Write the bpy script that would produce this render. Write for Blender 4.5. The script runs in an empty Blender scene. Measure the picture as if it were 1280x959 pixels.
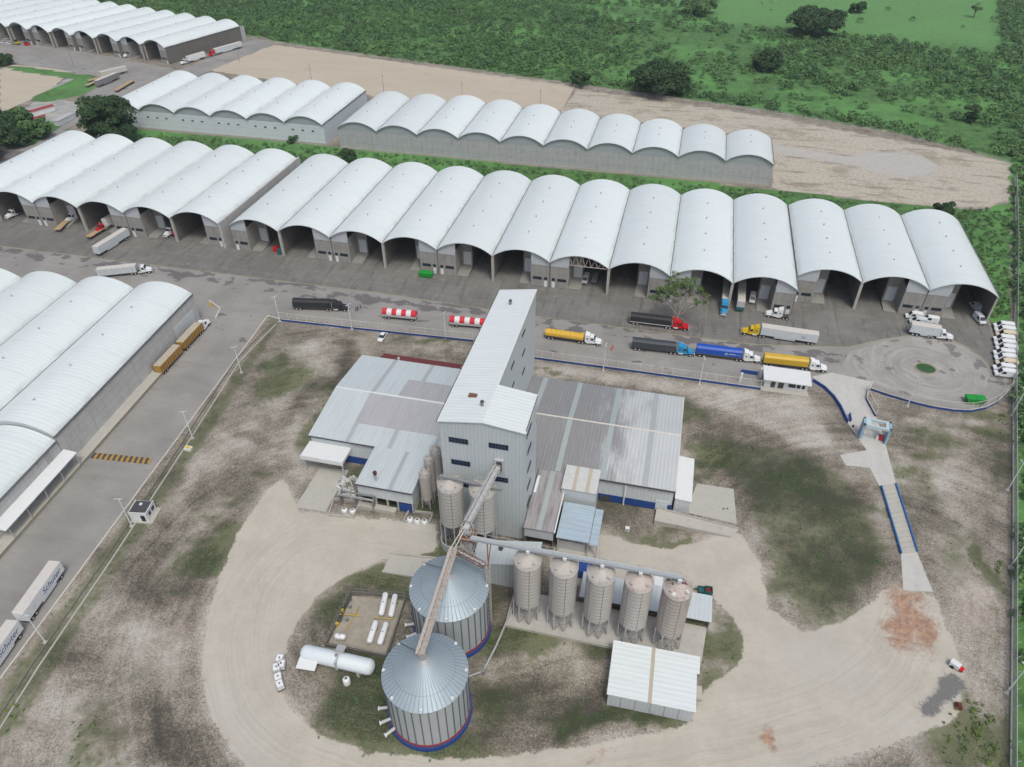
import bpy, bmesh, math, random
import numpy as np
from mathutils import Vector, Matrix
R = math.radians
random.seed(7); RNG = np.random.default_rng(11)
scene = bpy.context.scene
COL = scene.collection

# ------------------------------------------------------------------ camera
HC = 132.0; FOC = 915.0; PITCH = R(38.6); ROLL = R(-0.25); YAW = R(13.55)
_cp, _sp = math.cos(PITCH), math.sin(PITCH)
_fw = Vector((0, _cp, -_sp)); _rt = Vector((1, 0, 0)); _up = Vector((0, _sp, _cp))
_c, _s = math.cos(ROLL), math.sin(ROLL)
_r2 = _c*_rt + _s*_up; _u2 = -_s*_rt + _c*_up
_Rz = Matrix.Rotation(YAW, 3, 'Z')
FW, RT, UP = _Rz @ _fw, _Rz @ _r2, _Rz @ _u2
cam_d = bpy.data.cameras.new('camera'); cam = bpy.data.objects.new('camera', cam_d); COL.objects.link(cam)
m = Matrix((RT, UP, -FW)).transposed().to_4x4(); m.translation = Vector((0, 0, HC)); cam.matrix_world = m
cam_d.sensor_width = 36; cam_d.lens = FOC/1280*36; cam_d.clip_start = 1; cam_d.clip_end = 20000
scene.camera = cam

def G(px, py, z=0.0):
    """ground position (survey from the photo) of a pixel of the 1280x959 photo"""
    d = FW + (px-640)/FOC*RT - (py-479.5)/FOC*UP
    t = (z-HC)/d.z
    return (d.x*t, d.y*t)
def PIX(x, y, z=0.0):
    """numpy: pixel of a world point"""
    dx, dy, dz = x, y, z-HC
    w = dx*FW.x+dy*FW.y+dz*FW.z; w = np.where(w < 1, 1, w)
    return 640+FOC*(dx*RT.x+dy*RT.y+dz*RT.z)/w, 479.5-FOC*(dx*UP.x+dy*UP.y+dz*UP.z)/w

# ------------------------------------------------------------------ light
SUN_EL, SUN_AZ = R(62), R(148)
w = bpy.data.worlds.new('World'); scene.world = w; w.use_nodes = True
nt = w.node_tree; bg = nt.nodes['Background']
sky = nt.nodes.new('ShaderNodeTexSky'); sky.sky_type = 'NISHITA'; sky.sun_disc = False
sky.sun_elevation = SUN_EL; sky.sun_rotation = SUN_AZ; sky.air_density = 1.0; sky.dust_density = 6.0; sky.ozone_density = 1.0
nt.links.new(sky.outputs[0], bg.inputs[0]); bg.inputs[1].default_value = 0.118
sd = bpy.data.lights.new('sun', 'SUN'); sd.energy = 1.15; sd.angle = R(14); sd.color = (.97, 1, .93)
so = bpy.data.objects.new('sun', sd); COL.objects.link(so)
sdir = Vector((math.sin(SUN_AZ)*math.cos(SUN_EL), math.cos(SUN_AZ)*math.cos(SUN_EL), math.sin(SUN_EL)))
so.rotation_euler = sdir.to_track_quat('Z', 'Y').to_euler()
vs = scene.view_settings; vs.view_transform = 'Standard'; vs.look = 'None'; vs.exposure = 0.16; vs.gamma = 1
HAZE = .00012

# ------------------------------------------------------------------ materials
MATS = {}
class NB:
    """tiny node builder"""
    def __init__(s, name):
        s.m = bpy.data.materials.new(name); s.m.use_nodes = True; s.t = s.m.node_tree
        s.b = s.t.nodes['Principled BSDF']; s.L = s.t.links
    def n(s, typ, **k):
        x = s.t.nodes.new(typ)
        for a, v in k.items(): setattr(x, a, v)
        return x
    def co(s, kind='Object'):
        if not hasattr(s, '_tc'): s._tc = s.n('ShaderNodeTexCoord')
        return s._tc.outputs[kind]
    def world(s):
        if not hasattr(s, '_g'): s._g = s.n('ShaderNodeNewGeometry')
        return s._g.outputs['Position']
    def noise(s, scale, detail=6, rough=.6, vec=None, stretch=None):
        v = vec if vec is not None else s.world()
        if stretch:
            mp = s.n('ShaderNodeMapping'); mp.inputs['Scale'].default_value = stretch
            s.L.new(v, mp.inputs[0]); v = mp.outputs[0]
        x = s.n('ShaderNodeTexNoise'); x.inputs['Scale'].default_value = scale
        x.inputs['Detail'].default_value = detail; x.inputs['Roughness'].default_value = rough
        s.L.new(v, x.inputs['Vector']); return x.outputs['Fac']
    def setv(s, inp, v):
        if isinstance(v, (int, float)): inp.default_value = v
        elif isinstance(v, (tuple, list)): inp.default_value = tuple(v)+(1,)*(4-len(v)) if len(inp.default_value) == 4 else v
        else: s.L.new(v, inp)
    def math(s, op, a, b=0.0, c=None, clamp=False):
        x = s.n('ShaderNodeMath', operation=op, use_clamp=clamp)
        s.setv(x.inputs[0], a); s.setv(x.inputs[1], b)
        if c is not None: s.setv(x.inputs[2], c)
        return x.outputs[0]
    def ramp(s, f, lo, hi):
        x = s.n('ShaderNodeMapRange', interpolation_type='SMOOTHSTEP')
        s.setv(x.inputs[0], f); x.inputs[1].default_value = lo; x.inputs[2].default_value = hi
        return x.outputs[0]
    def mix(s, f, a, b, mode='MIX'):
        x = s.n('ShaderNodeMix', data_type='RGBA', blend_type=mode)
        s.setv(x.inputs[0], f); s.setv(x.inputs[6], a); s.setv(x.inputs[7], b)
        return x.outputs[2]
    def sep(s, v):
        x = s.n('ShaderNodeSeparateXYZ'); s.L.new(v, x.inputs[0]); return x.outputs
    def attr(s, name):
        x = s.n('ShaderNodeAttribute'); x.attribute_name = name; return x
    def out(s, col, rough=.8, metal=0, bump=None, bd=.05, bs=.5):
        s.setv(s.b.inputs['Base Color'], col); s.setv(s.b.inputs['Roughness'], rough); s.b.inputs['Metallic'].default_value = metal
        if bump is not None:
            x = s.n('ShaderNodeBump'); x.inputs['Distance'].default_value = bd; x.inputs['Strength'].default_value = bs
            s.L.new(bump, x.inputs['Height']); s.L.new(x.outputs[0], s.b.inputs['Normal'])
        return s.m
def lerpc(c, k): return tuple(min(1, v*k) for v in c)

def simple(name, col, rough=.6, metal=0, var=.12, scale=1.2, dirt=0.0, dirtcol=(.16, .13, .10)):
    if name in MATS: return MATS[name]
    b = NB(name); f = b.noise(scale, 5, .6)
    c = b.mix(f, lerpc(col, 1-var), lerpc(col, 1+var))
    if dirt > 0:
        d = b.noise(scale*.6, 8, .75)
        c = b.mix(b.math('MULTIPLY', b.ramp(d, .5, .75), dirt), c, dirtcol)
    MATS[name] = b.out(c, rough, metal); return MATS[name]

def ribbed(name, col, axis=1, period=.8, depth=.12, rough=.4, var=.08, metal=0, seam=0, dirt=0, dirtcol=(.2, .18, .17), streak=None, valley=0):
    """painted profiled sheet: ribs run across `axis` of the part"""
    b = NB(name); co = b.co('Object'); xyz = b.sep(co)
    ph = b.math('MULTIPLY', xyz[axis], 2*math.pi/period)
    wv = b.math('MULTIPLY_ADD', b.math('SINE', ph), .5, .5)
    c = b.mix(b.noise(.12, 4, .6), lerpc(col, 1-var), lerpc(col, 1+var*.6))
    c = b.mix(b.math('MULTIPLY', b.ramp(wv, .72, 1), depth), c, lerpc(col, .45))
    if seam:
        fr = b.math('FRACT', b.math('DIVIDE', xyz[axis], seam))
        ln = b.math('SUBTRACT', 1.0, b.ramp(b.math('ABSOLUTE', b.math('SUBTRACT', fr, .5)), 0, .022))
        c = b.mix(b.math('MULTIPLY', ln, .22), c, lerpc(col, .5))
    if valley:
        oi = b.n('ShaderNodeObjectInfo'); k_ = b.math('MULTIPLY_ADD', oi.outputs['Random'], .22, .0)
        c = b.mix(k_, c, (.40, .44, .45))
        ed = b.ramp(b.math('ABSOLUTE', b.math('SUBTRACT', xyz[0], 10.0)), 8.3, 10.1); sn = b.noise(.35, 7, .7, vec=co, stretch=(2.5, .5, 1))
        c = b.mix(b.math('MULTIPLY', b.math('MULTIPLY', ed, b.ramp(sn, .3, .7)), .55), c, (.27, .28, .27))
        sp = b.noise(.7, 8, .75, vec=co, stretch=(.35, 1.6, 1)); c = b.mix(b.math('MULTIPLY', b.ramp(sp, .60, .74), .28), c, (.42, .43, .42))
    if dirt:
        st = (3, .25, 1) if axis == 0 else (.25, 3, 1)
        if streak: st = streak
        d = b.noise(.5, 8, .7, vec=co, stretch=st)
        c = b.mix(b.math('MULTIPLY', b.ramp(d, .42, .68), dirt), c, dirtcol)
    MATS[name] = b.out(c, rough, metal, bump=wv, bd=.04, bs=.5); return MATS[name]

def concrete(name, col, block=None, var=.25, stain=.35, rough=.9, stretch=None):
    b = NB(name); p = b.world()
    f = b.noise(.35, 8, .65, stretch=stretch); g = b.noise(3.0, 4, .6)
    c = b.mix(f, lerpc(col, 1-var), lerpc(col, 1+var)); c = b.mix(b.math('MULTIPLY', g, .25), c, lerpc(col, 1.25))
    d = b.noise(.9, 6, .7, stretch=(1, 1, .25))
    c = b.mix(b.math('MULTIPLY', b.ramp(d, .52, .72), stain), c, lerpc(col, .45))
    if block:
        xyz = b.sep(p); l = None
        for k, (ax, per) in enumerate(block):
            fr = b.math('FRACT', b.math('DIVIDE', xyz[ax], per))
            q = b.math('LESS_THAN', fr, .13/per)
            l = q if l is None else b.math('MAXIMUM', l, q)
        c = b.mix(b.math('MULTIPLY', l, .4), c, lerpc(col, .4))
    MATS[name] = b.out(c, rough, bump=g, bd=.02); return MATS[name]

M_roof = ribbed('white_roof_sheet', (.69, .765, .78), 1, .9, .03, .38, .05, seam=12.5, dirt=.06, valley=1)
M_roof_l = ribbed('white_ribbed_roof_sheet', (.69, .765, .78), 1, 1.25, .12, .38, .05, seam=12.5, dirt=.06, valley=1)
M_gable = ribbed('grey_gable_sheet', (.36, .40, .43), 0, .8, .1, .5, .05)
M_gable_l = ribbed('pale_gable_sheet', (.46, .50, .53), 0, .8, .12, .5, .05)
M_tower = ribbed('pale_blue_grey_cladding', (.50, .56, .59), 0, .8, .22, .42, .06, dirt=.12)
M_towers = ribbed('pale_blue_grey_side_cladding', (.53, .585, .61), 1, 1.1, .12, .42, .06, dirt=.08)
M_troof = ribbed('white_standing_seam_roof', (.66, .72, .735), 1, 1.0, .16, .32, .05, dirt=.10)
M_wroof = ribbed('galvanised_roof_sheet', (.50, .565, .59), 0, .9, .14, .35, .08, dirt=.30, dirtcol=(.36, .37, .38))
def eroof():
    b = NB('weathered_streaked_roof_sheet'); co = b.co('Object'); xyz = b.sep(co)
    wv = b.math('MULTIPLY_ADD', b.math('SINE', b.math('MULTIPLY', xyz[0], 2*math.pi/.9)), .5, .5)
    c = b.mix(b.noise(.15, 4), (.44, .475, .49), (.54, .575, .59))
    fine = b.noise(1.0, 8, .75, vec=co, stretch=(4.5, .18, 1)); mid = b.noise(.25, 5, .6, vec=co, stretch=(1.2, .35, 1))
    wear = b.math('ADD', b.math('SUBTRACT', 1.0, b.ramp(b.math('ADD', xyz[0], b.math('MULTIPLY', b.math('SUBTRACT', mid, .5), 26)), 8, 29)), b.math('MULTIPLY', b.math('SUBTRACT', fine, .5), 1.5))
    c = b.mix(b.math('MULTIPLY', b.ramp(wear, .15, .95), .8), c, (.17, .168, .175))
    c = b.mix(b.math('MULTIPLY', b.ramp(fine, .52, .64), .3), c, (.5, .5, .5))
    c = b.mix(b.math('MULTIPLY', wv, .15), c, (.08, .08, .09))
    return b.out(c, .5, bump=wv, bd=.04)
M_eroof = eroof()
M_oldroof = ribbed('old_dark_roof_sheet', (.33, .32, .33), 0, .6, .3, .6, .12, dirt=.8, dirtcol=(.15, .14, .14))
M_greyroof = ribbed('old_grey_roof_sheet', (.39, .40, .42), 0, .7, .15, .5, .1, dirt=.3, dirtcol=(.22, .22, .24))
M_blueroof = ribbed('pale_blue_roof_sheet', (.38, .48, .56), 1, .8, .14, .4, .08, dirt=.35, dirtcol=(.2, .22, .25))
M_skylight = simple('aqua_skylight_sheet', (.33, .38, .39), .35, var=.15)
M_greystrip = simple('grey_skylight_sheet', (.36, .39, .41), .4, var=.12)
M_redroof = simple('dark_red_roof_sheet', (.14, .030, .030), .55, var=.25)
M_tan = simple('tan_roof_strip', (.42, .38, .31), .6, var=.15)
M_conc = concrete('weathered_concrete_panels', (.47, .475, .47), block=[(2, 2.4), (0, 5.0), (1, 5.0)])
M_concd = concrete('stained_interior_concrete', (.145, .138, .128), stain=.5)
M_concl = concrete('pale_concrete', (.40, .39, .36), stain=.3)
M_office = concrete('stained_office_concrete', (.28, .275, .26), block=[(2, 2.6), (0, 2.1)], stain=.6, var=.3)
M_rampc = concrete('oil_stained_ramp_concrete', (.24, .235, .22), stain=.5)
M_wallwhite = concrete('limewashed_wall', (.56, .62, .67), block=[(2, 2.6)], stain=.15, var=.1)
M_wallgrey = concrete('grey_precast_wall', (.40, .415, .43), block=[(0, 2.5), (2, 3.3), (1, 2.5)], stain=.45, var=.25)
M_white = simple('white_paint', (.66, .69, .70), .4, var=.05, dirt=.12)
M_whiteb = simple('white_vehicle_paint', (.72, .75, .77), .25, var=.03, dirt=.08)
M_whitetop = simple('dusty_white_trailer_roof', (.55, .53, .50), .6, var=.1, dirt=.35, dirtcol=(.36, .33, .30))
M_palebox = simple('pale_grey_trailer_side', (.55, .60, .63), .4, var=.06, dirt=.15)
M_dgrey = simple('dark_grey_metal', (.06, .06, .065), .6)
M_gut = simple('dark_gutter_metal', (.13, .14, .15), .6)
M_mgrey = simple('mid_grey_metal', (.22, .23, .24), .5, dirt=.3)
M_lgrey = simple('light_grey_metal', (.45, .46, .47), .45, dirt=.2)
M_wframe = simple('dark_blue_window_frame', (.03, .045, .075), .4)
M_black = simple('black_tarpaulin', (.022, .024, .028), .65, var=.3)
M_slate = simple('charcoal_tarpaulin', (.045, .055, .065), .6, var=.25)
M_tyre = simple('tyre_rubber', (.018, .018, .018), .9)
M_rim = simple('steel_rim', (.45, .45, .45), .35)
M_glass = simple('dark_glass', (.02, .03, .045), .1)
M_bglass = simple('blue_tinted_window_glass', (.012, .028, .06), .15)
M_red = simple('red_paint', (.50, .012, .02), .3)
M_redw = simple('red_striped_cover', (.55, .02, .035), .6)
M_blue = simple('blue_tarpaulin', (.01, .075, .42), .45, var=.12)
M_cyan = simple('sky_blue_cab_paint', (.03, .26, .50), .3)
M_yel = simple('yellow_tarpaulin', (.60, .38, .04), .6, var=.15)
M_yelp = simple('yellow_cab_paint', (.62, .43, .02), .3)
M_yelo = simple('ochre_trailer_side', (.36, .22, .05), .6, var=.2, dirt=.4)
M_maroon = simple('maroon_chassis_paint', (.12, .02, .02), .6)
M_green = simple('green_skip_paint', (.01, .26, .035), .5)
M_teal = simple('teal_paint', (.02, .11, .12), .6)
M_navy = simple('deep_blue_wall_paint', (.012, .055, .24), .6, dirt=.15)
M_wbblue = simple('blue_guard_rail_paint', (.012, .12, .34), .5)
M_portal = simple('pale_blue_portal_paint', (.26, .40, .50), .45, dirt=.25)
M_silo = None
M_stiff = simple('slate_blue_stiffener', (.10, .125, .15), .5)
M_rust = simple('rusty_steel', (.16, .078, .05), .8, var=.35, scale=2, dirt=.5, dirtcol=(.42, .38, .35))
M_pink = simple('faded_pinkish_steel', (.46, .43, .40), .7, var=.15, scale=2, dirt=.45, dirtcol=(.22, .12, .08))
M_pinkd = simple('rust_blotched_deck', (.40, .34, .30), .8, var=.2, scale=1.3, dirt=.9, dirtcol=(.17, .07, .045))
M_pipe = simple('galvanised_pipe', (.42, .44, .45), .4, metal=.3)
M_yellowp = simple('yellow_gas_pipe', (.5, .36, .04), .5)
M_wood = simple('bare_timber', (.40, .29, .17), .8, var=.2)
M_skin = simple('skin', (.30, .18, .12), .6)
M_cloth = simple('dark_work_clothes', (.02, .025, .04), .8)
M_ydirt = simple('yellow_line_paint', (.29, .255, .16), .8, var=.3, dirt=.6, dirtcol=(.28, .26, .23))
M_dullw = simple('weathered_white_sheet', (.50, .52, .52), .6, var=.15, scale=1.5, dirt=.5, dirtcol=(.33, .32, .29))
M_creamw = simple('cream_paint', (.62, .60, .54), .6, dirt=.2)

def silo_mat(name, base, rust):
    b = NB(name); co = b.co('Object'); xyz = b.sep(co)
    c = b.mix(b.noise(.8, 6, .65), lerpc(base, .86), lerpc(base, 1.12))
    fr = b.math('FRACT', b.math('DIVIDE', xyz[2], 1.02))
    ring = b.math('LESS_THAN', fr, .10)
    ang = b.math('MULTIPLY_ADD', b.math('ARCTAN2', xyz[1], xyz[0]), 6/(2*math.pi), 10.2)
    vs_ = b.math('LESS_THAN', b.math('FRACT', ang), .045)
    c = b.mix(b.math('MULTIPLY', b.math('MAXIMUM', ring, vs_), .85), c, (.10, .09, .09))
    d = b.noise(.8, 8, .75, vec=co, stretch=(2.4, 2.4, .3))
    c = b.mix(b.math('MULTIPLY', b.ramp(d, .5, .8), rust), c, (.20, .10, .07))
    return b.out(c, .75)
M_silo = silo_mat('dusty_pinkish_silo_shell', (.455, .447, .425), .25)
M_silo_r = silo_mat('rust_streaked_silo_shell', (.40, .37, .345), .85)
M_silotop = simple('dusty_silo_cone', (.43, .41, .385), .8, var=.2, scale=1.5, dirt=.5, dirtcol=(.30, .22, .18))
M_silotop_r = simple('rusted_silo_cone', (.44, .39, .36), .8, var=.3, scale=1.2, dirt=.9, dirtcol=(.12, .04, .03))
M_silotop_o = simple('orange_rust_silo_cone', (.46, .42, .385), .8, var=.2, scale=1.4, dirt=.9, dirtcol=(.38, .13, .05))
def bin_mats():
    b = NB('corrugated_bin_wall'); co = b.co('Object'); xyz = b.sep(co)
    wv = b.math('MULTIPLY_ADD', b.math('SINE', b.math('MULTIPLY', xyz[2], 2*math.pi/.5)), .5, .5)
    c = b.mix(b.noise(.7, 5), (.36, .40, .42), (.46, .50, .52)); c = b.mix(b.math('MULTIPLY', wv, .2), c, (.2, .22, .24))
    w1 = b.out(c, .5, .1, bump=wv, bd=.04)
    b = NB('bin_roof_sheet'); co = b.co('Object'); xyz = b.sep(co)
    a = b.math('MULTIPLY', b.math('ARCTAN2', xyz[1], xyz[0]), 56/(2*math.pi))
    s_ = b.math('ABSOLUTE', b.math('SUBTRACT', b.math('FRACT', a), .5))
    rib = b.math('SUBTRACT', 1.0, b.ramp(s_, .03, .13))
    r2 = b.math('SQRT', b.math('ADD', b.math('MULTIPLY', xyz[0], xyz[0]), b.math('MULTIPLY', xyz[1], xyz[1])))
    ring = b.math('SUBTRACT', 1.0, b.ramp(b.math('ABSOLUTE', b.math('SUBTRACT', r2, 5.4)), .03, .12))
    c = b.mix(b.noise(.5, 6), (.25, .32, .37), (.34, .41, .46)); c = b.mix(b.math('MULTIPLY', rib, .6), c, (.12, .15, .18))
    c = b.mix(b.math('MULTIPLY', ring, .35), c, (.15, .17, .19))
    c = b.mix(b.math('MULTIPLY', b.ramp(b.math('ADD', r2, b.noise(1.2, 5)), 2.6, .9), .5), c, (.34, .30, .27))
    return w1, b.out(c, .45, .12, bump=rib, bd=.05)
M_binwall, M_binroof = bin_mats()
def mesh_mat():
    b = NB('chain_link_mesh'); t = b.t
    tr = b.n('ShaderNodeBsdfTransparent'); mx = b.n('ShaderNodeMixShader'); mx.inputs[0].default_value = .62
    b.out((.42, .43, .43), .6)
    b.L.new(tr.outputs[0], mx.inputs[1]); b.L.new(b.b.outputs[0], mx.inputs[2])
    b.L.new(mx.outputs[0], t.nodes['Material Output'].inputs[0]); return b.m
M_mesh = mesh_mat()
def mesh_mat2():
    b = NB('thin_wire_mesh'); t = b.t
    tr = b.n('ShaderNodeBsdfTransparent'); mx = b.n('ShaderNodeMixShader'); mx.inputs[0].default_value = .13
    b.out((.62, .60, .55), .6)
    b.L.new(tr.outputs[0], mx.inputs[1]); b.L.new(b.b.outputs[0], mx.inputs[2])
    b.L.new(mx.outputs[0], t.nodes['Material Output'].inputs[0]); return b.m
M_mesh2 = mesh_mat2()

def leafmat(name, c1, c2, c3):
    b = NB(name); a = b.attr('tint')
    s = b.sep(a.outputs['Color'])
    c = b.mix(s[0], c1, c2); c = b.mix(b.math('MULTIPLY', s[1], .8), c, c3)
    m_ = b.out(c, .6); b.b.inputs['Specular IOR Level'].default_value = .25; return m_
M_leaf = leafmat('foliage', (.040, .095, .040), (.092, .190, .066), (.15, .25, .075))
M_leafd = leafmat('dark_foliage', (.018, .048, .020), (.042, .092, .030), (.07, .13, .04))
M_leafy = leafmat('pale_foliage', (.07, .13, .03), (.13, .21, .05), (.24, .28, .07))
M_leafm = leafmat('mid_green_foliage', (.05, .10, .03), (.09, .16, .045), (.2, .25, .08))
M_bark = simple('bark', (.14, .12, .10), .9, var=.3)
M_barkp = simple('pale_bark', (.34, .32, .29), .9, var=.25)

# ------------------------------------------------------------------ mesh helpers
class MB:
    def __init__(s): s.v = []; s.f = []; s.mi = []; s.mats = []
    def mat(s, m):
        if m not in s.mats: s.mats.append(m)
        return s.mats.index(m)
    def add(s, vs_, fs, m=None):
        o = len(s.v); s.v += [tuple(p) for p in vs_]; k = s.mat(m) if m else 0
        for f in fs: s.f.append(tuple(i+o for i in f)); s.mi.append(k)
        return s
    def box(s, x0, x1, y0, y1, z0, z1, m=None, M=None):
        x0, x1 = sorted((x0, x1)); y0, y1 = sorted((y0, y1)); z0, z1 = sorted((z0, z1))
        v = [(x0, y0, z0), (x1, y0, z0), (x1, y1, z0), (x0, y1, z0), (x0, y0, z1), (x1, y0, z1), (x1, y1, z1), (x0, y1, z1)]
        if M is not None: v = [M @ Vector(p) for p in v]
        return s.add(v, [(0, 3, 2, 1), (4, 5, 6, 7), (0, 1, 5, 4), (1, 2, 6, 5), (2, 3, 7, 6), (3, 0, 4, 7)], m)
    def hexa(s, b4, t4, m=None):
        return s.add(list(b4)+list(t4), [(0, 3, 2, 1), (4, 5, 6, 7), (0, 1, 5, 4), (1, 2, 6, 5), (2, 3, 7, 6), (3, 0, 4, 7)], m)
    def prism(s, poly, z0, z1, m=None):
        n = len(poly)
        a = sum(poly[i][0]*poly[(i+1) % n][1]-poly[(i+1) % n][0]*poly[i][1] for i in range(n))
        if a < 0: poly = poly[::-1]
        v = [(p[0], p[1], z0) for p in poly]+[(p[0], p[1], z1) for p in poly]
        return s.add(v, [tuple(range(n))[::-1], tuple(range(n, 2*n))]+[(i, (i+1) % n, (i+1) % n+n, i+n) for i in range(n)], m)
    def xprism(s, prof, y0, y1, m=None):
        """profile in (x,z), extruded along y"""
        n = len(prof); v = [(p[0], y0, p[1]) for p in prof]+[(p[0], y1, p[1]) for p in prof]
        a = sum(prof[i][0]*prof[(i+1) % n][1]-prof[(i+1) % n][0]*prof[i][1] for i in range(n))
        fs = [tuple(range(n)), tuple(range(n, 2*n))[::-1]]+[(i, i+n, (i+1) % n+n, (i+1) % n) for i in range(n)]
        if a < 0: fs = [f[::-1] for f in fs]
        return s.add(v, fs, m)
    def cyl(s, p0, p1, r0, r1=None, n=12, m=None, cap=True):
        if r1 is None: r1 = r0
        p0, p1 = Vector(p0), Vector(p1); d = (p1-p0).normalized()
        a = Vector((0, 0, 1)) if abs(d.z) < .9 else Vector((1, 0, 0))
        u = d.cross(a).normalized(); w_ = d.cross(u)
        v = []
        for p, r in ((p0, r0), (p1, r1)):
            for i in range(n):
                t = 2*math.pi*i/n; v.append(p+u*math.cos(t)*r+w_*math.sin(t)*r)
        fs = [(i, i+n, (i+1) % n+n, (i+1) % n) for i in range(n)]
        if cap: fs += [tuple(range(n)), tuple(range(n, 2*n))[::-1]]
        return s.add(v, fs, m)
    def lathe(s, prof, n=32, m=None, c=(0, 0)):
        v = []; k = len(prof)
        for r, z in prof:
            for i in range(n):
                t = 2*math.pi*i/n; v.append((c[0]+r*math.cos(t), c[1]+r*math.sin(t), z))
        fs = []
        for j in range(k-1):
            for i in range(n): fs.append((j*n+i, j*n+(i+1) % n, (j+1)*n+(i+1) % n, (j+1)*n+i))
        return s.add(v, fs, m)
    def bar(s, p0, p1, w_=.1, h=None, m=None):
        if h is None: h = w_
        p0, p1 = Vector(p0), Vector(p1); d = (p1-p0); L = d.length; d.normalize()
        a = Vector((0, 0, 1)) if abs(d.z) < .95 else Vector((1, 0, 0))
        u = d.cross(a).normalized(); q = u.cross(d)
        M_ = Matrix((d, u, q)).transposed().to_4x4(); M_.translation = p0
        return s.box(0, L, -w_/2, w_/2, -h/2, h/2, m, M_)
    def truss(s, p0, p1, w_, h, n, t=.1, m=None):
        p0, p1 = Vector(p0), Vector(p1); d = (p1-p0); L = d.length; d.normalize()
        u = d.cross(Vector((0, 0, 1))).normalized(); q = u.cross(d)
        cs = [u*(w_/2)*a+q*(h/2)*b for a, b in ((-1, -1), (1, -1), (1, 1), (-1, 1))]
        for c in cs: s.bar(p0+c, p1+c, t, m=m)
        for i in range(n+1):
            P = p0+d*L*i/n
            for k in range(4): s.bar(P+cs[k], P+cs[(k+1) % 4], t*.7, m=m)
            if i < n:
                Q = p0+d*L*(i+1)/n
                for k in range(4): s.bar(P+cs[k], Q+cs[(k+1) % 4], t*.6, m=m)
        return s
    def build(s, name, mat=None, parent=None, smooth=False, bevel=0):
        me = bpy.data.meshes.new(name); me.from_pydata(s.v, [], s.f)
        ms = s.mats or [mat]
        for x in ms: me.materials.append(x)
        if len(ms) > 1: me.polygons.foreach_set('material_index', s.mi)
        if smooth: me.polygons.foreach_set('use_smooth', [True]*len(s.f))
        me.update()
        o = bpy.data.objects.new(name, me); COL.objects.link(o)
        if parent: o.parent = parent
        if bevel:
            md = o.modifiers.new('bevel', 'BEVEL'); md.width = bevel; md.segments = 2; md.limit_method = 'ANGLE'
        return o
def tag(o, label=None, cat=None, group=None, kind=None):
    if label: o['label'] = label
    if cat: o['category'] = cat
    if group: o['group'] = group
    if kind: o['kind'] = kind
    return o
def thing(name, loc, rz, label, cat, group=None):
    o = bpy.data.objects.new(name, None); o.empty_display_size = .5; COL.objects.link(o)
    o.location = (loc[0], loc[1], loc[2] if len(loc) > 2 else 0); o.rotation_euler = (0, 0, rz)
    return tag(o, label, cat, group)
def kids(o): return [c for c in COL.objects if c.parent == o]
def copy_tree(o, loc=None, rz=None, label=None, group=None, parent=None):
    c = o.copy(); COL.objects.link(c)
    if parent: c.parent = parent
    if loc is not None: c.location = (loc[0], loc[1], loc[2] if len(loc) > 2 else 0)
    if rz is not None: c.rotation_euler = (0, 0, rz)
    if label: c['label'] = label
    if group: c['group'] = group
    for ch in CH.get(o.name, None) or kids(o): copy_tree(ch, parent=c)
    return c
CH = {}
ORD = ['first', 'second', 'third', 'fourth', 'fifth', 'sixth', 'seventh', 'eighth', 'ninth', 'tenth', 'eleventh', 'twelfth']

# ------------------------------------------------------------------ ground
def inpoly(X, Y, poly):
    r = np.zeros(X.shape, bool); n = len(poly)
    for i in range(n):
        x1, y1 = poly[i]; x2, y2 = poly[(i+1) % n]
        if y1 == y2: continue
        c = ((Y >= min(y1, y2)) & (Y < max(y1, y2)) & (X < (x2-x1)*(Y-y1)/(y2-y1)+x1)); r ^= c
    return r
def grid(a, segs):
    out = [a]
    for b_, st in segs:
        n = max(1, int(round((b_-out[-1])/st))); out += list(np.linspace(out[-1], b_, n+1)[1:])
    return np.array(out)
gx = grid(-6000, [(-900, 500), (-420, 12), (-130, 2.5), (125, 1.0), (260, 3), (900, 25), (6000, 500)])
gy = grid(-1500, [(-100, 200), (30, 10), (190, 1.0), (500, 2.2), (900, 12), (2000, 100), (9000, 700)])
GX, GY = np.meshgrid(gx, gy)
PX_, PY_ = PIX(GX, GY)
FRONT = (GX*FW.x+GY*FW.y-HC*FW.z) > 20
def wn(X, Y, s, seed):
    q = np.random.default_rng(seed); v = np.zeros_like(X)
    for i in range(6):
        a, a2, ph, p2 = q.random(4)*6.28; f = s*1.75**i
        v = v+np.sin((X*math.cos(a)+Y*math.sin(a))*f+ph+1.6*np.sin((X*math.cos(a2)+Y*math.sin(a2))*f*.8+p2))/1.45**i
    return v/2.5
WX = GX+6.5*wn(GX, GY, .10, 21); WY = GY+6.5*wn(GX, GY, .10, 22)
def soft(poly_px, it=1, world=False):
    poly = poly_px if world else [G(*p) for p in poly_px]
    a = inpoly(GX, GY, poly).astype(float)
    for _ in range(it):
        b = a.copy(); b[1:-1, 1:-1] = (a[1:-1, 1:-1]*2+a[:-2, 1:-1]+a[2:, 1:-1]+a[1:-1, :-2]+a[1:-1, 2:])/6; a = b
    return a
def blob(px, py, rx, ry, s=1.0):
    """soft elliptical patch given by photo centre and half-sizes (metres)"""
    c = G(px, py); d = np.sqrt(((WX-c[0])/rx)**2+((WY-c[1])/ry)**2)
    return np.clip((1.45-d)*.9, 0, 1)*s
sand = np.zeros(GX.shape); grass = np.zeros(GX.shape); dark = np.zeros(GX.shape); red = np.zeros(GX.shape)
white = np.zeros(GX.shape); grav = np.zeros(GX.shape); field = np.zeros(GX.shape); peach = np.zeros(GX.shape)
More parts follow.
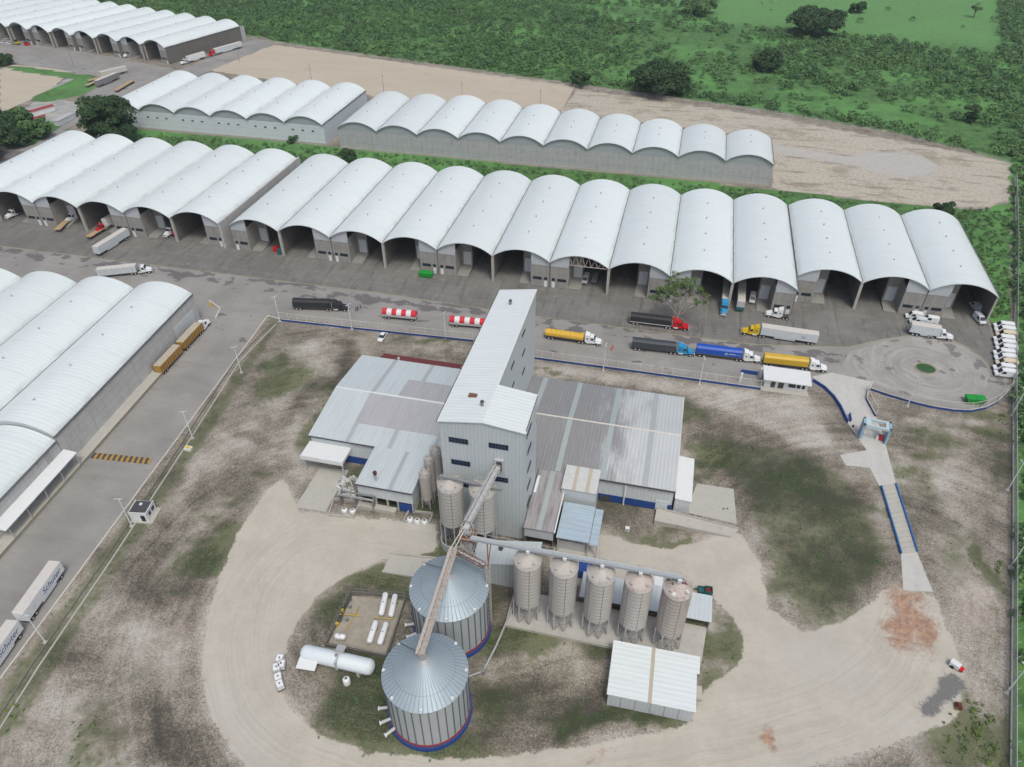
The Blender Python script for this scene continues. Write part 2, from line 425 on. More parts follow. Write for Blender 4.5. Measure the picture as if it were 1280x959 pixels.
for P in ([(352, 598), (330, 615), (300, 660), (275, 720), (256, 780), (252, 840), (262, 890), (285, 930), (330, 985), (620, 1040), (560, 958), (470, 945), (400, 920), (357, 880), (347, 835), (368, 785), (395, 745), (440, 715), (480, 700), (545, 690), (545, 655), (430, 645), (375, 640)],
          [(400, 1010), (470, 940), (560, 950), (640, 946), (760, 928), (860, 905), (960, 870), (1190, 880), (1195, 900), (1120, 928), (1000, 962), (900, 1000)],
          [(690, 690), (755, 668), (830, 688), (925, 665), (948, 700), (962, 760), (1005, 792), (1060, 775), (1110, 735), (1130, 736), (1166, 740), (1190, 800), (1205, 835), (1200, 890), (1000, 900), (860, 905), (885, 855), (925, 830), (932, 795), (905, 760), (885, 740), (700, 730)]):
    sand = np.maximum(sand, soft(P, 2))
for P in ([(262, 88), (342, 56), (718, 108), (702, 138), (466, 120)], [(0, 80), (95, 86), (62, 112), (0, 142)]):
    peach = np.maximum(peach, soft(P, 1))
white = np.maximum(white, soft([(722, 112), (960, 146), (1120, 176), (1198, 190), (1262, 204), (1262, 246), (1232, 262), (1130, 255), (966, 236), (966, 185), (905, 165), (700, 142)], 1))
white = np.maximum(white, .8*soft([(664, 452), (950, 492), (945, 505), (860, 500), (850, 492), (664, 468)], 2))
white = np.maximum(white, .75*soft([(860, 500), (1010, 492), (1045, 560), (1000, 560), (930, 520)], 2))
white = np.maximum(white, soft([(700, 760), (735, 765), (740, 880), (690, 850), (640, 830)], 4)*.6)
for (px, py, rx, ry, s) in ((398, 520, 3, 30, .9), (380, 470, 3, 22, .9), (1190, 620, 8, 22, .9), (1225, 760, 5, 22, .8), (60, 900, 12, 6, .9), (110, 760, 6, 10, .8), (180, 800, 9, 9, .8), (895, 780, 4, 6, .9),
                            (960, 700, 4, 10, .8), (240, 600, 5, 14, .7), (860, 470, 16, 2, .5), (140, 930, 14, 5, .8), (1090, 640, 4, 9, .7), (560, 440, 10, 2, .6), (1000, 760, 8, 3, .7), (640, 825, 4, 3, .6), (350, 560, 3, 10, .5)):
    white = np.maximum(white, blob(px, py, rx, ry, s))
for (px, py, rx, ry, s) in ((352, 482, 7, 11, 1), (350, 445, 5, 9, .7), (400, 545, 5, 8, .6), (850, 520, 7, 4, .7), (490, 625, 8, 3, .9), (480, 735, 12, 3, .9), (430, 770, 6, 6, .7), (460, 860, 9, 8, 1), (540, 915, 14, 4, .8),
                            (690, 790, 22, 4, .9), (860, 800, 5, 6, 1), (840, 655, 3, 3, .5), (860, 675, 12, 2.4, .9), (760, 905, 12, 2, .9), (820, 902, 12, 2, .9), (640, 870, 7, 6, .5), (970, 850, 6, 2, .8), (965, 885, 5, 2, .8),
                            (620, 760, 4, 8, .7), (650, 432, 4, 3, .8), (1250, 720, 3, 10, .8), (1220, 920, 12, 7, .9), (1210, 900, 8, 5, .8), (1060, 790, 9, 3, .4), (15, 890, 5, 3, .6), (125, 910, 4, 3, .6), (200, 640, 6, 3, .3), (690, 465, 6, 1.2, .6),
                            (570, 690, 14, 5, .8), (720, 640, 12, 6, .4), (985, 740, 7, 5, .5), (1060, 770, 8, 4, .5), (1170, 525, 5, 2, .4), (545, 430, 16, 1.8, .6), (1150, 600, 4, 10, .4), (1200, 700, 4, 12, .4), (1185, 500, 5, 1.2, .0)):
    grass = np.maximum(grass, blob(px, py, rx, ry, s))
for (px, py, rx, ry, s) in ((418, 450, 5, 14, 1), (405, 500, 4, 9, .8), (990, 600, 16, 12, .9), (1040, 680, 12, 12, .8), (1060, 740, 10, 5, .8), (925, 550, 10, 7, .6), (200, 740, 8, 8, .8), (230, 900, 6, 6, .8), (195, 890, 5, 5, .7),
                            (680, 870, 18, 8, .7), (740, 900, 22, 3, .8), (600, 900, 12, 6, .7), (1140, 550, 5, 10, .6), (210, 680, 7, 6, .5), (310, 560, 7, 10, .5), (280, 610, 7, 9, .5), (420, 880, 14, 6, .4), (1130, 215, 24, 6, .5), (1180, 205, 20, 7, .5),
                            (430, 800, 16, 12, .45), (460, 640, 12, 5, .6), (740, 650, 12, 5, .5), (640, 720, 20, 12, .5), (560, 640, 30, 10, .7), (1220, 640, 6, 30, .3), (860, 510, 12, 5, .4), (900, 745, 3, 8, .6), (260, 720, 6, 8, .4), (100, 850, 6, 6, .5)):
    dark = np.maximum(dark, blob(px, py, rx, ry, s))
for (px, py, rx, ry, s) in ((1150, 780, 4.6, 11, 1), (1135, 805, 4, 6, 1), (1168, 808, 4, 6, 1), (1155, 750, 3, 2, .9), (968, 928, 1.8, 1.6, 1), (330, 470, 6, 8, .25), (740, 953, 7, .8, .6), (290, 640, 6, 6, .3), (1060, 600, 6, 8, .3), (1150, 570, 8, 8, .3), (1235, 780, 5, 12, .45), (40, 800, 6, 4, .4),
                            (1150, 740, 2.6, 1.6, .9), (730, 480, 8, 2, .35), (800, 490, 10, 2, .35), (1000, 200, 12, 4, .3), (60, 110, 30, 8, .3)):
    red = np.maximum(red, blob(px, py, rx, ry, s))
grav = np.maximum(grav, soft([(1147, 885), (1175, 862), (1168, 850), (1195, 838), (1208, 855), (1200, 872), (1180, 880), (1163, 902)], 1))
# gravel/puddle pavement patches near the far lots
pave = soft([(1060, 196), (1100, 190), (1150, 193), (1175, 208), (1160, 220), (1120, 222), (1090, 212), (966, 190), (966, 182)], 1)
pave = np.maximum(pave, soft([(62, 112), (100, 88), (112, 92), (50, 122)], 1)); pave = np.maximum(pave, soft([(0, 150), (55, 122), (120, 130), (60, 175), (30, 160)], 1)*.8)
# vegetation beyond the plant
far_line = [G(-200, -10), G(60, 2), G(280, 42), G(318, 44), G(345, 52), G(718, 104), G(960, 138), G(1120, 166), G(1262, 202), G(1268, 420), G(1266, 600), G(1264, 800), G(1262, 985), (78, -300), (3500, -300), (3500, 8000), (-5900, 8000), (-5900, 700)]
field = soft(far_line, 1, world=True)
fl2 = np.maximum(soft([(165, 162), (410, 182), (968, 237), (1130, 256), (1232, 263), (1262, 250), (1262, 285), (1262, 345), (1130, 290), (380, 212), (120, 178)], 1), soft([(35, 125), (118, 88), (70, 82), (135, 100), (105, 118), (60, 128)], 1))
fl2 = np.maximum(fl2, soft([(20, 82), (120, 96), (110, 102), (15, 88)], 0)); fl2 = np.maximum(fl2, soft([(-200, 160), (60, 150), (105, 170), (50, 200), (-60, 240), (-300, 260)], 1))
fl2 = np.maximum(fl2, soft([(1200, 340), (1262, 330), (1262, 405), (1236, 402)], 1))
field = np.maximum(field, fl2)
ditch = soft([(0, 862), (345, 398), (352, 404), (250, 560), (130, 740), (20, 915), (-20, 940)], 1)
grass = np.maximum(grass, ditch*.5)
# irregular weedy and damp patches spread over the rest of the rough ground
site = soft([(0, 880), (350, 404), (600, 430), (664, 450), (950, 490), (1264, 500), (1262, 1000), (-200, 1100)], 3)
grass = np.maximum(grass, np.clip((wn(GX, GY, .075, 31)-.25)*1.6, 0, .85)*site)
dark = np.maximum(dark, np.clip((wn(GX, GY, .06, 41)-.2)*1.2, 0, .6)*site)
white = np.maximum(white, np.clip((wn(GX, GY, .09, 51)-.3)*1.5, 0, .7)*site)
fringe = sand.copy()
for _ in range(9):
    q_ = fringe.copy(); q_[1:-1, 1:-1] = (fringe[1:-1, 1:-1]+fringe[:-2, 1:-1]+fringe[2:, 1:-1]+fringe[1:-1, :-2]+fringe[1:-1, 2:])/5; fringe = q_
white = np.maximum(white, np.clip(fringe*2.2, 0, 1)*.75*(sand < .9))
pasture_m = soft([(740, -60), (850, 12), (905, 28), (985, 36), (1090, 44), (1180, 56), (1245, 62), (1254, -60)], 2)
nx, ny = len(gx), len(gy)
gm = bpy.data.meshes.new('ground')
VV = np.stack([GX, GY, np.zeros_like(GX)], -1).reshape(-1, 3)
ii = np.arange(nx*ny).reshape(ny, nx)
FF = np.stack([ii[:-1, :-1], ii[:-1, 1:], ii[1:, 1:], ii[1:, :-1]], -1).reshape(-1, 4)
def mesh_np(me, V, Fq):
    me.vertices.add(len(V)); me.vertices.foreach_set('co', V.astype(np.float32).ravel())
    me.loops.add(Fq.size); me.loops.foreach_set('vertex_index', Fq.astype(np.int32).ravel())
    me.polygons.add(len(Fq)); me.polygons.foreach_set('loop_start', np.arange(0, Fq.size, 4, dtype=np.int32)); me.polygons.foreach_set('loop_total', np.full(len(Fq), 4, np.int32))
    me.update(calc_edges=True)
mesh_np(gm, VV, FF)
def setattr4(me, name, arrs):
    a = me.color_attributes.new(name, 'FLOAT_COLOR', 'POINT')
    q = np.ones((arrs[0].size, 4), np.float32)
    for i, x in enumerate(arrs): q[:, i] = x.ravel()
    a.data.foreach_set('color', q.ravel())
def polydist(pts):
    P = np.array([G(*p) for p in pts]); D = np.full(GX.shape, 1e9); S = np.zeros(GX.shape); acc = 0
    for i in range(len(P)-1):
        a, c = P[i], P[i+1]; d = c-a; L = np.hypot(*d); t_ = np.clip(((GX-a[0])*d[0]+(GY-a[1])*d[1])/L**2, 0, 1)
        q = np.hypot(GX-a[0]-t_*d[0], GY-a[1]-t_*d[1]); sg = np.sign((GX-a[0])*d[1]-(GY-a[1])*d[0]); w_ = q < np.abs(D)
        D = np.where(w_, q*sg, D); S = np.where(w_, acc+t_*L, S); acc += L
    return D, S
def smooth_px(pts, it=3):
    for _ in range(it):
        q = [pts[0]]
        for i in range(len(pts)-1):
            a, c = pts[i], pts[i+1]; q += [(a[0]*.75+c[0]*.25, a[1]*.75+c[1]*.25), (a[0]*.25+c[0]*.75, a[1]*.25+c[1]*.75)]
        pts = q+[pts[-1]]
    return pts
TD, TS = polydist(smooth_px([(600, 690), (480, 670), (400, 660), (345, 690), (305, 750), (295, 830), (320, 900), (400, 950), (560, 980), (760, 950), (960, 915), (1090, 870), (1140, 800), (1148, 740)]))
grass = np.maximum(grass, .48*soft([(868, 545), (990, 562), (1062, 600), (1112, 690), (1105, 715), (1010, 786), (975, 740), (955, 690), (935, 620)], 3))
sand = np.clip(sand, 0, 1)
setattr4(gm, 'md', [TD, TS, pasture_m])
setattr4(gm, 'ma', [sand, grass, dark]); setattr4(gm, 'mb', [red, white, grav]); setattr4(gm, 'mc', [field, peach, pave])
def ground_mat():
    b = NB('ground_soil')
    A = b.sep(b.attr('ma').outputs['Color']); Bq = b.sep(b.attr('mb').outputs['Color']); Cq = b.sep(b.attr('mc').outputs['Color'])
    n1 = b.noise(.12, 8, .68); n2 = b.noise(.7, 6, .7); n3 = b.noise(2.6, 5, .7); n4 = b.noise(.035, 5, .6); n5 = b.noise(7, 3, .7)
    def msk(v, lo=.35, hi=.65, amp=.9, nn=n2, ex=None):
        q = b.math('ADD', v, b.math('MULTIPLY', b.math('SUBTRACT', nn, .5), amp))
        if ex is not None: q = b.math('ADD', q, b.math('MULTIPLY', b.math('SUBTRACT', ex, .5), .7))
        return b.math('MULTIPLY', b.ramp(q, lo, hi), b.ramp(v, 0, .12))
    n6 = b.noise(.05, 7, .7); n7 = b.noise(1.3, 7, .78)
    Dw = b.sep(b.attr('md').outputs['Color']); cw = b.n('ShaderNodeCombineXYZ'); b.setv(cw.inputs[0], b.math('ADD', b.math('MULTIPLY', Dw[0], .6), b.math('MULTIPLY', n1, 2.4))); b.setv(cw.inputs[1], b.math('MULTIPLY', Dw[1], .05))
    sw = b.noise(1.0, 7, .72, vec=cw.outputs[0]); far_ = b.ramp(b.sep(b.world())[1], 300, 315)
    def acc(base, *terms):
        q = base
        for f_, k_ in terms: q = b.math('ADD', q, b.math('MULTIPLY', b.math('SUBTRACT', f_, .5), k_))
        return q
    L0 = b.math('SUBTRACT', b.math('MULTIPLY_ADD', Bq[1], .42, .42), b.math('MULTIPLY', A[2], .40))
    L = acc(L0, (n1, 1.1), (n7, 1.15), (sw, .8), (n3, .9), (n5, 1.15), (n6, .6))
    cr = b.n('ShaderNodeValToRGB'); b.L.new(L, cr.inputs[0]); el = cr.color_ramp.elements
    el[0].position = .0; el[0].color = (.055, .052, .042, 1); el[1].position = 1.0; el[1].color = (.47, .45, .415, 1)
    for p_, c_ in ((.2, (.115, .103, .080)), (.42, (.205, .185, .152)), (.62, (.305, .283, .245)), (.8, (.385, .365, .328))):
        x_ = el.new(p_); x_.color = (*c_, 1)
    soil = cr.outputs[0]
    soil = b.mix(b.math('MULTIPLY', b.ramp(acc(n6, (n2, .5)), .56, .70), .35), soil, (.20, .145, .10))
    Gm = acc(b.math('MULTIPLY_ADD', A[1], .95, .20), (n7, 1.4), (n2, .9), (sw, .6), (n6, .5), (n5, .5))
    gr = b.mix(b.ramp(L, .1, .7), (.034, .050, .020), (.120, .130, .065)); gr = b.mix(b.ramp(n2, .55, .68), gr, (.060, .105, .032))
    soil = b.mix(b.math('MULTIPLY', b.ramp(Gm, .32, .80), .88), soil, gr)
    wht = b.mix(b.ramp(acc(n2, (n7, .8)), .3, .7), (.33, .30, .245), (.50, .465, .40)); stk = b.noise(.10, 8, .68, stretch=(.45, 2.2, 1))
    wht = b.mix(b.math('MULTIPLY', b.ramp(stk, .52, .64), .7), wht, (.17, .15, .11)); wht = b.mix(b.math('MULTIPLY', b.ramp(n6, .52, .62), .5), wht, (.21, .19, .14))
    soil = b.mix(b.math('MULTIPLY', msk(Bq[1], .35, .62, .8, n1, n3), far_), soil, wht)
    tr = b.noise(.4, 5, .6, stretch=(1, 1, 1))
    snd = b.mix(b.ramp(n1, .3, .7), (.420, .394, .342), (.505, .480, .426)); snd = b.mix(b.math('MULTIPLY', b.ramp(n2, .45, .8), .5), snd, (.37, .33, .27))
    snd = b.mix(b.math('MULTIPLY', b.ramp(n4, .5, .62), .35), snd, (0.449, 0.440, 0.416)); snd = b.mix(b.math('MULTIPLY', n5, .2), snd, (0.286, 0.270, 0.228))
    Dq = b.sep(b.attr('md').outputs['Color']); cx = b.n('ShaderNodeCombineXYZ'); b.setv(cx.inputs[0], b.math('MULTIPLY', b.math('ADD', Dq[0], b.math('MULTIPLY', n1, 3.0)), 1.9)); b.setv(cx.inputs[1], b.math('MULTIPLY', Dq[1], .03))
    trk = b.noise(1.0, 4, .65, vec=cx.outputs[0]); near_ = b.math('SUBTRACT', 1.0, b.ramp(b.math('ABSOLUTE', Dq[0]), 4, 10))
    snd = b.mix(b.math('MULTIPLY', b.math('MULTIPLY', b.ramp(trk, .50, .62), near_), .26), snd, (0.315, 0.295, 0.247)); snd = b.mix(b.math('MULTIPLY', b.math('MULTIPLY', b.ramp(trk, .46, .36), near_), .26), snd, (0.516, 0.505, 0.450))
    snd = b.mix(b.math('MULTIPLY', b.ramp(n7, .54, .7), .3), snd, (0.315, 0.300, 0.257))
    soil = b.mix(msk(A[0], .36, .60, 1.0, n2, n7), soil, snd)
    soil = b.mix(b.math('MULTIPLY', b.math('MULTIPLY', b.ramp(acc(b.math('MULTIPLY', Bq[0], .9), (n7, 1.4), (n2, .8)), .25, .95), b.ramp(Bq[0], 0, .3)), .85), soil, b.mix(b.ramp(n2, .4, .6), (.38, .21, .11), (.24, .13, .10)))
    soil = b.mix(b.math('MULTIPLY', b.ramp(acc(Bq[2], (n7, 1.8), (n2, .8)), .3, .8), b.ramp(Bq[2], 0, .15)), soil, b.mix(b.ramp(n5, .35, .65), (.085, .088, .09), (.23, .23, .225)))
    pe = b.mix(b.noise(.06, 5, .6, stretch=(.4, 1.4, 1)), (0.382, 0.335, 0.262), (0.497, 0.455, 0.376)); pe = b.mix(b.math('MULTIPLY', b.ramp(n1, .55, .7), .4), pe, (0.296, 0.265, 0.208))
    soil = b.mix(b.ramp(b.math('ADD', Cq[1], b.math('MULTIPLY', b.math('SUBTRACT', n2, .5), .2)), .4, .6), soil, pe)
    soil = b.mix(b.math('MULTIPLY', b.ramp(b.math('ADD', Cq[2], b.math('MULTIPLY', b.math('SUBTRACT', n2, .5), .3)), .4, .6), .85), soil, b.mix(b.ramp(n1, .4, .6), (.30, .31, .32), (0.401, 0.410, 0.386)))
    fm = b.noise(.02, 7, .62); fm2 = b.noise(.25, 7, .7)
    fd = b.mix(b.ramp(fm2, .38, .62), (.045, .115, .035), (.085, .195, .050)); fd = b.mix(b.ramp(fm, .45, .62), fd, (.095, .245, .065))
    fd = b.mix(b.math('MULTIPLY', b.ramp(n2, .56, .7), .4), fd, (.12, .16, .06)); fd = b.mix(b.math('MULTIPLY', b.ramp(n3, .52, .7), .35), fd, (.02, .045, .015))
    fd = b.mix(b.math('MULTIPLY', Dq[2], .85), fd, b.mix(b.ramp(fm2, .3, .7), (.085, .215, .065), (.12, .275, .085)))
    soil = b.mix(b.ramp(b.math('ADD', Cq[0], b.math('MULTIPLY', b.math('SUBTRACT', n2, .5), .5)), .4, .6), soil, fd)
    return b.out(soil, .95, bump=b.math('ADD', n3, b.math('MULTIPLY', n5, .5)), bd=.12, bs=.6)
gm.materials.append(ground_mat())
go = bpy.data.objects.new('ground', gm); COL.objects.link(go); tag(go, kind='structure')

def sheet(name, polys, z, mat, kind='structure', label=None, cat=None):
    b = MB()
    for P in polys: 
        n = len(P); a = sum(P[i][0]*P[(i+1) % n][1]-P[(i+1) % n][0]*P[i][1] for i in range(n))
        if a < 0: P = P[::-1]
        b.add([(p[0], p[1], z) for p in P], [tuple(range(n))])
    o = b.build(name, mat)
    # triangulate concave outlines safely
    bm = bmesh.new(); bm.from_mesh(o.data); bmesh.ops.triangulate(bm, faces=bm.faces[:], ngon_method='EAR_CLIP'); bm.to_mesh(o.data); bm.free()
    return tag(o, label, cat, kind=kind)
def yard_mat(name, base, apron=False):
    b = NB(name); p = b.world(); xyz = b.sep(p)
    n1 = b.noise(.06, 7, .62); n2 = b.noise(.35, 6, .65); n3 = b.noise(2.2, 5, .7); st = b.noise(.22, 6, .6, stretch=(.25, 1.2, 1))
    c = b.mix(b.ramp(n1, .3, .7), lerpc(base, .82), lerpc(base, 1.14)); c = b.mix(b.math('MULTIPLY', n3, .3), c, lerpc(base, .75))
    c = b.mix(b.math('MULTIPLY', b.ramp(st, .5, .72), .4), c, lerpc(base, .62))
    if apron:
        # slab joints and oily tyre marks running into the bays
        for ax, per, off in ((0, 10.05, .55), (1, 6.0, .3)):
            fr = b.math('FRACT', b.math('ADD', b.math('DIVIDE', xyz[ax], per), off)); c = b.mix(b.math('MULTIPLY', b.math('LESS_THAN', fr, .2/per), .35), c, (.30, .29, .25))
        ty = b.noise(.35, 6, .7, stretch=(1.6, .18, 1)); c = b.mix(b.math('MULTIPLY', b.ramp(ty, .50, .70), .65), c, (.055, .052, .055))
        c = b.mix(b.math('MULTIPLY', b.ramp(n2, .52, .7), .4), c, (.30, .27, .22))
        rough = .8
    else:
        # damp patches beside the kerb line and tyre sweeps
        band = b.math('SUBTRACT', 1.0, b.ramp(b.math('ABSOLUTE', b.math('SUBTRACT', xyz[1], 195.0)), 1.5, 5.5))
        wet = b.math('MULTIPLY', b.ramp(b.math('ADD', b.noise(.2, 4, .55, stretch=(.7, 1.3, 1)), b.math('MULTIPLY', band, .15)), .65, .665), b.math('GREATER_THAN', xyz[1], 150.0))
        c = b.mix(b.math('MULTIPLY', wet, .75), c, (.095, .09, .095))
        ty = b.noise(.5, 6, .65, stretch=(.12, 1.5, 1)); c = b.mix(b.math('MULTIPLY', b.ramp(ty, .54, .7), .3), c, lerpc(base, .6))
        rough = .75
    return b.out(c, rough, bump=n3, bd=.02)
M_yard = yard_mat('worn_grey_paving', (.275, .27, .258)); M_apron = yard_mat('stained_concrete_apron', (.172, .170, .162), True)
M_roadc = concrete('pale_concrete_road', (.45, .45, .43), stain=.4, var=.22, stretch=(1.3, .3, 1))
M_slab = concrete('light_slab_concrete', (.39, .385, .35), stain=.35, var=.15)
def kerbline():  # y of the yellow kerb at x
    return 197.5
yardP = [(-480, 300), (-480, 150), (-214, 140), (-146, 176.2), (-118, 176.2), G(349.5, 398), G(590, 424), G(664, 445), G(955, 488), G(1010, 480), G(1030, 486), G(1046, 500), G(1060, 525), G(1094, 520), G(1083, 495), G(1090, 486), G(1130, 502), G(1180, 512), G(1215, 512), G(1240, 506), G(1264, 488), (103.5, 226), (104, 300)]
# one paved sheet: the yard with the side road running down to the left
yard = [(-600, 282), (-600, 140), (-214, 140), (-143, 100), (-140, 20), G(-40, 905), G(337, 393), G(349.5, 397)]+yardP[6:]
sheet('yard_pavement', [yard], .02, M_yard)
ap = [(-600, 281.5), (-600, 196.5), (-147, 198.4), (-96, 198.8), (-47, 196.8), (12, 196.4), G(950, 431), G(1060, 434), G(1105, 424), G(1145, 418), G(1168, 419), G(1190, 425), G(1210, 434), G(1226, 445), G(1236, 458), G(1241, 471), G(1256, 474), (103, 226), (103.2, 281.5)]
sheet('loading_apron', [ap], .04, M_apron)
lane = [p for p in ap[1:16]]
kb = MB()
for i in range(len(lane)-1):
    a, c_ = Vector((*lane[i], .06)), Vector((*lane[i+1], .06)); kb.bar(a, c_, .28, .05)
tag(kb.build('yard_kerb', M_ydirt), kind='structure')
# concrete access road past the gate and weighbridge
sheet('access_road', [[G(1015, 471), G(1040, 466), G(1092, 478), G(1083, 494), G(1095, 521), G(1104, 545), G(1120, 605), G(1099, 608), G(1087, 585), G(1057, 582), G(1050, 569), G(1083, 563), G(1058, 527), G(1046, 503), G(1030, 487)],
                      [G(1126, 692), G(1146, 690), G(1166, 740), G(1129, 738)]], .06, M_roadc)
sheet('concrete_slab', [[G(871, 604.5), G(917, 611.5), G(921, 655), G(858, 641)]], .05, M_slab)
def circ_mat():
    b = NB('worn_turning_circle_paving'); xyz = b.sep(b.world()); c0 = G(1157, 461)
    dx_ = b.math('SUBTRACT', xyz[0], c0[0]); dy_ = b.math('SUBTRACT', xyz[1], c0[1])
    rr_ = b.math('SQRT', b.math('ADD', b.math('MULTIPLY', dx_, dx_), b.math('MULTIPLY', dy_, dy_)))
    n1 = b.noise(.15, 7, .65); cx_ = b.n('ShaderNodeCombineXYZ'); b.setv(cx_.inputs[0], b.math('ADD', b.math('MULTIPLY', rr_, .9), b.math('MULTIPLY', n1, 4.5))); b.setv(cx_.inputs[1], b.math('MULTIPLY', b.math('ARCTAN2', dy_, dx_), .5))
    tr_ = b.noise(1.0, 4, .6, vec=cx_.outputs[0])
    c = b.mix(b.ramp(n1, .3, .7), (.265, .262, .248), (.34, .335, .318)); c = b.mix(b.math('MULTIPLY', b.ramp(tr_, .52, .66), .5), c, (.20, .195, .185)); c = b.mix(b.math('MULTIPLY', b.ramp(tr_, .46, .34), .4), c, (.44, .43, .41))
    wt = b.ramp(b.noise(.12, 4, .6), .585, .60); c = b.mix(b.math('MULTIPLY', wt, .7), c, (.12, .115, .115))
    return b.out(c, .8)
sheet('turning_circle', [[G(1045, 470), G(1062, 440), G(1105, 427), G(1145, 421), G(1168, 422), G(1189, 428), G(1209, 437), G(1224, 447), G(1234, 459), G(1238, 472), G(1234, 484), G(1222, 493), G(1205, 499), G(1180, 502), G(1150, 499), G(1118, 489), G(1092, 480)]], .03, circ_mat())
# turnaround island
isl = G(1157, 461)
kb = MB(); kb.lathe([(2.6, .02), (2.6, .2), (2.3, .2), (2.3, .1)], 24, M_ydirt); kb.lathe([(2.3, .18), (0.01, .3)], 24, M_leaf)
o = kb.build('planted_traffic_island'); o.location = (isl[0], isl[1], .02); o.scale = (1.15, 1, 1)
tag(o, 'small round grassy island with pale kerb in the turning circle', 'traffic island')
# far roads
sheet('side_road', [[G(-60, 62), G(20, 48), G(225, 88), G(318, 48), G(345, 54), G(240, 98), G(170, 112), G(165, 118), G(130, 130), G(80, 165), G(70, 178), G(0, 215), G(-60, 240), G(-60, 210), G(40, 182), G(90, 150), G(105, 120), G(140, 98), G(60, 85), G(-60, 70)]], .03, M_yard)
sheet('loop_road', [[G(966, 181), G(1060, 196), G(1085, 191), G(1120, 191), G(1155, 197), G(1172, 207), G(1160, 219), G(1125, 222), G(1095, 216), G(1065, 206), G(966, 191)]], .03, concrete('cracked_pale_paving', (.40, .39, .37), var=.2, stain=.5))

# ------------------------------------------------------------------ arched halls
HW = 20.02; EAVE = 9.9; RISE = 3.6
def arcpts(w_=HW, n=20, rise=RISE, z0=EAVE, x0=0):
    r = (w_*w_/4+rise*rise)/(2*rise); a = math.asin(w_/2/r)
    return [(x0+w_/2+r*math.sin(-a+2*a*i/n), z0+r*math.cos(-a+2*a*i/n)-(r-rise)) for i in range(n+1)]
def arcz(x, w_=HW, rise=RISE, z0=EAVE):
    r = (w_*w_/4+rise*rise)/(2*rise); return z0+math.sqrt(max(0, r*r-(x-w_/2)**2))-(r-rise)
def arch_roof(L, y0=-.8, mat=None, parent=None, w_=HW, name='roof', rise=RISE, z0=EAVE):
    up = arcpts(w_, 20, rise, z0+.25); dn = arcpts(w_, 20, rise, z0)
    b = MB(); b.xprism([(x, z) for x, z in up]+[(x, z) for x, z in dn[::-1]], y0, L)
    o = b.build(name, mat, parent)
    return o
def gable(b, x0, x1, y, zlow, th=.15, m=None, n=8, z0=EAVE):
    xs = [x0+(x1-x0)*i/n for i in range(n+1)]
    prof = [(x0, zlow), (x1, zlow)]+[(x, arcz(x, z0=z0)-.02) for x in xs[::-1]]
    b.xprism(prof, y, y+th, m)
def vents(L, t, step=12.5, n=4, start=12, mat=None):
    for k in range(n):
        b = MB(); y = start+k*step; b.cyl((HW/2, y, EAVE+RISE+.2), (HW/2, y, EAVE+RISE+.75), .2, n=8); b.cyl((HW/2, y, EAVE+RISE+.75), (HW/2, y, EAVE+RISE+.9), .32, .1, n=8)
        b.build('ridge_vent', M_lgrey, t)
def gutter(L, t, side=1):
    x = HW if side == 1 else 0
    b = MB(); b.box(x-.24, x+.24, -.4, L, EAVE+.02, EAVE+.36); b.build('valley_gutter', M_gut, t)

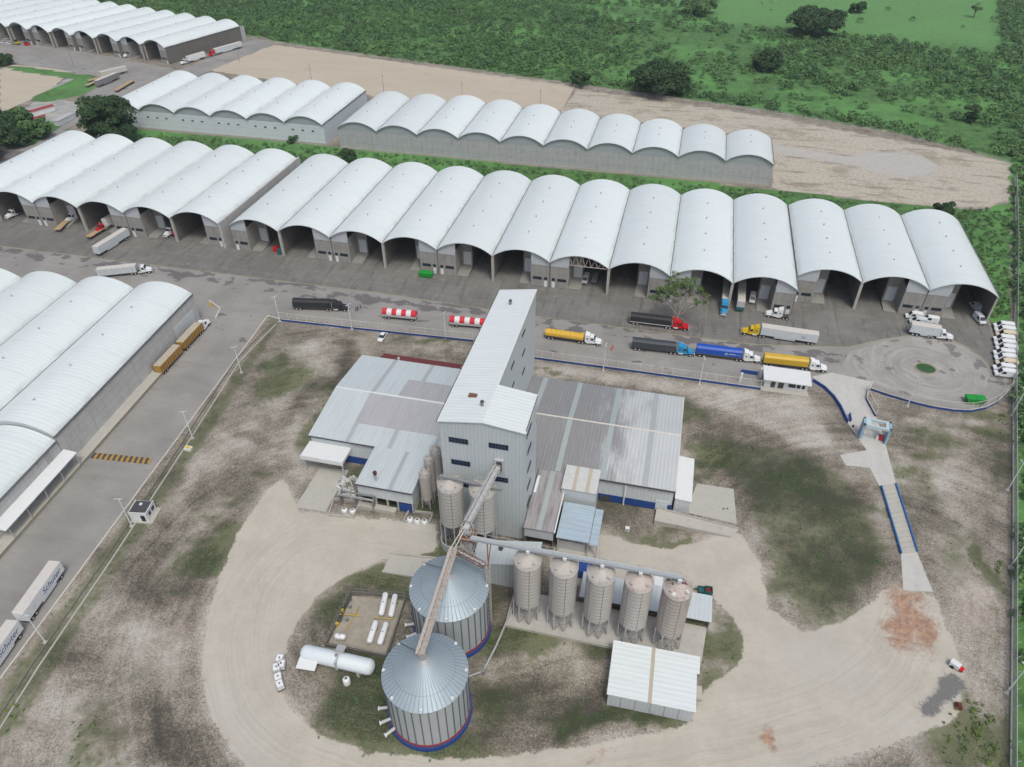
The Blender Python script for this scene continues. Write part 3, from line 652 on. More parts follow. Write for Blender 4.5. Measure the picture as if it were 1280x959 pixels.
def open_hall(L, loc, rz, mirror, label, group, roofmat=M_roof, depth_part=11, door=True, nv=4, truss=False, gut=True):
    """front-open arched bay; office + dock on one side of the opening (mirror: on the left)"""
    t = thing('warehouse_hall', loc, rz, label, 'warehouse', group)
    X = (lambda x: HW-x) if mirror else (lambda x: x)
    arch_roof(L, parent=t, mat=roofmat)
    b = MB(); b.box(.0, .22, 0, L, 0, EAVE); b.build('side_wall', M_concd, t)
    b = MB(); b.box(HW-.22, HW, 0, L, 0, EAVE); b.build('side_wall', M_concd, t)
    b = MB(); b.box(.22, HW-.22, L-.3, L, 0, EAVE, M_concd); gable(b, .1, HW-.1, L-.3, EAVE, m=M_gable, n=16); b.build('rear_wall', None, t)
    for x_ in (3, 11):
        b = MB(); b.box(x_, x_+4.5, L-.42, L-.32, .1, 6); b.build('rear_door', M_palebox, t)
    # entrance column on the open side
    b = MB(); b.box(X(-.02), X(.42), -.5, 0.3, 0, EAVE+.1); b.build('front_column', M_concl, t)
    # partition, dock recess back wall, office block on the far side of the bay
    ox = 13.4; px = 9.2; dd = 7.0
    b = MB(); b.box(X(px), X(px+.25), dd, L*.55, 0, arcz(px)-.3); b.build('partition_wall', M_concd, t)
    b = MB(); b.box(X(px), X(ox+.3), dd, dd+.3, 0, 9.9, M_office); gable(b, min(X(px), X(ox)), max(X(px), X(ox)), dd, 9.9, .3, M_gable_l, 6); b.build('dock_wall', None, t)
    b = MB(); b.box(X(px+.6), X(ox-.7), dd-.12, dd-.02, 1.1, 6.3)
    b.build('roller_door', M_palebox, t)
    b = MB(); b.hexa([(min(X(px), X(ox)), .3, 0), (max(X(px), X(ox)), .3, 0), (max(X(px), X(ox)), dd-.01, 0), (min(X(px), X(ox)), dd-.01, 0)],
                     [(min(X(px), X(ox)), .3, .25), (max(X(px), X(ox)), .3, .25), (max(X(px), X(ox)), dd-.01, 1.1), (min(X(px), X(ox)), dd-.01, 1.1)]); b.build('dock_ramp', M_rampc, t)
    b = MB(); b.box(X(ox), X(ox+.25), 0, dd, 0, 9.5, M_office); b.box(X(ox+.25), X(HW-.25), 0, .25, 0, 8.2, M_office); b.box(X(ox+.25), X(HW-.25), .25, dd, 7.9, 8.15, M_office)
    b.build('office_block', None, t)
    b = MB(); gable(b, min(X(ox), X(HW-.15)), max(X(ox), X(HW-.15)), .02, 8.25, .15, M_gable_l, 6); b.build('gable_panel', None, t)
    b = MB(); b.box(X(ox+.8), X(ox+3.9), -.06, .0, 2.6, 3.7); b.build('window', M_glass, t)
    b = MB(); b.box(X(HW-1.9), X(HW-.8), -.07, .0, .05, 2.3); b.build('door', M_white, t)
    b = MB(); b.box(X(HW-1.9), X(HW-.8), -.06, .0, 2.7, 3.7); b.build('window', M_glass, t)
    if truss:
        b = MB(); xs = np.linspace(.6, ox, 13)
        for i in range(12):
            zl = 9.6; b.bar((X(xs[i]), -.2, arcz(xs[i])-.25), (X(xs[i+1]), -.2, arcz(xs[i+1])-.25), .18); b.bar((X(xs[i]), -.2, zl), (X(xs[i+1]), -.2, zl), .18)
            b.bar((X(xs[i]), -.2, zl if i % 2 else arcz(xs[i])-.25), (X(xs[i+1]), -.2, arcz(xs[i+1])-.25 if i % 2 else zl), .14)
        b.build('roof_truss', M_pink, t)
    if gut: gutter(L, t)
    vents(L, t, n=nv)
    return t
def closed_hall(L, loc, rz, label, group, wallm, nv=2, sidewhite=False, windows=0, gm_=M_gable, start=14, step=14):
    t = thing('closed_warehouse_hall', loc, rz, label, 'warehouse', group)
    arch_roof(L, parent=t, mat=M_roof)
    b = MB(); b.box(0, .25, 0, L, 0, EAVE); b.build('side_wall', wallm, t)
    b = MB(); b.box(HW-.25, HW, 0, L, 0, EAVE); b.build('side_wall', wallm, t)
    b = MB(); b.box(.25, HW-.25, L-.3, L, 0, EAVE, wallm); gable(b, .1, HW-.1, L-.3, EAVE, m=gm_, n=16); b.build('rear_wall', None, t)
    b = MB(); b.box(.25, HW-.25, 0, .3, 0, EAVE-.4); b.build('front_wall', wallm, t)
    b = MB(); gable(b, .1, HW-.1, -.06, EAVE-.4, .2, gm_, 20); b.build('gable_panel', None, t)
    b = MB(); b.box(0.0, HW, -.15, 0, .02, 1.0); b.build('plinth', M_concl, t)
    for k in range(windows):
        b = MB(); x = 3+k*5.3; b.box(x, x+1.3, -.05, .0, 6.2, 6.9); b.build('vent_opening', M_dgrey, t)
    gutter(L, t); vents(L, t, n=nv, start=start, step=step)
    return t

# main row: ten bays + three set-back bays on the right
LM = 63.3
X0 = -158.7
def rowlabel(k, n, row, extra=''):
    return f'{ORD[k]} arched hall from the left in {row}{extra}'
hallA = hallB = None
for k in range(10):
    lab = f'{ORD[k]} white arched hall from the left in the ten-bay row'
    loc = (X0+k*HW, 215.7, 0)
    mir = (k % 2 == 1)  # office on the right for even bays
    if k == 6-0:
        open_hall(LM, loc, 0, True, lab+', steel truss in its opening', 'ten open-fronted halls of the long row', truss=True); continue
    # offices stand at valleys 0(left end), 2, 4 ... : even bays have the office at their left valley
    src = hallB if k % 2 == 0 else hallA
    if src is None:
        src = open_hall(LM, loc, 0, k % 2 == 0, lab, 'ten open-fronted halls of the long row')
        CH[src.name] = kids(src)
        if k % 2 == 0: hallB = src
        else: hallA = src
    else: copy_tree(src, loc, 0, lab)
for k in range(3):
    hs = copy_tree(hallB if k % 2 == 0 else hallA, (X0+10*HW+.5+k*HW, 225.2, 0), 0, f'{["left","middle","right-hand"][k]} one of the three set-back white arched halls at the right end', group='three set-back halls'); hs.scale = (1, .85, 1)
# left block of five (plus one off the left edge)
for k in range(6):
    kk = 5-k
    loc = (-163.3-(k+1)*HW, 216.4, 0)
    copy_tree(hallA if k % 2 == 0 else hallB, loc, 0, f'{ORD[k]} open arched hall counted leftwards from the concrete alley, left block', group='open halls of the left block')
for o in list(COL.objects):
    pass
def fix_L(): pass
# outer walls of the gap between the two blocks and of the right end
def wallthing(name, x0, x1, y0, y1, h, mat, label):
    b = MB(); b.box(x0, x1, y0, y1, 0, h); return tag(b.build(name, mat), label, 'wall')
wallthing('boundary_wall', -163.25, -162.6, 215.6, 281, EAVE+.6, M_conc, 'tall grey concrete block wall standing between the left and long rows of halls')

# far rows (closed backs)
for k in range(10):
    x = -162.0+k*HW; L = 369-319.6-max(0, (k-2))*2.75 if k > 1 else 47
    closed_hall(L, (x, 319.6, 0), 0, f'{ORD[k]} arched hall from the left in the grey-walled back row', 'grey-walled halls of the back row', M_wallgrey, nv=2, start=14, step=12 if k < 5 else 8)
for k in range(6):
    x = -290.6+k*HW
    closed_hall(54, (x, 321.6, 0), 0, f'{ORD[k]} arched hall from the left in the white-walled back block', 'white-walled halls of the back block', M_wallwhite, nv=3, windows=3)
# distant block top left (front faces the camera, turned about ten degrees)
ang = R(-16)
dx, dy = math.cos(ang), math.sin(ang)
cx0, cy0 = -327.0, 433.0
for k in range(12):
    j = k+1
    loc = (cx0-.981*20.4*j, cy0+.172*20.4*j-1.9, 0)
    hh_ = copy_tree(hallA if k % 2 == 0 else hallB, loc, ang, f'{ORD[k]} arched hall from the right in the distant top left block', group='halls of the distant block')
    hh_.scale = (1, 1.0+.03*k, 1)
b = MB(); b.box(0, .3, 0, 63, 0, EAVE+.1); o = b.build('boundary_wall', M_wallgrey); o.location = (cx0+.02, cy0, 0); o.rotation_euler = (0, 0, ang)
tag(o, 'long grey precast wall along the right side of the distant block, trucks parked below', 'wall')

# left foreground block, turned about four degrees
LR = R(3.75)
def lpt(u, v):  # u to the right from the block's right wall, v back from its far end (towards camera is negative)
    return (-144.9+u*math.cos(LR)-v*math.sin(LR)*-1*-1, 0)
c3, s3 = math.cos(-R(3.75)), math.sin(-R(3.75))
def LP(u, v):
    """local frame: origin at the far right corner, u right, v away from camera"""
    ca, sa = math.cos(R(3.75)), math.sin(R(3.75))
    return (-144.6+u*ca-v*sa, 169.5+u*sa+v*ca)
for k in range(4):
    for part in range(2):
        L = 67 if part == 0 else 60; drop = 0 if part == 0 else -1.3
        v0 = -67 if part == 0 else -127.3
        loc = (*LP(-HW*(k+1)+.0*k, v0), drop)
        side = 'far' if part == 0 else 'near lower'
        t = thing('ribbed_warehouse_hall', loc, R(3.75), f'{side} section of the {ORD[k]} ribbed white arched roof from the road, left foreground', 'warehouse', 'ribbed halls of the left foreground')
        arch_roof(L, y0=0, parent=t, mat=M_roof_l)
        b = MB(); b.box(0, .25, .02, L, -drop, EAVE); b.build('side_wall', M_conc, t)
        b = MB(); b.box(HW-.3, HW, .02, L, -drop, EAVE); b.build('side_wall', M_conc, t)
        for y_, zl in ((.05, EAVE-1.5), (L-.3, -drop)):
            b = MB(); gable(b, .1, HW-.1, y_, zl, .2, M_gable_l, 20); b.build('gable_panel', None, t)
        gutter(L, t)
        vents(L, t, n=4, start=8, step=14.5)
# loading dock with canopy along the road side of the left block
dk = thing('loading_dock', (*LP(0, -60), 0), R(3.75), 'long raised concrete loading dock beneath the left foreground hall wall', 'loading dock')
b = MB(); b.box(.05, 3.2, -62, 32, 0, 1.1); b.build('platform', M_slab, dk)
b = MB(); b.box(3.2, 3.32, -62, 32, .75, 1.12); b.build('dock_edge', M_ydirt, dk)
cn = thing('dock_canopy', (*LP(0, -66), 0), R(3.75), 'white flat canopy sheltering the bay doors on the left loading dock', 'canopy')
b = MB(); b.hexa([(.02, -26, 5.2), (3.4, -26, 4.6), (3.4, -.5, 4.6), (.02, -.5, 5.2)], [(.02, -26, 5.4), (3.4, -26, 4.8), (3.4, -.5, 4.8), (.02, -.5, 5.4)]); b.build('canopy_roof', M_white, cn)
for y in (-25, -19, -13, -7, -1):
    b = MB(); b.box(3.0, 3.15, y, y+.15, 1.1, 4.65); b.build('post', M_lgrey, cn)
for y in (-23, -17, -11, -5):
    b = MB(); b.box(.03, .12, y, y+3.2, 1.1, 4.3); b.build('bay_door', M_palebox, cn)
wd = MB(); wd.box(0, .1, 0, 11, 1.2, 6.0); o = wd.build('sliding_door', M_palebox); o.location = (*LP(.02, -13.5), 0); o.rotation_euler = (0, 0, R(3.75)); tag(o, 'large pale sliding door at the far end of the left hall side wall', 'door')
# yellow-black speed hump
sh = [G(113, 573), G(118, 566), G(190, 573), G(187, 581)]
def hump():
    a, bq, c, d = [Vector((*p, 0)) for p in sh]
    mb = MB(); n = 22
    for i in range(n):
        t0, t1 = i/n, (i+1)/n
        p = [a.lerp(d, t0), a.lerp(d, t1), bq.lerp(c, t1), bq.lerp(c, t0)]
        mb.add([(q.x, q.y, .05) for q in p]+[((p[0].x+p[3].x)/2, (p[0].y+p[3].y)/2, .14), ((p[1].x+p[2].x)/2, (p[1].y+p[2].y)/2, .14)], [(0, 1, 5, 4), (4, 5, 2, 3)], M_yelo if i % 2 else M_dgrey)
    tag(mb.build('speed_hump'), 'yellow and black striped speed hump across the side road', 'speed hump')
hump()

# ------------------------------------------------------------------ central mill tower
tw = thing('mill_tower', (-41, 106, 0), 0, 'tall pale blue clad mill tower with long white roof in the centre', 'building')
def tp(x): return x+41
H1, H2 = 32.3, 33.8
b = MB()
b.add([(0, 0, 0), (18.1, 0, 0), (18.1, 0, 32.6), (9.3, 0, H2), (0, 0, H1)], [(0, 1, 2, 3, 4)], M_tower)
b.add([(18.1, 0, 0), (18.1, 12, 0), (18.1, 12, 32.6), (18.1, 0, 32.6)], [(0, 1, 2, 3)], M_towers)
b.add([(18.1, 12, 0), (9.3, 12, 0), (9.3, 12, H2), (18.1, 12, 32.6)], [(0, 1, 2, 3)], M_tower)
b.add([(9.3, 12, 0), (9.3, 52, 0), (9.3, 52, H2), (9.3, 12, H2)], [(0, 1, 2, 3)], M_towers)
b.add([(9.3, 52, 0), (0, 52, 0), (0, 52, H1), (9.3, 52, H2)], [(0, 1, 2, 3)], M_tower)
b.add([(0, 52, 0), (0, 0, 0), (0, 0, H1), (0, 52, H1)], [(0, 1, 2, 3)], M_towers)
b.build('wall', None, tw)
b = MB()
b.hexa([(-.35, -.35, H1), (9.3, -.35, H2), (9.3, 52.3, H2), (-.35, 52.3, H1)], [(-.35, -.35, H1+.25), (9.3, -.35, H2+.25), (9.3, 52.3, H2+.25), (-.35, 52.3, H1+.25)], M_troof)
b.hexa([(9.3, -.35, H2), (18.4, -.35, 32.58), (18.4, 12.3, 32.58), (9.3, 12.3, H2)], [(9.3, -.35, H2+.25), (18.4, -.35, 32.83), (18.4, 12.3, 32.83), (9.3, 12.3, H2+.25)], M_troof)
rf = b.build('roof', None, tw)
b = MB(); b.box(-.5, -.36, -.3, 52, H1-.1, H1+.3, M_dgrey); b.box(18.15, 18.35, .4, 12, 32.84, 32.95, M_dgrey); b.build('gutter', None, rf)
b = MB(); b.box(-.4, 18.5, -.45, -.36, H1-.1, H1+.05, M_white)
b = MB(); b.box(9.31, 9.6, 12.31, 52.2, H2-.1, H2+.36); b.build('ridge_trim', M_white, rf)
for (x, y) in ((7.9, 5), (4.3, 45)):
    b = MB(); z = H1+x/9.3*1.5+.2; b.cyl((x, y, z), (x, y, z+1.1), .33, n=10, m=M_mgrey); b.cyl((x, y, z+1.1), (x, y, z+1.5), .48, .2, n=10, m=M_dgrey); b.build('roof_vent', None, tw)
b = MB(); b.box(4.1, 5.9, 7.6, 8.6, 33.2, 33.75); b.build('roof_hatch', M_rust, tw)
def win(p, w_, h, n, mat=M_bglass, axis='x', par=tw, frame=M_wframe):
    x, y, z = p
    b = MB()
    if axis == 'x': b.box(x, x+w_, y-.08, y-.01, z, z+h)
    else: b.box(x+.01, x+.08, y, y+w_, z, z+h)
    wo = b.build('window', mat, par)
    b = MB()
    for i in range(n+1):
        q = i/n*w_
        if axis == 'x': b.box(x+q-.05, x+q+.05, y-.13, y-.085, z, z+h)
        else: b.box(x+.085, x+.12, y+q-.05, y+q+.05, z, z+h)
    for zz in (z, z+h/2, z+h):
        if axis == 'x': b.box(x, x+w_, y-.10, y-.082, zz-.04, zz+.04)
    b.build('window_frame', frame, wo); return wo
for (x, z) in ((1.9, 27.0), (10.5, 27.2), (2.1, 20.6), (2.4, 14.0), (10.4, 17.6)):
    win((x, 0, z), 4.1, 1.35, 6)
for z in (24, 18.5, 13, 7.5): win((18.1, 2.6, z), 3.2, 1.2, 4, axis='y')
win((18.1, 1.5, 29.7), 4.2, 1.0, 4, axis='y')
for y, z in ((36.3, 29.8), (36.3, 23.9), (36.3, 18.0), (24.6, 28.6), (24.6, 22.4), (24.6, 16.4)): win((9.3, y, z), 3.0, .8, 4, axis='y')
b = MB(); b.box(11.7, 13.7, -.5, -.0, 20.9, 24.3, M_lgrey); b.box(12.1, 13.3, -.53, -.5, 21.3, 23.9, M_dgrey); b.build('conveyor_port', None, tw)

# ------------------------------------------------------------------ low production wings
def slope_roof(b, x0, x1, y0, z0, y1, z1, m, t=.2):
    b.hexa([(x0, y0, z0), (x1, y0, z0), (x1, y1, z1), (x0, y1, z1)], [(x0, y0, z0+t), (x1, y0, z0+t), (x1, y1, z1+t), (x0, y1, z1+t)], m)
M_clad = ribbed('pale_wall_cladding', (.55, .60, .63), 0, .9, .12, .45, .06, dirt=.15)
wl = thing('west_wing', (-81, 120, 0), 0, 'low pale-roofed production hall on the left side of the tower', 'building')
wl['label'] = 'wide low hall with pale galvanised roof left of the tower'
b = MB(); b.box(0, 39.8, 0, .2, 2.4, 7.5, M_clad); b.box(0, 39.8, 0.01, .19, 0, 2.4, M_navy)
b.add([(0, 0, 0), (0, 34, 0), (0, 34, 7.5), (0, 17, 9.3), (0, 0, 7.5)], [(0, 1, 2, 3, 4)], M_clad); b.box(.1, 39.8, 33.8, 34, 0, 7.5, M_clad); b.build('wall', None, wl)
b = MB(); slope_roof(b, -.4, 39.8, -.4, 7.5, 17, 9.4, M_wroof); slope_roof(b, -.4, 39.8, 17, 9.4, 34.4, 7.5, M_wroof); wroof = b.build('roof', None, wl)
b = MB(); b.box(-.3, 39.7, 16.75, 17.25, 9.58, 9.68); b.build('ridge_cap', M_white, wroof)
for x0 in (9.5, 20.5, 31.5):
    b = MB(); slope_roof(b, x0, x0+1.1, -.3, 7.72, 17, 9.62, M_greystrip, .03); slope_roof(b, x0, x0+1.1, 17, 9.62, 34.3, 7.72, M_greystrip, .03); b.build('skylight', None, wroof)
b = MB(); slope_roof(b, 9.6, 39.7, 6.0, 8.44, 16.6, 9.575, M_greyroof, .03); slope_roof(b, 17, 39.7, 17.4, 9.575, 25.5, 8.68, M_greyroof, .03); b.build('grey_roof_panels', M_greyroof, wroof)
b = MB(); b.box(-.4, 17.6, -.62, -.42, 7.35, 7.6); b.build('gutter', M_dgrey, wroof)
# red lean-to behind
rt = thing('lean_to', (-77, 154.1, 0), 0, 'narrow dark red lean-to roof behind the left production hall', 'lean-to')
b = MB(); slope_roof(b, .5, 36, .0, 6.6, 4.5, 5.9, M_redroof); slope_roof(b, 0.0, .5, .0, 6.6, 3.0, 5.9, M_redroof); b.build('roof', None, rt)
b = MB(); b.box(.6, 35.8, 4.0, 4.15, 0, 5.9); b.build('wall', M_concd, rt)
b = MB(); b.cyl((6, 2, 6.4), (6, 2, 7.2), .35, .3, n=8); b.build('vent', M_white, rt)
b = MB(); b.cyl((25, 2, 6.4), (25, 2, 7.2), .35, .3, n=8); b.build('vent', M_white, rt)
rt2 = thing('lean_to', (-31.5, 155.6, 0), 0, 'thin dark red roof edge behind the streaked right production hall', 'lean-to')
b = MB(); slope_roof(b, 0, 27, .0, 6.3, 1.5, 6.1, M_redroof); b.build('roof', None, rt2)
b = MB(); b.box(.3, 26.7, 1.2, 1.3, 0, 6.1); b.build('wall', M_concd, rt2)
# annex in front of the west wing
an = thing('front_annex', (-63.4, 107.5, 0), 0, 'ribbed pale roof annex with open bays, between left hall and small silos', 'building')
b = MB(); b.box(0, 13.6, 0, .2, 3.2, 7.1, M_clad); b.box(0, .2, .2, 12.4, 0, 7.1, M_clad); b.box(13.4, 13.6, .2, 12.4, 0, 7.1, M_clad)
for x in (.0, 4.0, 6.9, 9.5, 13.2): b.box(x, x+.4, 0.01, .4, 0, 3.2, M_concl)
b.box(9.9, 13.2, .1, .3, 0, 2.6, M_navy); b.box(.2, 13.4, 6, 6.2, 0, 3.4, M_concd); b.build('wall', None, an)
b = MB(); slope_roof(b, -.2, 13.8, -.4, 7.1, 12.09, 7.5, M_wroof); ar = b.build('roof', M_wroof, an)
b = MB(); slope_roof(b, 7.8, 8.8, -.38, 7.32, 12.09, 7.72, M_greystrip, .03); b.build('skylight', None, ar)
b = MB(); b.box(-.2, 13.8, -.58, -.42, 6.95, 7.25); b.build('gutter', M_dgrey, ar)
b = MB(); b.cyl((4.3, 1.5, 7.2), (4.3, 1.5, 9.6), .22, n=8, m=M_pipe); b.cyl((4.3, 1.5, 9.6), (4.3, 1.5, 10.3), .45, .5, n=10, m=M_maroon); b.build('chimney', None, ar)
b = MB(); b.box(0, 9.4, -1.5, 0, 0, 1.0); b.build('dock', M_slab, an)
# west canopy + slab + pits
cp = thing('entrance_canopy', (-81.5, 112.5, 0), 0, 'deep white box canopy over the vehicle entrance of the left hall', 'canopy')
b = MB(); b.box(0, 11.2, 2.0, 7.4, 4.7, 5.5, M_white); b.box(-.1, 11.3, 1.9, 2.0, 4.3, 5.6, M_white); b.build('canopy_roof', None, cp)
for x in (.4, 10.6):
    b = MB(); b.box(x, x+.3, 2.3, 2.6, 0, 4.7); b.build('post', M_lgrey, cp)
sheet('concrete_ramp', [[G(400, 584), G(436, 588), G(407, 640), G(369, 634)]], .05, M_slab)
def pit(pxs, label, h=.7):
    pts = [G(*p) for p in pxs]; b = MB()
    for i in range(len(pts)):
        a, c = Vector((*pts[i], h/2)), Vector((*pts[(i+1) % len(pts)], h/2)); b.bar(a, c, .25, h)
    o = b.build('bund_wall', M_concl); return tag(o, label, 'low wall')
pit([(411, 645), (418, 625), (450, 628), (442, 648)], 'low concrete bund around small white tanks beside the pale slab')
pit([(505, 653), (511, 640), (541, 643), (537, 655)], 'low concrete bund holding three white drums')
def tank_v(p, r, h, label, mat=M_white, name='small_tank', group=None):
    t = thing(name, (*p, 0), 0, label, 'tank', group)
    b = MB(); b.lathe([(r, .1), (r, h*.8), (r*.8, h*.93), (r*.3, h)], 20); b.lathe([(0.01, .1), (r, .1)], 20); b.build('tank_body', mat, t, smooth=True)
    b = MB(); b.cyl((0, 0, h*.98), (0, 0, h+.12), r*.32, n=12); b.build('lid', M_dgrey, t)
    return t
tank_v(G(434, 854), .72, 1.7, 'lone white water tank with dark lid on grass below the long gas tank')
for i, p in enumerate(((513, 652), (522, 654), (531, 655))):
    tank_v(G(*p), .75, 1.3, ['left', 'middle', 'right'][i]+' one of three white drums in the bund by the small silos', name='white_drum', group='three white drums')
for i, p in enumerate(((431, 640), (441, 641))):
    tank_v(G(*p), .7, 1.1, ['left', 'right'][i]+' of two small white tanks in the bund beside the pale slab', name='white_drum', group='two white drums')
# rubble beside slab
b = MB()
for i in range(90):
    p = G(random.uniform(424, 446), random.uniform(596, 624)); s = random.uniform(.15, .7)
    Mx = Matrix.Translation((*p, s*.3)) @ Matrix.Rotation(random.uniform(0, 6), 4, (random.random(), random.random(), 1))
    b.box(-s, s, -s*.5, s*.5, -s*.2, s*.3, random.choice([M_lgrey, M_concl, M_mgrey, M_white]), Mx)
tag(b.build('scrap_pile'), 'heap of scrap metal and rubble between pale slab and annex', 'scrap pile')
b = MB(); b.box(0, 9, 0, .3, 3.6, 4.0, M_pipe); b.box(0, 9, 1.2, 1.5, 3.6, 4.0, M_mgrey)
for x in (0.2, 4, 8.5): b.box(x, x+.2, 0, 1.5, 0, 3.6, M_mgrey)
o = b.build('pipe_rack'); o.location = (*G(425, 632), 0); tag(o, 'grey steel pipe rack in front of the scrap heap', 'pipe rack')

# east wing
ew = thing('east_wing', (-22.9, 121.6, 0), 0, 'wide low hall with dark streaked roof right of the tower', 'building')
W_ = 31.9
b = MB(); b.box(6, W_, 0, .2, 2.6, 7.6, M_clad); b.box(6, W_, .01, .19, .3, 2.6, M_navy)
b.add([(W_, 0, 0), (W_, 34, 0), (W_, 34, 7.6), (W_, 17, 9.4), (W_, 0, 7.6)], [(0, 1, 2, 3, 4)], M_clad); b.box(-8.6, W_, 33.8, 34, 0, 7.5, M_clad); b.build('wall', None, ew)
b = MB(); slope_roof(b, 0.03, W_+.3, -.4, 7.6, 17, 9.4, M_eroof); slope_roof(b, -8.7, 0.02, -3.0, 7.34, 12.99, 8.97, M_eroof); slope_roof(b, -8.7, W_+.3, 17, 9.4, 34.3, 7.6, M_eroof); slope_roof(b, -8.7, .0, 13, 8.98, 17, 9.4, M_eroof); er = b.build('roof', None, ew)
b = MB(); b.box(-4.7, W_+.2, 16.8, 17.2, 9.58, 9.7); b.build('ridge_cap', M_creamw, er)
for x0, sm in ((4.0, M_skylight), (14.5, M_skylight), (24.5, M_greystrip)):
    b = MB(); slope_roof(b, x0, x0+1.3, -.3, 7.83, 17, 9.63, sm, .03); slope_roof(b, x0, x0+1.3, 17, 9.63, 34.2, 7.83, sm, .03); b.build('skylight', None, er)
b = MB(); slope_roof(b, -5.6, -4.3, 17.3, 9.6, 34.2, 7.83, M_skylight, .03); b.build('skylight', None, er)
b = MB(); b.box(14.7, W_+.3, -.62, -.42, 7.4, 7.7, M_dgrey); b.box(W_+.3, W_+.45, -.4, 34.3, 7.6, 8.0, M_white); b.build('gutter', None, er)
b = MB(); b.cyl((20.8, -.35, .3), (20.8, -.35, 7.5), .18, n=8); b.build('downpipe', M_white, ew)
b = MB(); b.box(28.2, 31.0, -.15, -.02, .2, 3.6); b.build('roller_door', M_palebox, ew)
b = MB(); b.box(15, 17.6, -.1, -.02, .3, 2.0); b.build('dark_opening', M_dgrey, ew)
sb = thing('side_store', (9.6, 122, 0), 0, 'white flat-roofed side store against the right hall end wall', 'building')
b = MB(); b.box(0, 3.6, .2, 14.4, 0, 4.2, M_clad); b.build('wall', None, sb)
b = MB(); b.hexa([(-.1, 0, 4.5), (3.8, 0, 4.2), (3.8, 14.6, 4.2), (-.1, 14.6, 4.5)], [(-.1, 0, 4.7), (3.8, 0, 4.4), (3.8, 14.6, 4.4), (-.1, 14.6, 4.7)]); b.build('roof', M_white, sb)
da = thing('dark_roof_annex', (-22.7, 104.2, 0), 0, 'narrow dark weathered roof strip between tower and blue shed', 'building')
b = MB(); b.box(.2, 6.7, .2, .4, 3.2, 6.0, M_clad); b.box(6.5, 6.7, .4, 16.8, 0, 6.0, M_concd); b.box(.2, .5, .2, 17, 0, 3.2, M_concd); b.box(.2, 6.5, 5, 5.2, 0, 5.9, M_concd); b.build('wall', None, da)
b = MB(); slope_roof(b, 0, 6.9, 0, 6.0, 17.0, 7.55, M_oldroof); dr = b.build('roof', None, da)
b = MB(); slope_roof(b, 3.0, 4.0, 0, 6.22, 17.0, 7.77, M_skylight, .03); b.build('skylight', None, dr)
b = MB(); slope_roof(b, .15, .75, 10, 7.12, 15, 7.6, M_white, .04); slope_roof(b, 6.9, 7.15, 0, 6.0, 17.0, 7.6, M_white, .25); b.build('flashing', None, dr)
bx = thing('raised_store', (-16.2, 115.4, 0), 0, 'raised pale box store with white and tan striped roof', 'building')
b = MB(); b.box(0, 7.9, 0, 6.5, 0, 8.7, M_towers); b.build('wall', None, bx)
b = MB()
for i, mm in enumerate((M_dullw, M_tan, M_dullw, M_tan, M_dullw)):
    x = [0, 2.4, 3.2, 5.4, 6.3, 8.1][i:i+2]; slope_roof(b, x[0]-.1, x[1]-.1, -.2, 8.7, 7.0, 9.3, mm)
b.build('roof', None, bx)
bs = thing('blue_roof_shed', (-15.3, 104.2, 0), 0, 'open shed with pale blue sheet roof beside the row silos', 'shed')
b = MB(); slope_roof(b, 0, 7.3, 0, 4.7, 10.2, 5.3, M_blueroof); slope_roof(b, 7.4, 9.2, -.2, 4.45, 10.0, 5.0, M_blueroof); b.build('roof', None, bs)
b = MB(); b.box(.5, 6.4, 1.2, 1.4, 0, 2.8, M_lgrey); b.box(.3, .5, 1.2, 10, 0, 4.7, M_concd); b.box(.3, 9, 9.8, 10, 0, 4.6, M_concd); b.build('wall', None, bs)
for x in (.3, 7.0, 8.9):
    b = MB(); b.box(x, x+.25, .3, .55, 0, 4.5); b.build('post', M_lgrey, bs)
# loading ramp east
rp = [G(817, 656), G(913, 672), G(923, 662), G(840, 642), G(820, 640)]
b = MB(); b.hexa([(*rp[0], 0), (*rp[1], 0), (*rp[2], 0), (*rp[4], 0)], [(*rp[0], 1.3), (*rp[1], .12), (*rp[2], .12), (*rp[4], 1.3)], M_slab)
for a, c in ((0, 1), (4, 2)):
    A, C = Vector((*rp[a], 1.45)), Vector((*rp[c], .3)); b.bar(A, C, .22, .5, M_concl)
tag(b.build('loading_ramp'), 'sloping stained concrete ramp with raised edges right of the blue-banded wall', 'ramp')
b = MB(); b.box(0, 1, 0, .8, 0, .9, M_white); b.box(.2, .8, -.02, 0, .3, .6, M_dgrey); o = b.build('utility_cabinet'); o.location = (*G(781, 664), 0); tag(o, 'small white cabinet on bare ground in front of the blue-banded wall', 'cabinet')

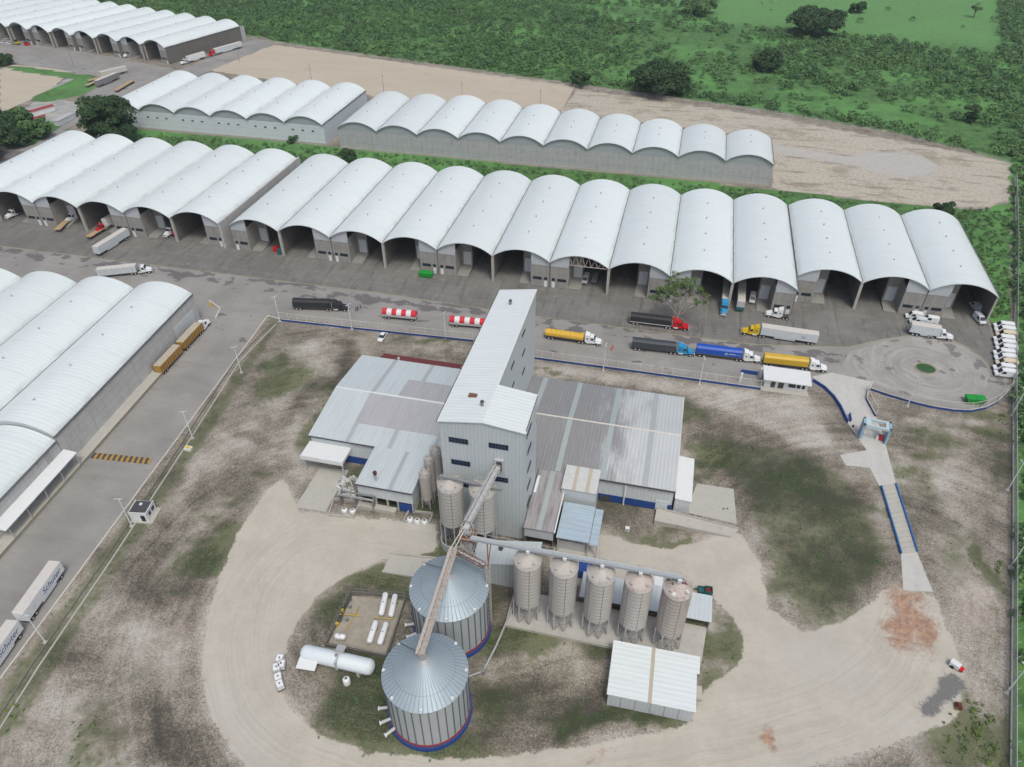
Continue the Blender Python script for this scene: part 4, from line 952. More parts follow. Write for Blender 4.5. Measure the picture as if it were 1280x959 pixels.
# ------------------------------------------------------------------ steel silos
def silo(cx, cy, zb, zt, r, label, group, shell=M_silo, top=M_silotop, skirt=False, name='grain_silo', nleg=8):
    t = thing(name, (cx, cy, 0), 0, label, 'silo', group)
    b = MB(); b.lathe([(r, zb), (r, zt)], 28); b.build('shell', shell, t, smooth=True)
    b = MB(); b.lathe([(r*1.02, zt), (r*1.0, zt+.12), (.35, zt+1.55), (.35, zt+1.8), (.01, zt+1.8)], 28, top)
    for i in range(4):
        a = math.pi/4+i*math.pi/2+.1; x, y = r*.72*math.cos(a), r*.72*math.sin(a); b.cyl((x, y, zt+.3), (x, y, zt+1.05), .26, n=8, m=M_silotop)
    b.build('cone_roof', None, t)
    b = MB(); b.lathe([(r*.98, zb), (.4, max(.8, zb-3.4)), (.4, max(.5, zb-3.9))], 20); b.build('hopper', M_silotop, t, smooth=True)
    b = MB()
    for i in range(24):
        a, c = 2*math.pi*i/24, 2*math.pi*(i+1)/24; rr = r*1.0
        for z in (zt+.6, zt+1.1): b.bar((rr*math.cos(a), rr*math.sin(a), z), (rr*math.cos(c), rr*math.sin(c), z), .05)
        if i % 2 == 0: b.bar((rr*math.cos(a), rr*math.sin(a), zt), (rr*math.cos(a), rr*math.sin(a), zt+1.1), .05)
    b.build('handrail', M_lgrey, t)
    for i in range(nleg):
        a = 2*math.pi*(i+.5)/nleg; c = 2*math.pi*(i+1.5)/nleg
        x, y = r*math.cos(a), r*math.sin(a); b = MB(); b.box(x-.11, x+.11, y-.11, y+.11, 0, zb+.3); b.build('leg', M_lgrey if shell is M_silo else M_pink, t)
        b = MB(); x2, y2 = r*math.cos(c), r*math.sin(c); b.bar((x, y, .3), (x2, y2, zb-.2), .08); b.bar((x2, y2, .3), (x, y, zb-.2), .08); b.bar((x, y, zb*.5), (x2, y2, zb*.5), .08); b.build('brace', M_mgrey, t)
    if skirt:
        b = MB(); b.lathe([(r*1.12, 0), (r*1.12, 2.4), (r*1.05, 2.4), (r*1.05, 0)], 28); b.build('base_ring', M_lgrey, t, smooth=False)
    return t
sl = ['leftmost clean pinkish silo of the row of five', 'second pinkish silo from the left with dark ring on top', 'middle silo of the row of five with a few rust spots on its cone',
      'fourth silo from the left with orange rust on its cone', 'rightmost, heavily rusted silo of the row of five']
silos = []
for i in range(5):
    t = silo(-18.0+7.1*i, 86.8, 5.8, 18.0, 2.72, sl[i], 'five silos in a row on the platform', M_silo_r if i == 4 else M_silo, [M_silotop, M_silotop, M_silotop, M_silotop_o, M_silotop_r][i])
    silos.append(t)
silo(-37.9, 101.2, 8.4, 19.3, 2.75, 'left one of two dusty silos against the tower front, on a round base ring', 'two silos before the tower', skirt=True)
silo(-30.9, 101.2, 8.4, 19.3, 2.75, 'right one of two dusty silos before the tower, behind the inclined conveyor', 'two silos before the tower')
for i, (px, py, r, zb, zt) in enumerate(((535, 632, 1.35, 3, 10.5), (541, 622, 1.2, 3, 12.5), (549, 616, 1.3, 3, 14))):
    p = G(px, py); silo(p[0], p[1], zb, zt, r, ['front smooth narrow silo between annex and tower', 'middle brownish narrow silo between annex and tower', 'rear and tallest narrow silo between annex and tower'][i], 'narrow silos beside the tower', simple('smooth_dusty_shell', (.42, .39, .36), .7, var=.12, dirt=.3), M_silotop, name='narrow_silo', nleg=4)
rng_ = random.Random(4)
for i in range(16):
    a = rng_.uniform(0, 6.28); q = rng_.uniform(.5, 2.3); z = 18.0+1.55*(1-q/2.72)+.12
    Mx = Matrix.Translation((q*math.cos(a), q*math.sin(a), z)) @ Matrix.Rotation(a, 4, 'Z') @ Matrix.Rotation(rng_.uniform(.35, .8), 4, 'Y')
    b = MB(); b.box(-rng_.uniform(.3, .6), rng_.uniform(.3, .6), -.3, .3, 0, .05, None, Mx); b.build('loose_roof_plate', [M_dgrey, M_maroon, M_pink, M_white][i % 4], silos[4])
# platform under the row
pf = thing('silo_platform', (0, 0, 0), 0, 'long low concrete platform beneath the row of five silos', 'platform')
b = MB(); b.prism([(-21.6, 83.4), (17.5, 83.8), (18.3, 92), (-21.6, 92)], 0, .45); b.build('slab', M_concl, pf)
b = MB(); b.box(-21.7, 17.4, 83.0, 83.35, 0, .75); b.box(-21.7, -21.4, 83.4, 90, .45, 1.2); b.build('kerb', M_slab, pf)
dk2 = thing('loading_bay_roof', (0, 0, 0), 0, 'long pale sheet roof running behind the five silos', 'loading bay')
b = MB(); b.hexa([(-8, 91.5, 3.0), (18.8, 91.5, 3.0), (18.8, 97.6, 3.4), (-8, 97.6, 3.4)], [(-8, 91.5, 3.15), (18.8, 91.5, 3.15), (18.8, 97.6, 3.55), (-8, 97.6, 3.55)]); b.build('roof', M_wroof, dk2)
b = MB(); b.box(-8, 18.7, 97.2, 97.4, 0, 3.3); b.box(18.4, 18.6, 91.7, 97.2, 0, 3.1); b.build('wall', M_concl, dk2)
b = MB(); b.box(-9.5, -8.1, 98.3, 101, 0, 2.4); b.box(-8.1, -5, 98.3, 101, 0, 2.2); o = b.build('blue_container', M_navy); tag(o, 'dark blue steel container glimpsed behind the second and third silos', 'container')
b = MB(); b.box(3.6, 8.6, 98.4, 100.8, 0, 2.5); b.box(3.6, 8.6, 98.2, 98.4, 2.2, 2.4, M_white); o = b.build('teal_container', M_teal); tag(o, 'teal steel container between the fourth and fifth silos', 'container')
# crates right of silo five
for i, (px, py, mm, nm_) in enumerate(((868, 744, M_wood, 'timber-topped'), (876, 741, M_teal, 'open teal'), (880, 749, M_teal, 'dark teal'), (869, 752, M_green, 'dark green'), (885, 741, M_red, 'red-edged'))):
    p = G(px, py); t = thing('storage_crate', (*p, 0), R(3), f'{nm_} crate among the bins right of the rusted silo', 'crate', 'crates beside the rusted silo')
    b = MB(); 
    for a in ((-.8, .8, -.8, -.72), (-.8, .8, .72, .8), (-.8, -.72, -.72, .72), (.72, .8, -.72, .72)): b.box(*a, .1, 1.3)
    b.box(-.8, .8, -.8, .8, .1, .2); b.build('crate_sides', M_teal if i != 3 else simple('dark_green_paint', (.01, .06, .03)), t)
    b = MB(); b.box(-.7, .7, -.7, .7, .2, .8); b.build('contents', M_maroon if mm is M_red else mm, t)
# hopper house
hh = thing('intake_house', (-31.2, 92.6, 0), 0, 'grey intake house with lopsided pale roof behind the leftmost silo', 'building')
b = MB(); b.add([(0, 0, 0), (13.6, 0, 0), (13.6, 0, 8.9), (0, 0, 5.8)], [(0, 1, 2, 3)], M_tower); b.add([(0, 6, 0), (13.6, 6, 0), (13.6, 6, 8.9), (0, 6, 5.8)], [(3, 2, 1, 0)], M_tower)
b.add([(13.6, 0, 0), (13.6, 6, 0), (13.6, 6, 8.9), (13.6, 0, 8.9)], [(0, 1, 2, 3)], M_towers); b.add([(0, 0, 0), (0, 6, 0), (0, 6, 5.8), (0, 0, 5.8)], [(3, 2, 1, 0)], M_towers); b.build('wall', None, hh)
b = MB(); b.hexa([(-.2, -.2, 5.8), (13.9, -.2, 9.0), (13.9, 6.2, 9.0), (-.2, 6.2, 5.8)], [(-.2, -.2, 5.98), (13.9, -.2, 9.18), (13.9, 6.2, 9.18), (-.2, 6.2, 5.98)]); b.build('roof', M_wroof, hh)
b = MB(); b.cyl((5.4, 3.8, 7), (5.4, 3.8, 8.1), .5, n=10); b.build('roof_vent', M_dgrey, hh)
b = MB(); b.box(-21.5, -17.4, 88.6, 91.4, 0, 1.6); o = b.build('concrete_block', M_concl); tag(o, 'squat concrete block beside the legs of the leftmost silo', 'concrete block')
# ------------------------------------------------------------------ round corrugated bins
def bin_(cx, cy, r, ze, za, label):
    t = thing('corrugated_bin', (cx, cy, 0), 0, label, 'grain bin', 'two round grain bins')
    b = MB(); b.lathe([(r, 1.3), (r, ze)], 48); b.build('shell', M_binwall, t, smooth=True)
    b = MB(); b.lathe([(r+.25, ze-.1), (r+.25, ze), (.6, za), (.6, za+.4), (.01, za+.4)], 56); b.build('cone_roof', M_binroof, t)
    b = MB()
    for i in range(32):
        a = 2*math.pi*i/32; x, y = (r+.07)*math.cos(a), (r+.07)*math.sin(a)
        Mx = Matrix.Translation((x, y, 0)) @ Matrix.Rotation(a, 4, 'Z'); b.box(-.07, .07, -.085, .085, 1.3, ze-.05, None, Mx)
    b.build('stiffeners', M_stiff, t)
    b = MB(); b.lathe([(r+.45, 0), (r+.45, 1.15), (r-.1, 1.15)], 48, M_navy); b.lathe([(r+.2, 1.15), (r+.2, 1.6), (r, 1.6)], 48, simple('dull_red_paint', (.22, .035, .04), .6)); b.build('base_ring', None, t)
    b = MB()
    for i in range(8):
        a = 2*math.pi*(i+.3)/8; x, y = (r-.15)*math.cos(a), (r-.15)*math.sin(a); b.box(x-.22, x+.22, y-.22, y+.22, ze+.05, ze+.55)
    b.build('roof_vent', M_white, t)
    for k, a in enumerate((3.45, 3.75, 4.02)):
        x, y = r*math.cos(a), r*math.sin(a); ux, uy = math.cos(a), math.sin(a)
        b = MB(); b.cyl((x, y, 1.9), (x+ux*1.9, y+uy*1.9, 1.7), .3, n=10, m=M_lgrey); b.cyl((x+ux*1.9, y+uy*1.9, 1.7), (x+ux*2.1, y+uy*2.1, 1.7), .42, n=10, m=M_white); b.build('aeration_fan', None, t)
    b = MB(); a = 2.6
    for s in (-.25, .25): b.bar(((r+.3)*math.cos(a)-s*math.sin(a), (r+.3)*math.sin(a)+s*math.cos(a), 0), ((r+.3)*math.cos(a)-s*math.sin(a), (r+.3)*math.sin(a)+s*math.cos(a), ze+.5), .07)
    for i in range(40): 
        z = .3+i*.35; b.bar(((r+.3)*math.cos(a)+.25*math.sin(a), (r+.3)*math.sin(a)-.25*math.cos(a), z), ((r+.3)*math.cos(a)-.25*math.sin(a), (r+.3)*math.sin(a)+.25*math.cos(a), z), .04)
    b.build('ladder', M_lgrey, t)
    b = MB()
    for i in range(14):
        q = i/13; rr = r*(1-q)*.98+.6; z0 = ze+(za-ze)*q+.1; b.bar((rr*math.cos(a), rr*math.sin(a), z0), (rr*math.cos(a), rr*math.sin(a), z0+.7), .05)
    b.bar((r*math.cos(a), r*math.sin(a), ze+.8), (.7*math.cos(a), .7*math.sin(a), za+.7), .06); b.build('roof_rail', M_dgrey, t)
    return t
bin_(-31.0, 63.0, 7.35, 13.2, 17.6, 'nearest round corrugated grain bin with conveyor ending on its cone')
bin_(-32.1, 80.6, 7.45, 13.2, 17.6, 'round corrugated grain bin behind the nearest one, crossed by the rusty conveyor')
# conveyors
J = Vector((-31.2, 88.5, 20.6))
def conv(name, p0, p1, label, truss_m, deck=M_lgrey, w_=1.0, h=1.2, n=12, cover=None):
    t = thing(name, tuple(Vector(p0)), 0, label, 'conveyor')
    o0 = Vector(p0); q = Vector(p1)-o0
    b = MB(); b.truss((0, 0, 0), q, w_, h, n, .11, truss_m); b.build('truss_frame', None, t)
    b = MB(); b.bar((0, 0, .0), q, w_*.55, .28, deck); b.build('conveyor_deck', None, t)
    if cover:
        b = MB(); u = q.normalized().cross(Vector((0, 0, 1))).normalized()*(w_*.5+.35); b.bar(u, q+u, .35, .08, cover); b.bar(u+Vector((0, 0, 1)), q+u+Vector((0, 0, 1)), .06, .06, cover); b.build('walkway', None, t)
    return t
conv('inclined_conveyor', (-28.5, 105.4, 22.6), (-31.0, 91.2, 20.4), 'pale inclined conveyor from the tower port down to the transfer tower', M_lgrey, w_=1.1, h=.9, n=9, cover=M_pipe)
conv('bin_conveyor', (-31.6, 84.0, 20.8), (-31.2, 62.6, 18.9), 'rusty truss conveyor reaching over both round bins to the nearest cone', M_pink, deck=M_pinkd, w_=.9, h=.9, n=16, cover=M_pink)
conv('cross_conveyor', (-31.0, 84.0, 20.2), (-25.6, 83.2, 18.6), 'short rusty cross conveyor over the right edge of the rear bin', M_rust, w_=.9, h=.9, n=5)
t = thing('connecting_duct', (-40, 100.6, 21.4), 0, 'short grey duct joining the tops of the two silos before the tower', 'duct')
b = MB(); b.bar((0, .5, 0), (13.5, .2, -.6), .5, .5, M_mgrey); b.build('duct_body', None, t)
b = MB(); b.cyl((2.1, .5, 0), (2.1, .6, -1.2), .25, n=8, m=M_pink); b.cyl((9.1, .3, -.3), (9.1, .6, -1.3), .25, n=8, m=M_pink); b.build('spout', None, t)
t = thing('silo_top_conveyor', (-29.5, 87.4, 20.35), 0, 'long pale blue-grey conveyor running along the tops of the five silos', 'conveyor')
b = MB(); b.box(0, 40.3, -.32, .32, -.28, .28); b.build('conveyor_deck', simple('blue_grey_duct', (.34, .375, .41), .45, var=.2, dirt=.4), t)
b = MB(); b.box(0, 40.3, .55, 1.15, -.45, -.38); b.bar((0, 1.15, .5), (40.3, 1.15, .5), .05)
for i in range(17): b.bar((i*2.5, 1.15, -.4), (i*2.5, 1.15, .5), .05)
b.build('walkway', M_lgrey, t)
for i in range(5):
    b = MB(); b.box(11.2+7.1*i, 11.9+7.1*i, -.8, -.44, -.3, .25); b.cyl((11.5+7.1*i, 0, -.35), (11.5+7.1*i, -.3, -.9), .2, n=8); b.build('outlet_spout', M_white, t)
# transfer tower carrying the conveyor heads
t = thing('transfer_tower', (-30.6, 88.8, 0), 0, 'rusty lattice transfer tower between rear bin and intake house', 'steel tower')
b = MB(); b.truss((0, 0, 0), (0.001, 0, 21.6), 2.2, 2.2, 10, .14, M_pink); b.build('lattice_frame', None, t)
b = MB(); b.box(-1.5, 1.5, -1.5, 1.8, 19.2, 19.35, M_rust); b.box(-.5, .6, -.5, .6, 20, 22, M_lgrey); b.box(-1.2, -.5, -.2, .6, 19.4, 20.6, M_mgrey); b.build('head_platform', None, t)
b = MB(); b.cyl((.2, .2, 0), (.2, .2, 20), .3, n=10); b.cyl((-.4, .2, 0), (-.4, .2, 20), .3, n=10); b.build('bucket_elevator_leg', M_lgrey, t)
t = thing('support_mast', (-24.9, 83.2, 0), 0, 'slim white-pink support mast at the right rim of the rear bin', 'mast')
b = MB(); b.truss((0, 0, 0), (0.001, 0, 18.6), .7, .7, 14, .09, M_pink); b.build('mast_frame', None, t)
b = MB(); b.bar((0, 0, 18.4), (-.5, 4.5, 20.5), .2); b.bar((0, .4, 17.2), (-1.5, 5.0, 19.8), .25); b.build('stay', M_rust, t)
b = MB(); b.bar((-32.4, 83.6, 20.9), (-31, 90.2, 21.6), .14); b.bar((-31.6, 83.6, 20.9), (-30.6, 90.2, 21.6), .14)
tag(b.build('tie_beam', M_creamw), 'pair of cream tie beams linking transfer tower and bin conveyor', 'beam')
pr = thing('grain_pipe', (0, 0, 0), 0, 'grey pipe with elbow running on the ground right of the round bins', 'pipe')
b = MB(); P3 = [(*G(604, 842), .9), (*G(620, 812), 1.2), (*G(641, 764), 1.5)]; b.cyl(P3[0], P3[1], .22, n=10); b.cyl(P3[1], P3[2], .22, n=10); b.cyl((*G(583, 852), 1.5), P3[0], .18, n=8); b.build('pipe_run', M_pipe, pr)
b = MB(); b.box(P3[0][0]-.4, P3[0][0]+.4, P3[0][1]-.4, P3[0][1]+.4, 0, 1.3); b.box(P3[1][0]-.15, P3[1][0]+.15, P3[1][1]-.15, P3[1][1]+.15, 0, 1.2); b.build('support', M_mgrey, pr)
# white store bottom right of centre
ws = thing('white_store', (.5, 71.4, 0), R(.8), 'white flat-roofed store in front of the silos, split by a tan roof strip', 'building')
b = MB(); b.box(.15, 15.6, 0, 10.9, 0, 3.8, M_gable_l); 
b.build('wall', ribbed('light_blue_grey_cladding', (.36, .42, .48), 0, .8, .1, .5, .05), ws)
for x in (2.6, 5.2, 7.9, 10.5, 13.1):
    b = MB(); b.box(x-.05, x+.05, -.04, 0, 0, 3.8); b.build('cladding_joint', M_mgrey, ws)
b = MB(); b.box(-.1, 7.3, -.15, 11.1, 3.82, 4.05, M_troof); b.box(7.3, 8.0, -.15, 11.1, 3.82, 4.0, M_tan); b.box(8.0, 15.9, -.15, 11.1, 3.82, 4.05, M_troof); b.box(15.9, 16.4, 7.5, 11.1, 3.82, 4.05, M_troof); b.build('roof', None, ws)
b = MB(); b.box(15.7, 17.4, 4.4, 7.0, 0, .5); b.box(15.7, 17.4, 4.3, 4.4, .5, .8); b.box(15.7, 17.4, 7.0, 7.1, .5, .8); b.build('entrance_step', M_slab, ws)

# conveyor foundation ramp on the left of the rear bin
b = MB(); q = [G(478, 716), G(488, 693), G(552, 700), G(545, 727)]; b.prism(q, 0, .25, M_slab)
b.bar((*q[0], .4), (*q[3], .4), .3, .5, M_concl); b.bar((*q[1], .4), (*q[2], .4), .3, .5, M_concl); tag(b.build('truck_intake_pad'), 'grooved grey concrete pad with kerbs left of the rear round bin', 'concrete pad')

# ------------------------------------------------------------------ gas tank yard
def htank(p0, p1, r, z, label, group=None, name='gas_tank', mat=None):
    mat = mat or M_whiteb
    p0, p1 = Vector((*p0, 0)), Vector((*p1, 0)); c = (p0+p1)/2; L = (p1-p0).length; rz = math.atan2(p1.y-p0.y, p1.x-p0.x)
    t = thing(name, (c.x, c.y, 0), rz, label, 'gas tank', group)
    prof = [(.01, -L/2), (r*.5, -L/2+r*.1), (r*.85, -L/2+r*.32), (r, -L/2+r*.7), (r, L/2-r*.7), (r*.85, L/2-r*.32), (r*.5, L/2-r*.1), (.01, L/2)]
    b = MB(); n = 24; v = []
    for rr, x in prof:
        for i in range(n): a = 2*math.pi*i/n; v.append((x, rr*math.cos(a), z+rr*math.sin(a)))
    fs = [(j*n+i, (j+1)*n+i, (j+1)*n+(i+1) % n, j*n+(i+1) % n) for j in range(len(prof)-1) for i in range(n)]
    b.add(v, fs); b.build('tank_shell', mat, t, smooth=True)
    for s in (-.3, .3):
        b = MB(); b.box(s*L-.25, s*L+.25, -r*.9, r*.9, 0, z-r*.55); b.build('saddle', M_concl, t)
    b = MB(); b.cyl((0, 0, z+r*.95), (0, 0, z+r+.18), r*.22, n=10); b.build('valve_cover', M_mgrey, t)
    return t
bt = htank(G(379, 822, 0), G(470, 843, 0), 1.55, 2.2, 'big long white gas tank on concrete saddles left of the bins', mat=simple('pale_tank_paint', (.62, .69, .73), .5, var=.06, dirt=.15))
b = MB(); b.box(.2, .6, -1.62, 1.62, 1.2, 3.85, M_lgrey); b.box(-.6, 1.2, .6, 2.2, 3.9, 4.0, M_pipe)
for x in (-.6, 1.2): b.bar((x, 2.2, 0), (x, 2.2, 4.8), .08, m=M_pipe); b.bar((x, .7, 3.9), (x, .7, 4.8), .08, m=M_pipe)
b.build('access_platform', None, bt)
for i, (a, c, lab) in enumerate((((477, 773), (483, 745), 'rear left white gas cylinder in the walled pipe yard'), ((489, 775), (495, 747), 'rear right white gas cylinder in the walled pipe yard'),
                                 ((462, 808), (471, 780), 'front left white gas cylinder in the walled pipe yard'), ((475, 810), (484, 782), 'front right white gas cylinder in the walled pipe yard'))):
    htank(G(*a), G(*c), .62, 1.1, lab, 'four white gas cylinders')
htank(G(419, 798), G(433, 800), .6, .9, 'short white gas drum just above the long tank', name='gas_drum')
yd = thing('gas_yard_wall', (0, 0, 0), 0, 'low dark wall enclosing the gas pipe yard', 'wall')
pts = [G(438, 742), G(508, 748), G(484, 822), G(407, 808)]
for i in range(4):
    b = MB(); b.bar((*pts[i], .45), (*pts[(i+1) % 4], .45), .22, .9); b.build('wall_side', M_concd, yd)
b = MB()
for i in range(4):
    a, c = Vector((*pts[i], 0)), Vector((*pts[(i+1) % 4], 0))
    for k in range(8): q = a.lerp(c, k/8); b.bar((q.x, q.y, .9), (q.x, q.y, 1.9), .05)
    b.bar((a.x, a.y, 1.9), (c.x, c.y, 1.9), .05)
b.build('handrail', M_mgrey, yd)
gp = thing('gas_pipework', (0, 0, 0), 0, 'yellow gas pipes and valves at the left side of the pipe yard', 'pipework')
b = MB()
def pl(pts_, z, r=.09, m=M_yellowp):
    for i in range(len(pts_)-1): b.cyl((*G(*pts_[i]), z), (*G(*pts_[i+1]), z), r, n=6, m=m)
pl([(414, 793), (432, 752)], .5); pl([(425, 770), (452, 772)], .6); pl([(433, 790), (448, 762)], .5); pl([(427, 764), (441, 752)], .9, .12, M_dgrey); pl([(445, 770), (448, 762)], .6); pl([(468, 776), (492, 778)], 1.2); pl([(470, 774), (462, 806)], .4, .07, M_mgrey); pl([(430, 768), (426, 780)], .7, .16, M_dgrey)
b.build('pipe_run', None, gp)
for i, p in enumerate(((428, 765), (434, 776), (422, 782), (438, 760))):
    b = MB(); q = G(*p); b.box(q[0]-.3, q[0]+.3, q[1]-.25, q[1]+.25, 0, .9); b.build('valve', M_mgrey if i % 2 else M_yellowp, gp)
sheet('gravel_bed', [[G(441, 745), G(505, 751), G(482, 818), G(411, 804)]], .03, concrete('loose_gravel', (.30, .275, .23), var=.5, stain=.6))
rs = thing('pump_shelter', (*G(388, 835), 0), R(4), 'small white-roofed pump shelter at the left end of the long gas tank', 'shelter')
b = MB(); b.hexa([(-1.9, -1.7, 2.2), (1.9, -1.7, 2.2), (1.9, 1.4, 2.5), (-1.9, 1.4, 2.5)], [(-1.9, -1.7, 2.32), (1.9, -1.7, 2.32), (1.9, 1.4, 2.62), (-1.9, 1.4, 2.62)]); b.build('roof', M_white, rs)
for x in (-1.7, 1.7):
    for y in (-1.4, 1.2):
        b = MB(); b.box(x-.06, x+.06, y-.06, y+.06, 0, 2.3); b.build('post', M_mgrey, rs)
b = MB(); b.box(-1, 1, -.6, .6, 0, 1); b.build('pump', M_mgrey, rs)
ibc = [(351, 827, 'topmost'), (353, 834, 'second from top, right-hand'), (347, 838, 'left-hand middle'), (349, 850, 'fourth from top'), (351, 859, 'bottom')]
tp_ = None
for i, (px, py, nm_) in enumerate(ibc):
    lab = f'{nm_} white cube tank in the cluster beside the gravel track'
    if tp_ is None:
        tp_ = thing('cube_tank', (*G(px, py), 0), R(8), lab, 'liquid container', 'white cube tanks by the track')
        b = MB(); b.box(-.5, .5, -.6, .6, .18, 1.15); b.build('tank_body', M_whiteb, tp_, bevel=.08)
        b = MB()
        for x in (-.55, -.18, .18, .55):
            for y in (-.65, .65): b.bar((x, y, .1), (x, y, 1.2), .035)
        for z in (.3, .75, 1.2):
            for y in (-.65, .65): b.bar((-.55, y, z), (.55, y, z), .035)
            for x in (-.55, .55): b.bar((x, -.65, z), (x, .65, z), .035)
        b.build('wire_cage', M_lgrey, tp_)
        b = MB(); b.box(-.6, .6, -.7, .7, 0, .14); b.build('pallet', M_dgrey, tp_)
        b = MB(); b.cyl((0, 0, 1.15), (0, 0, 1.22), .13, n=10); b.build('cap', M_dgrey, tp_)
        tp_.scale = (1.25, 1.25, 1.25)
    else: copy_tree(tp_, G(px, py), R(8+i*9), lab)

# ------------------------------------------------------------------ walls, fences, gate area
def road_fence(name, pts, label, wallh=.75, h=3.2, step=3.0, wm=M_navy, mesh=M_mesh2, pm=M_creamw):
    t = thing(name, (*pts[0], 0), 0, label, 'fence')
    o0 = Vector((*pts[0], 0)); P = [Vector((*p, 0))-o0 for p in pts]
    b = MB(); bm_ = MB(); bp = []
    for i in range(len(P)-1):
        a, c = P[i], P[i+1]; up = Vector((0, 0, 1))
        b.bar(a+up*wallh/2, c+up*wallh/2, .3, wallh, wm); b.bar(a+up*(wallh+.03), c+up*(wallh+.03), .34, .06, M_concl)
        bm_.add([a+up*(wallh+.06), c+up*(wallh+.06), c+up*h, a+up*h], [(0, 1, 2, 3)], mesh); bm_.bar(a+up*h, c+up*h, .07, m=pm)
        L = (c-a).length; n = max(1, int(L/step))
        for k in range(n+(i == len(P)-2)): bp.append(a.lerp(c, k/n))
    b.build('base_wall', None, t); bm_.build('wire_panel', None, t)
    for q in bp[:99]:
        b = MB(); b.box(q.x-.06, q.x+.06, q.y-.06, q.y+.06, wallh, h+.15); b.build('post', pm, t)
    return t
road_fence('roadside_fence', [G(350, 401), G(440, 411), G(591, 427)], 'blue-based wire fence with cream posts left of the tower, by the black truck')
road_fence('roadside_fence', [G(664, 448), G(800, 466), G(950, 487)], 'blue-based wire fence with pale posts right of the tower, by the queued trucks')
arc1 = [G(1016, 477), G(1030, 486), G(1042, 498), G(1050, 510), G(1059, 529)]
t = thing('curved_parapet', (0, 0, 0), 0, 'curving deep blue parapet wall beside the guard office on the left of the drive', 'wall')
b = MB()
for i in range(4): b.bar((*arc1[i], .5), (*arc1[i+1], .5), .35, 1.0)
b.build('wall_face', M_navy, t)
b = MB(); b.box(G(1062, 523)[0]-.15, G(1062, 523)[0]+.15, G(1062, 523)[1]-1.6, G(1062, 523)[1]+1.2, 0, 1.1); tag(b.build('open_gate', M_navy), 'short blue gate panel standing open at the drive before the portal', 'gate')
arc2 = [G(1084, 490), G(1086, 487), G(1110, 495), G(1140, 504), G(1165, 510), G(1190, 514), G(1212, 515), G(1232, 511), G(1247, 503), G(1262, 488)]
road_fence('curved_fence', arc2, 'blue-based wire fence curving round the turning circle')
road_fence('gate_fence', [G(1084, 491), G(1083, 500), G(1094, 521)], 'short blue-based fence running from turning circle to the pale blue portal')
# right perimeter fence
pf_ = thing('perimeter_fence', (0, 0, 0), 0, 'long grey chain link perimeter fence along the right edge of the site', 'fence')
fp = [G(1262, 1040), G(1264, 850), G(1266, 650), G(1266, 500), G(1268, 400), G(1270, 300), G(1268, 222)]
b = MB(); bp = []
for i in range(len(fp)-1):
    a, c = Vector((*fp[i], 0)), Vector((*fp[i+1], 0)); u = Vector((0, 0, 1))
    b.add([a, c, c+u*2.8, a+u*2.8], [(0, 1, 2, 3)], M_mesh); b.bar(a+u*2.8, c+u*2.8, .08, m=M_lgrey); b.bar(a+u*.2, c+u*.2, .3, .4, M_concl)
    n = int((c-a).length/3.4)
    for k in range(n): bp.append(a.lerp(c, k/n))
b.build('chain_link', None, pf_)
for q in bp[:99]:
    b = MB(); b.bar((q.x, q.y, 0), (q.x, q.y, 2.8), .1); b.bar((q.x, q.y, 2.8), (q.x+.5, q.y, 3.3), .08); b.build('post', M_lgrey, pf_)
# far boundary fence
pf2 = thing('field_fence', (0, 0, 0), 0, 'thin concrete-posted fence between the sandy lots and the green bush behind', 'fence')
fq = [G(345, 56), G(718, 110), G(960, 142), G(1120, 170), G(1262, 205)]
b = MB(); bp = []
for i in range(len(fq)-1):
    a, c = Vector((*fq[i], 0)), Vector((*fq[i+1], 0)); u = Vector((0, 0, 1)); b.add([a, c, c+u*2.2, a+u*2.2], [(0, 1, 2, 3)], M_mesh2); b.bar(a+u*2.2, c+u*2.2, .06, m=M_mgrey); n = max(1, int((c-a).length/6))
    for k in range(n): bp.append(a.lerp(c, k/n))
b.build('chain_link', None, pf2)
for q in bp[:95]:
    b = MB(); b.bar((q.x, q.y, 0), (q.x, q.y, 2.4), .14); b.build('post', M_concl, pf2)
# drain walls along the side road
t = thing('roadside_kerb_wall', (0, 0, 0), 0, 'thin pale kerb wall along the right edge of the side road', 'kerb wall')
b = MB(); q = [G(-30, 892), G(0, 850), G(335, 395), G(350, 399)]
for i in range(3): b.bar((*q[i], .15), (*q[i+1], .15), .22, .3)
b.build('kerb_run', M_creamw, t)
t = thing('drain_channel', (0, 0, 0), 0, 'weathered grey drain channel running parallel to the side road', 'drain')
b = MB(); q = [G(-30, 960), G(50, 832), G(140, 700), G(230, 562), G(300, 452), G(345, 406)]
for i in range(5): 
    b.bar((*q[i], .12), (*q[i+1], .12), .3, .3)
b.build('channel_edge', M_concl, t)
b = MB(); q2 = [(p[0]-1.6, p[1]) for p in q]
for i in range(5): b.bar((*q2[i], .12), (*q2[i+1], .12), .25, .24)
b.build('channel_edge', M_concd, t)
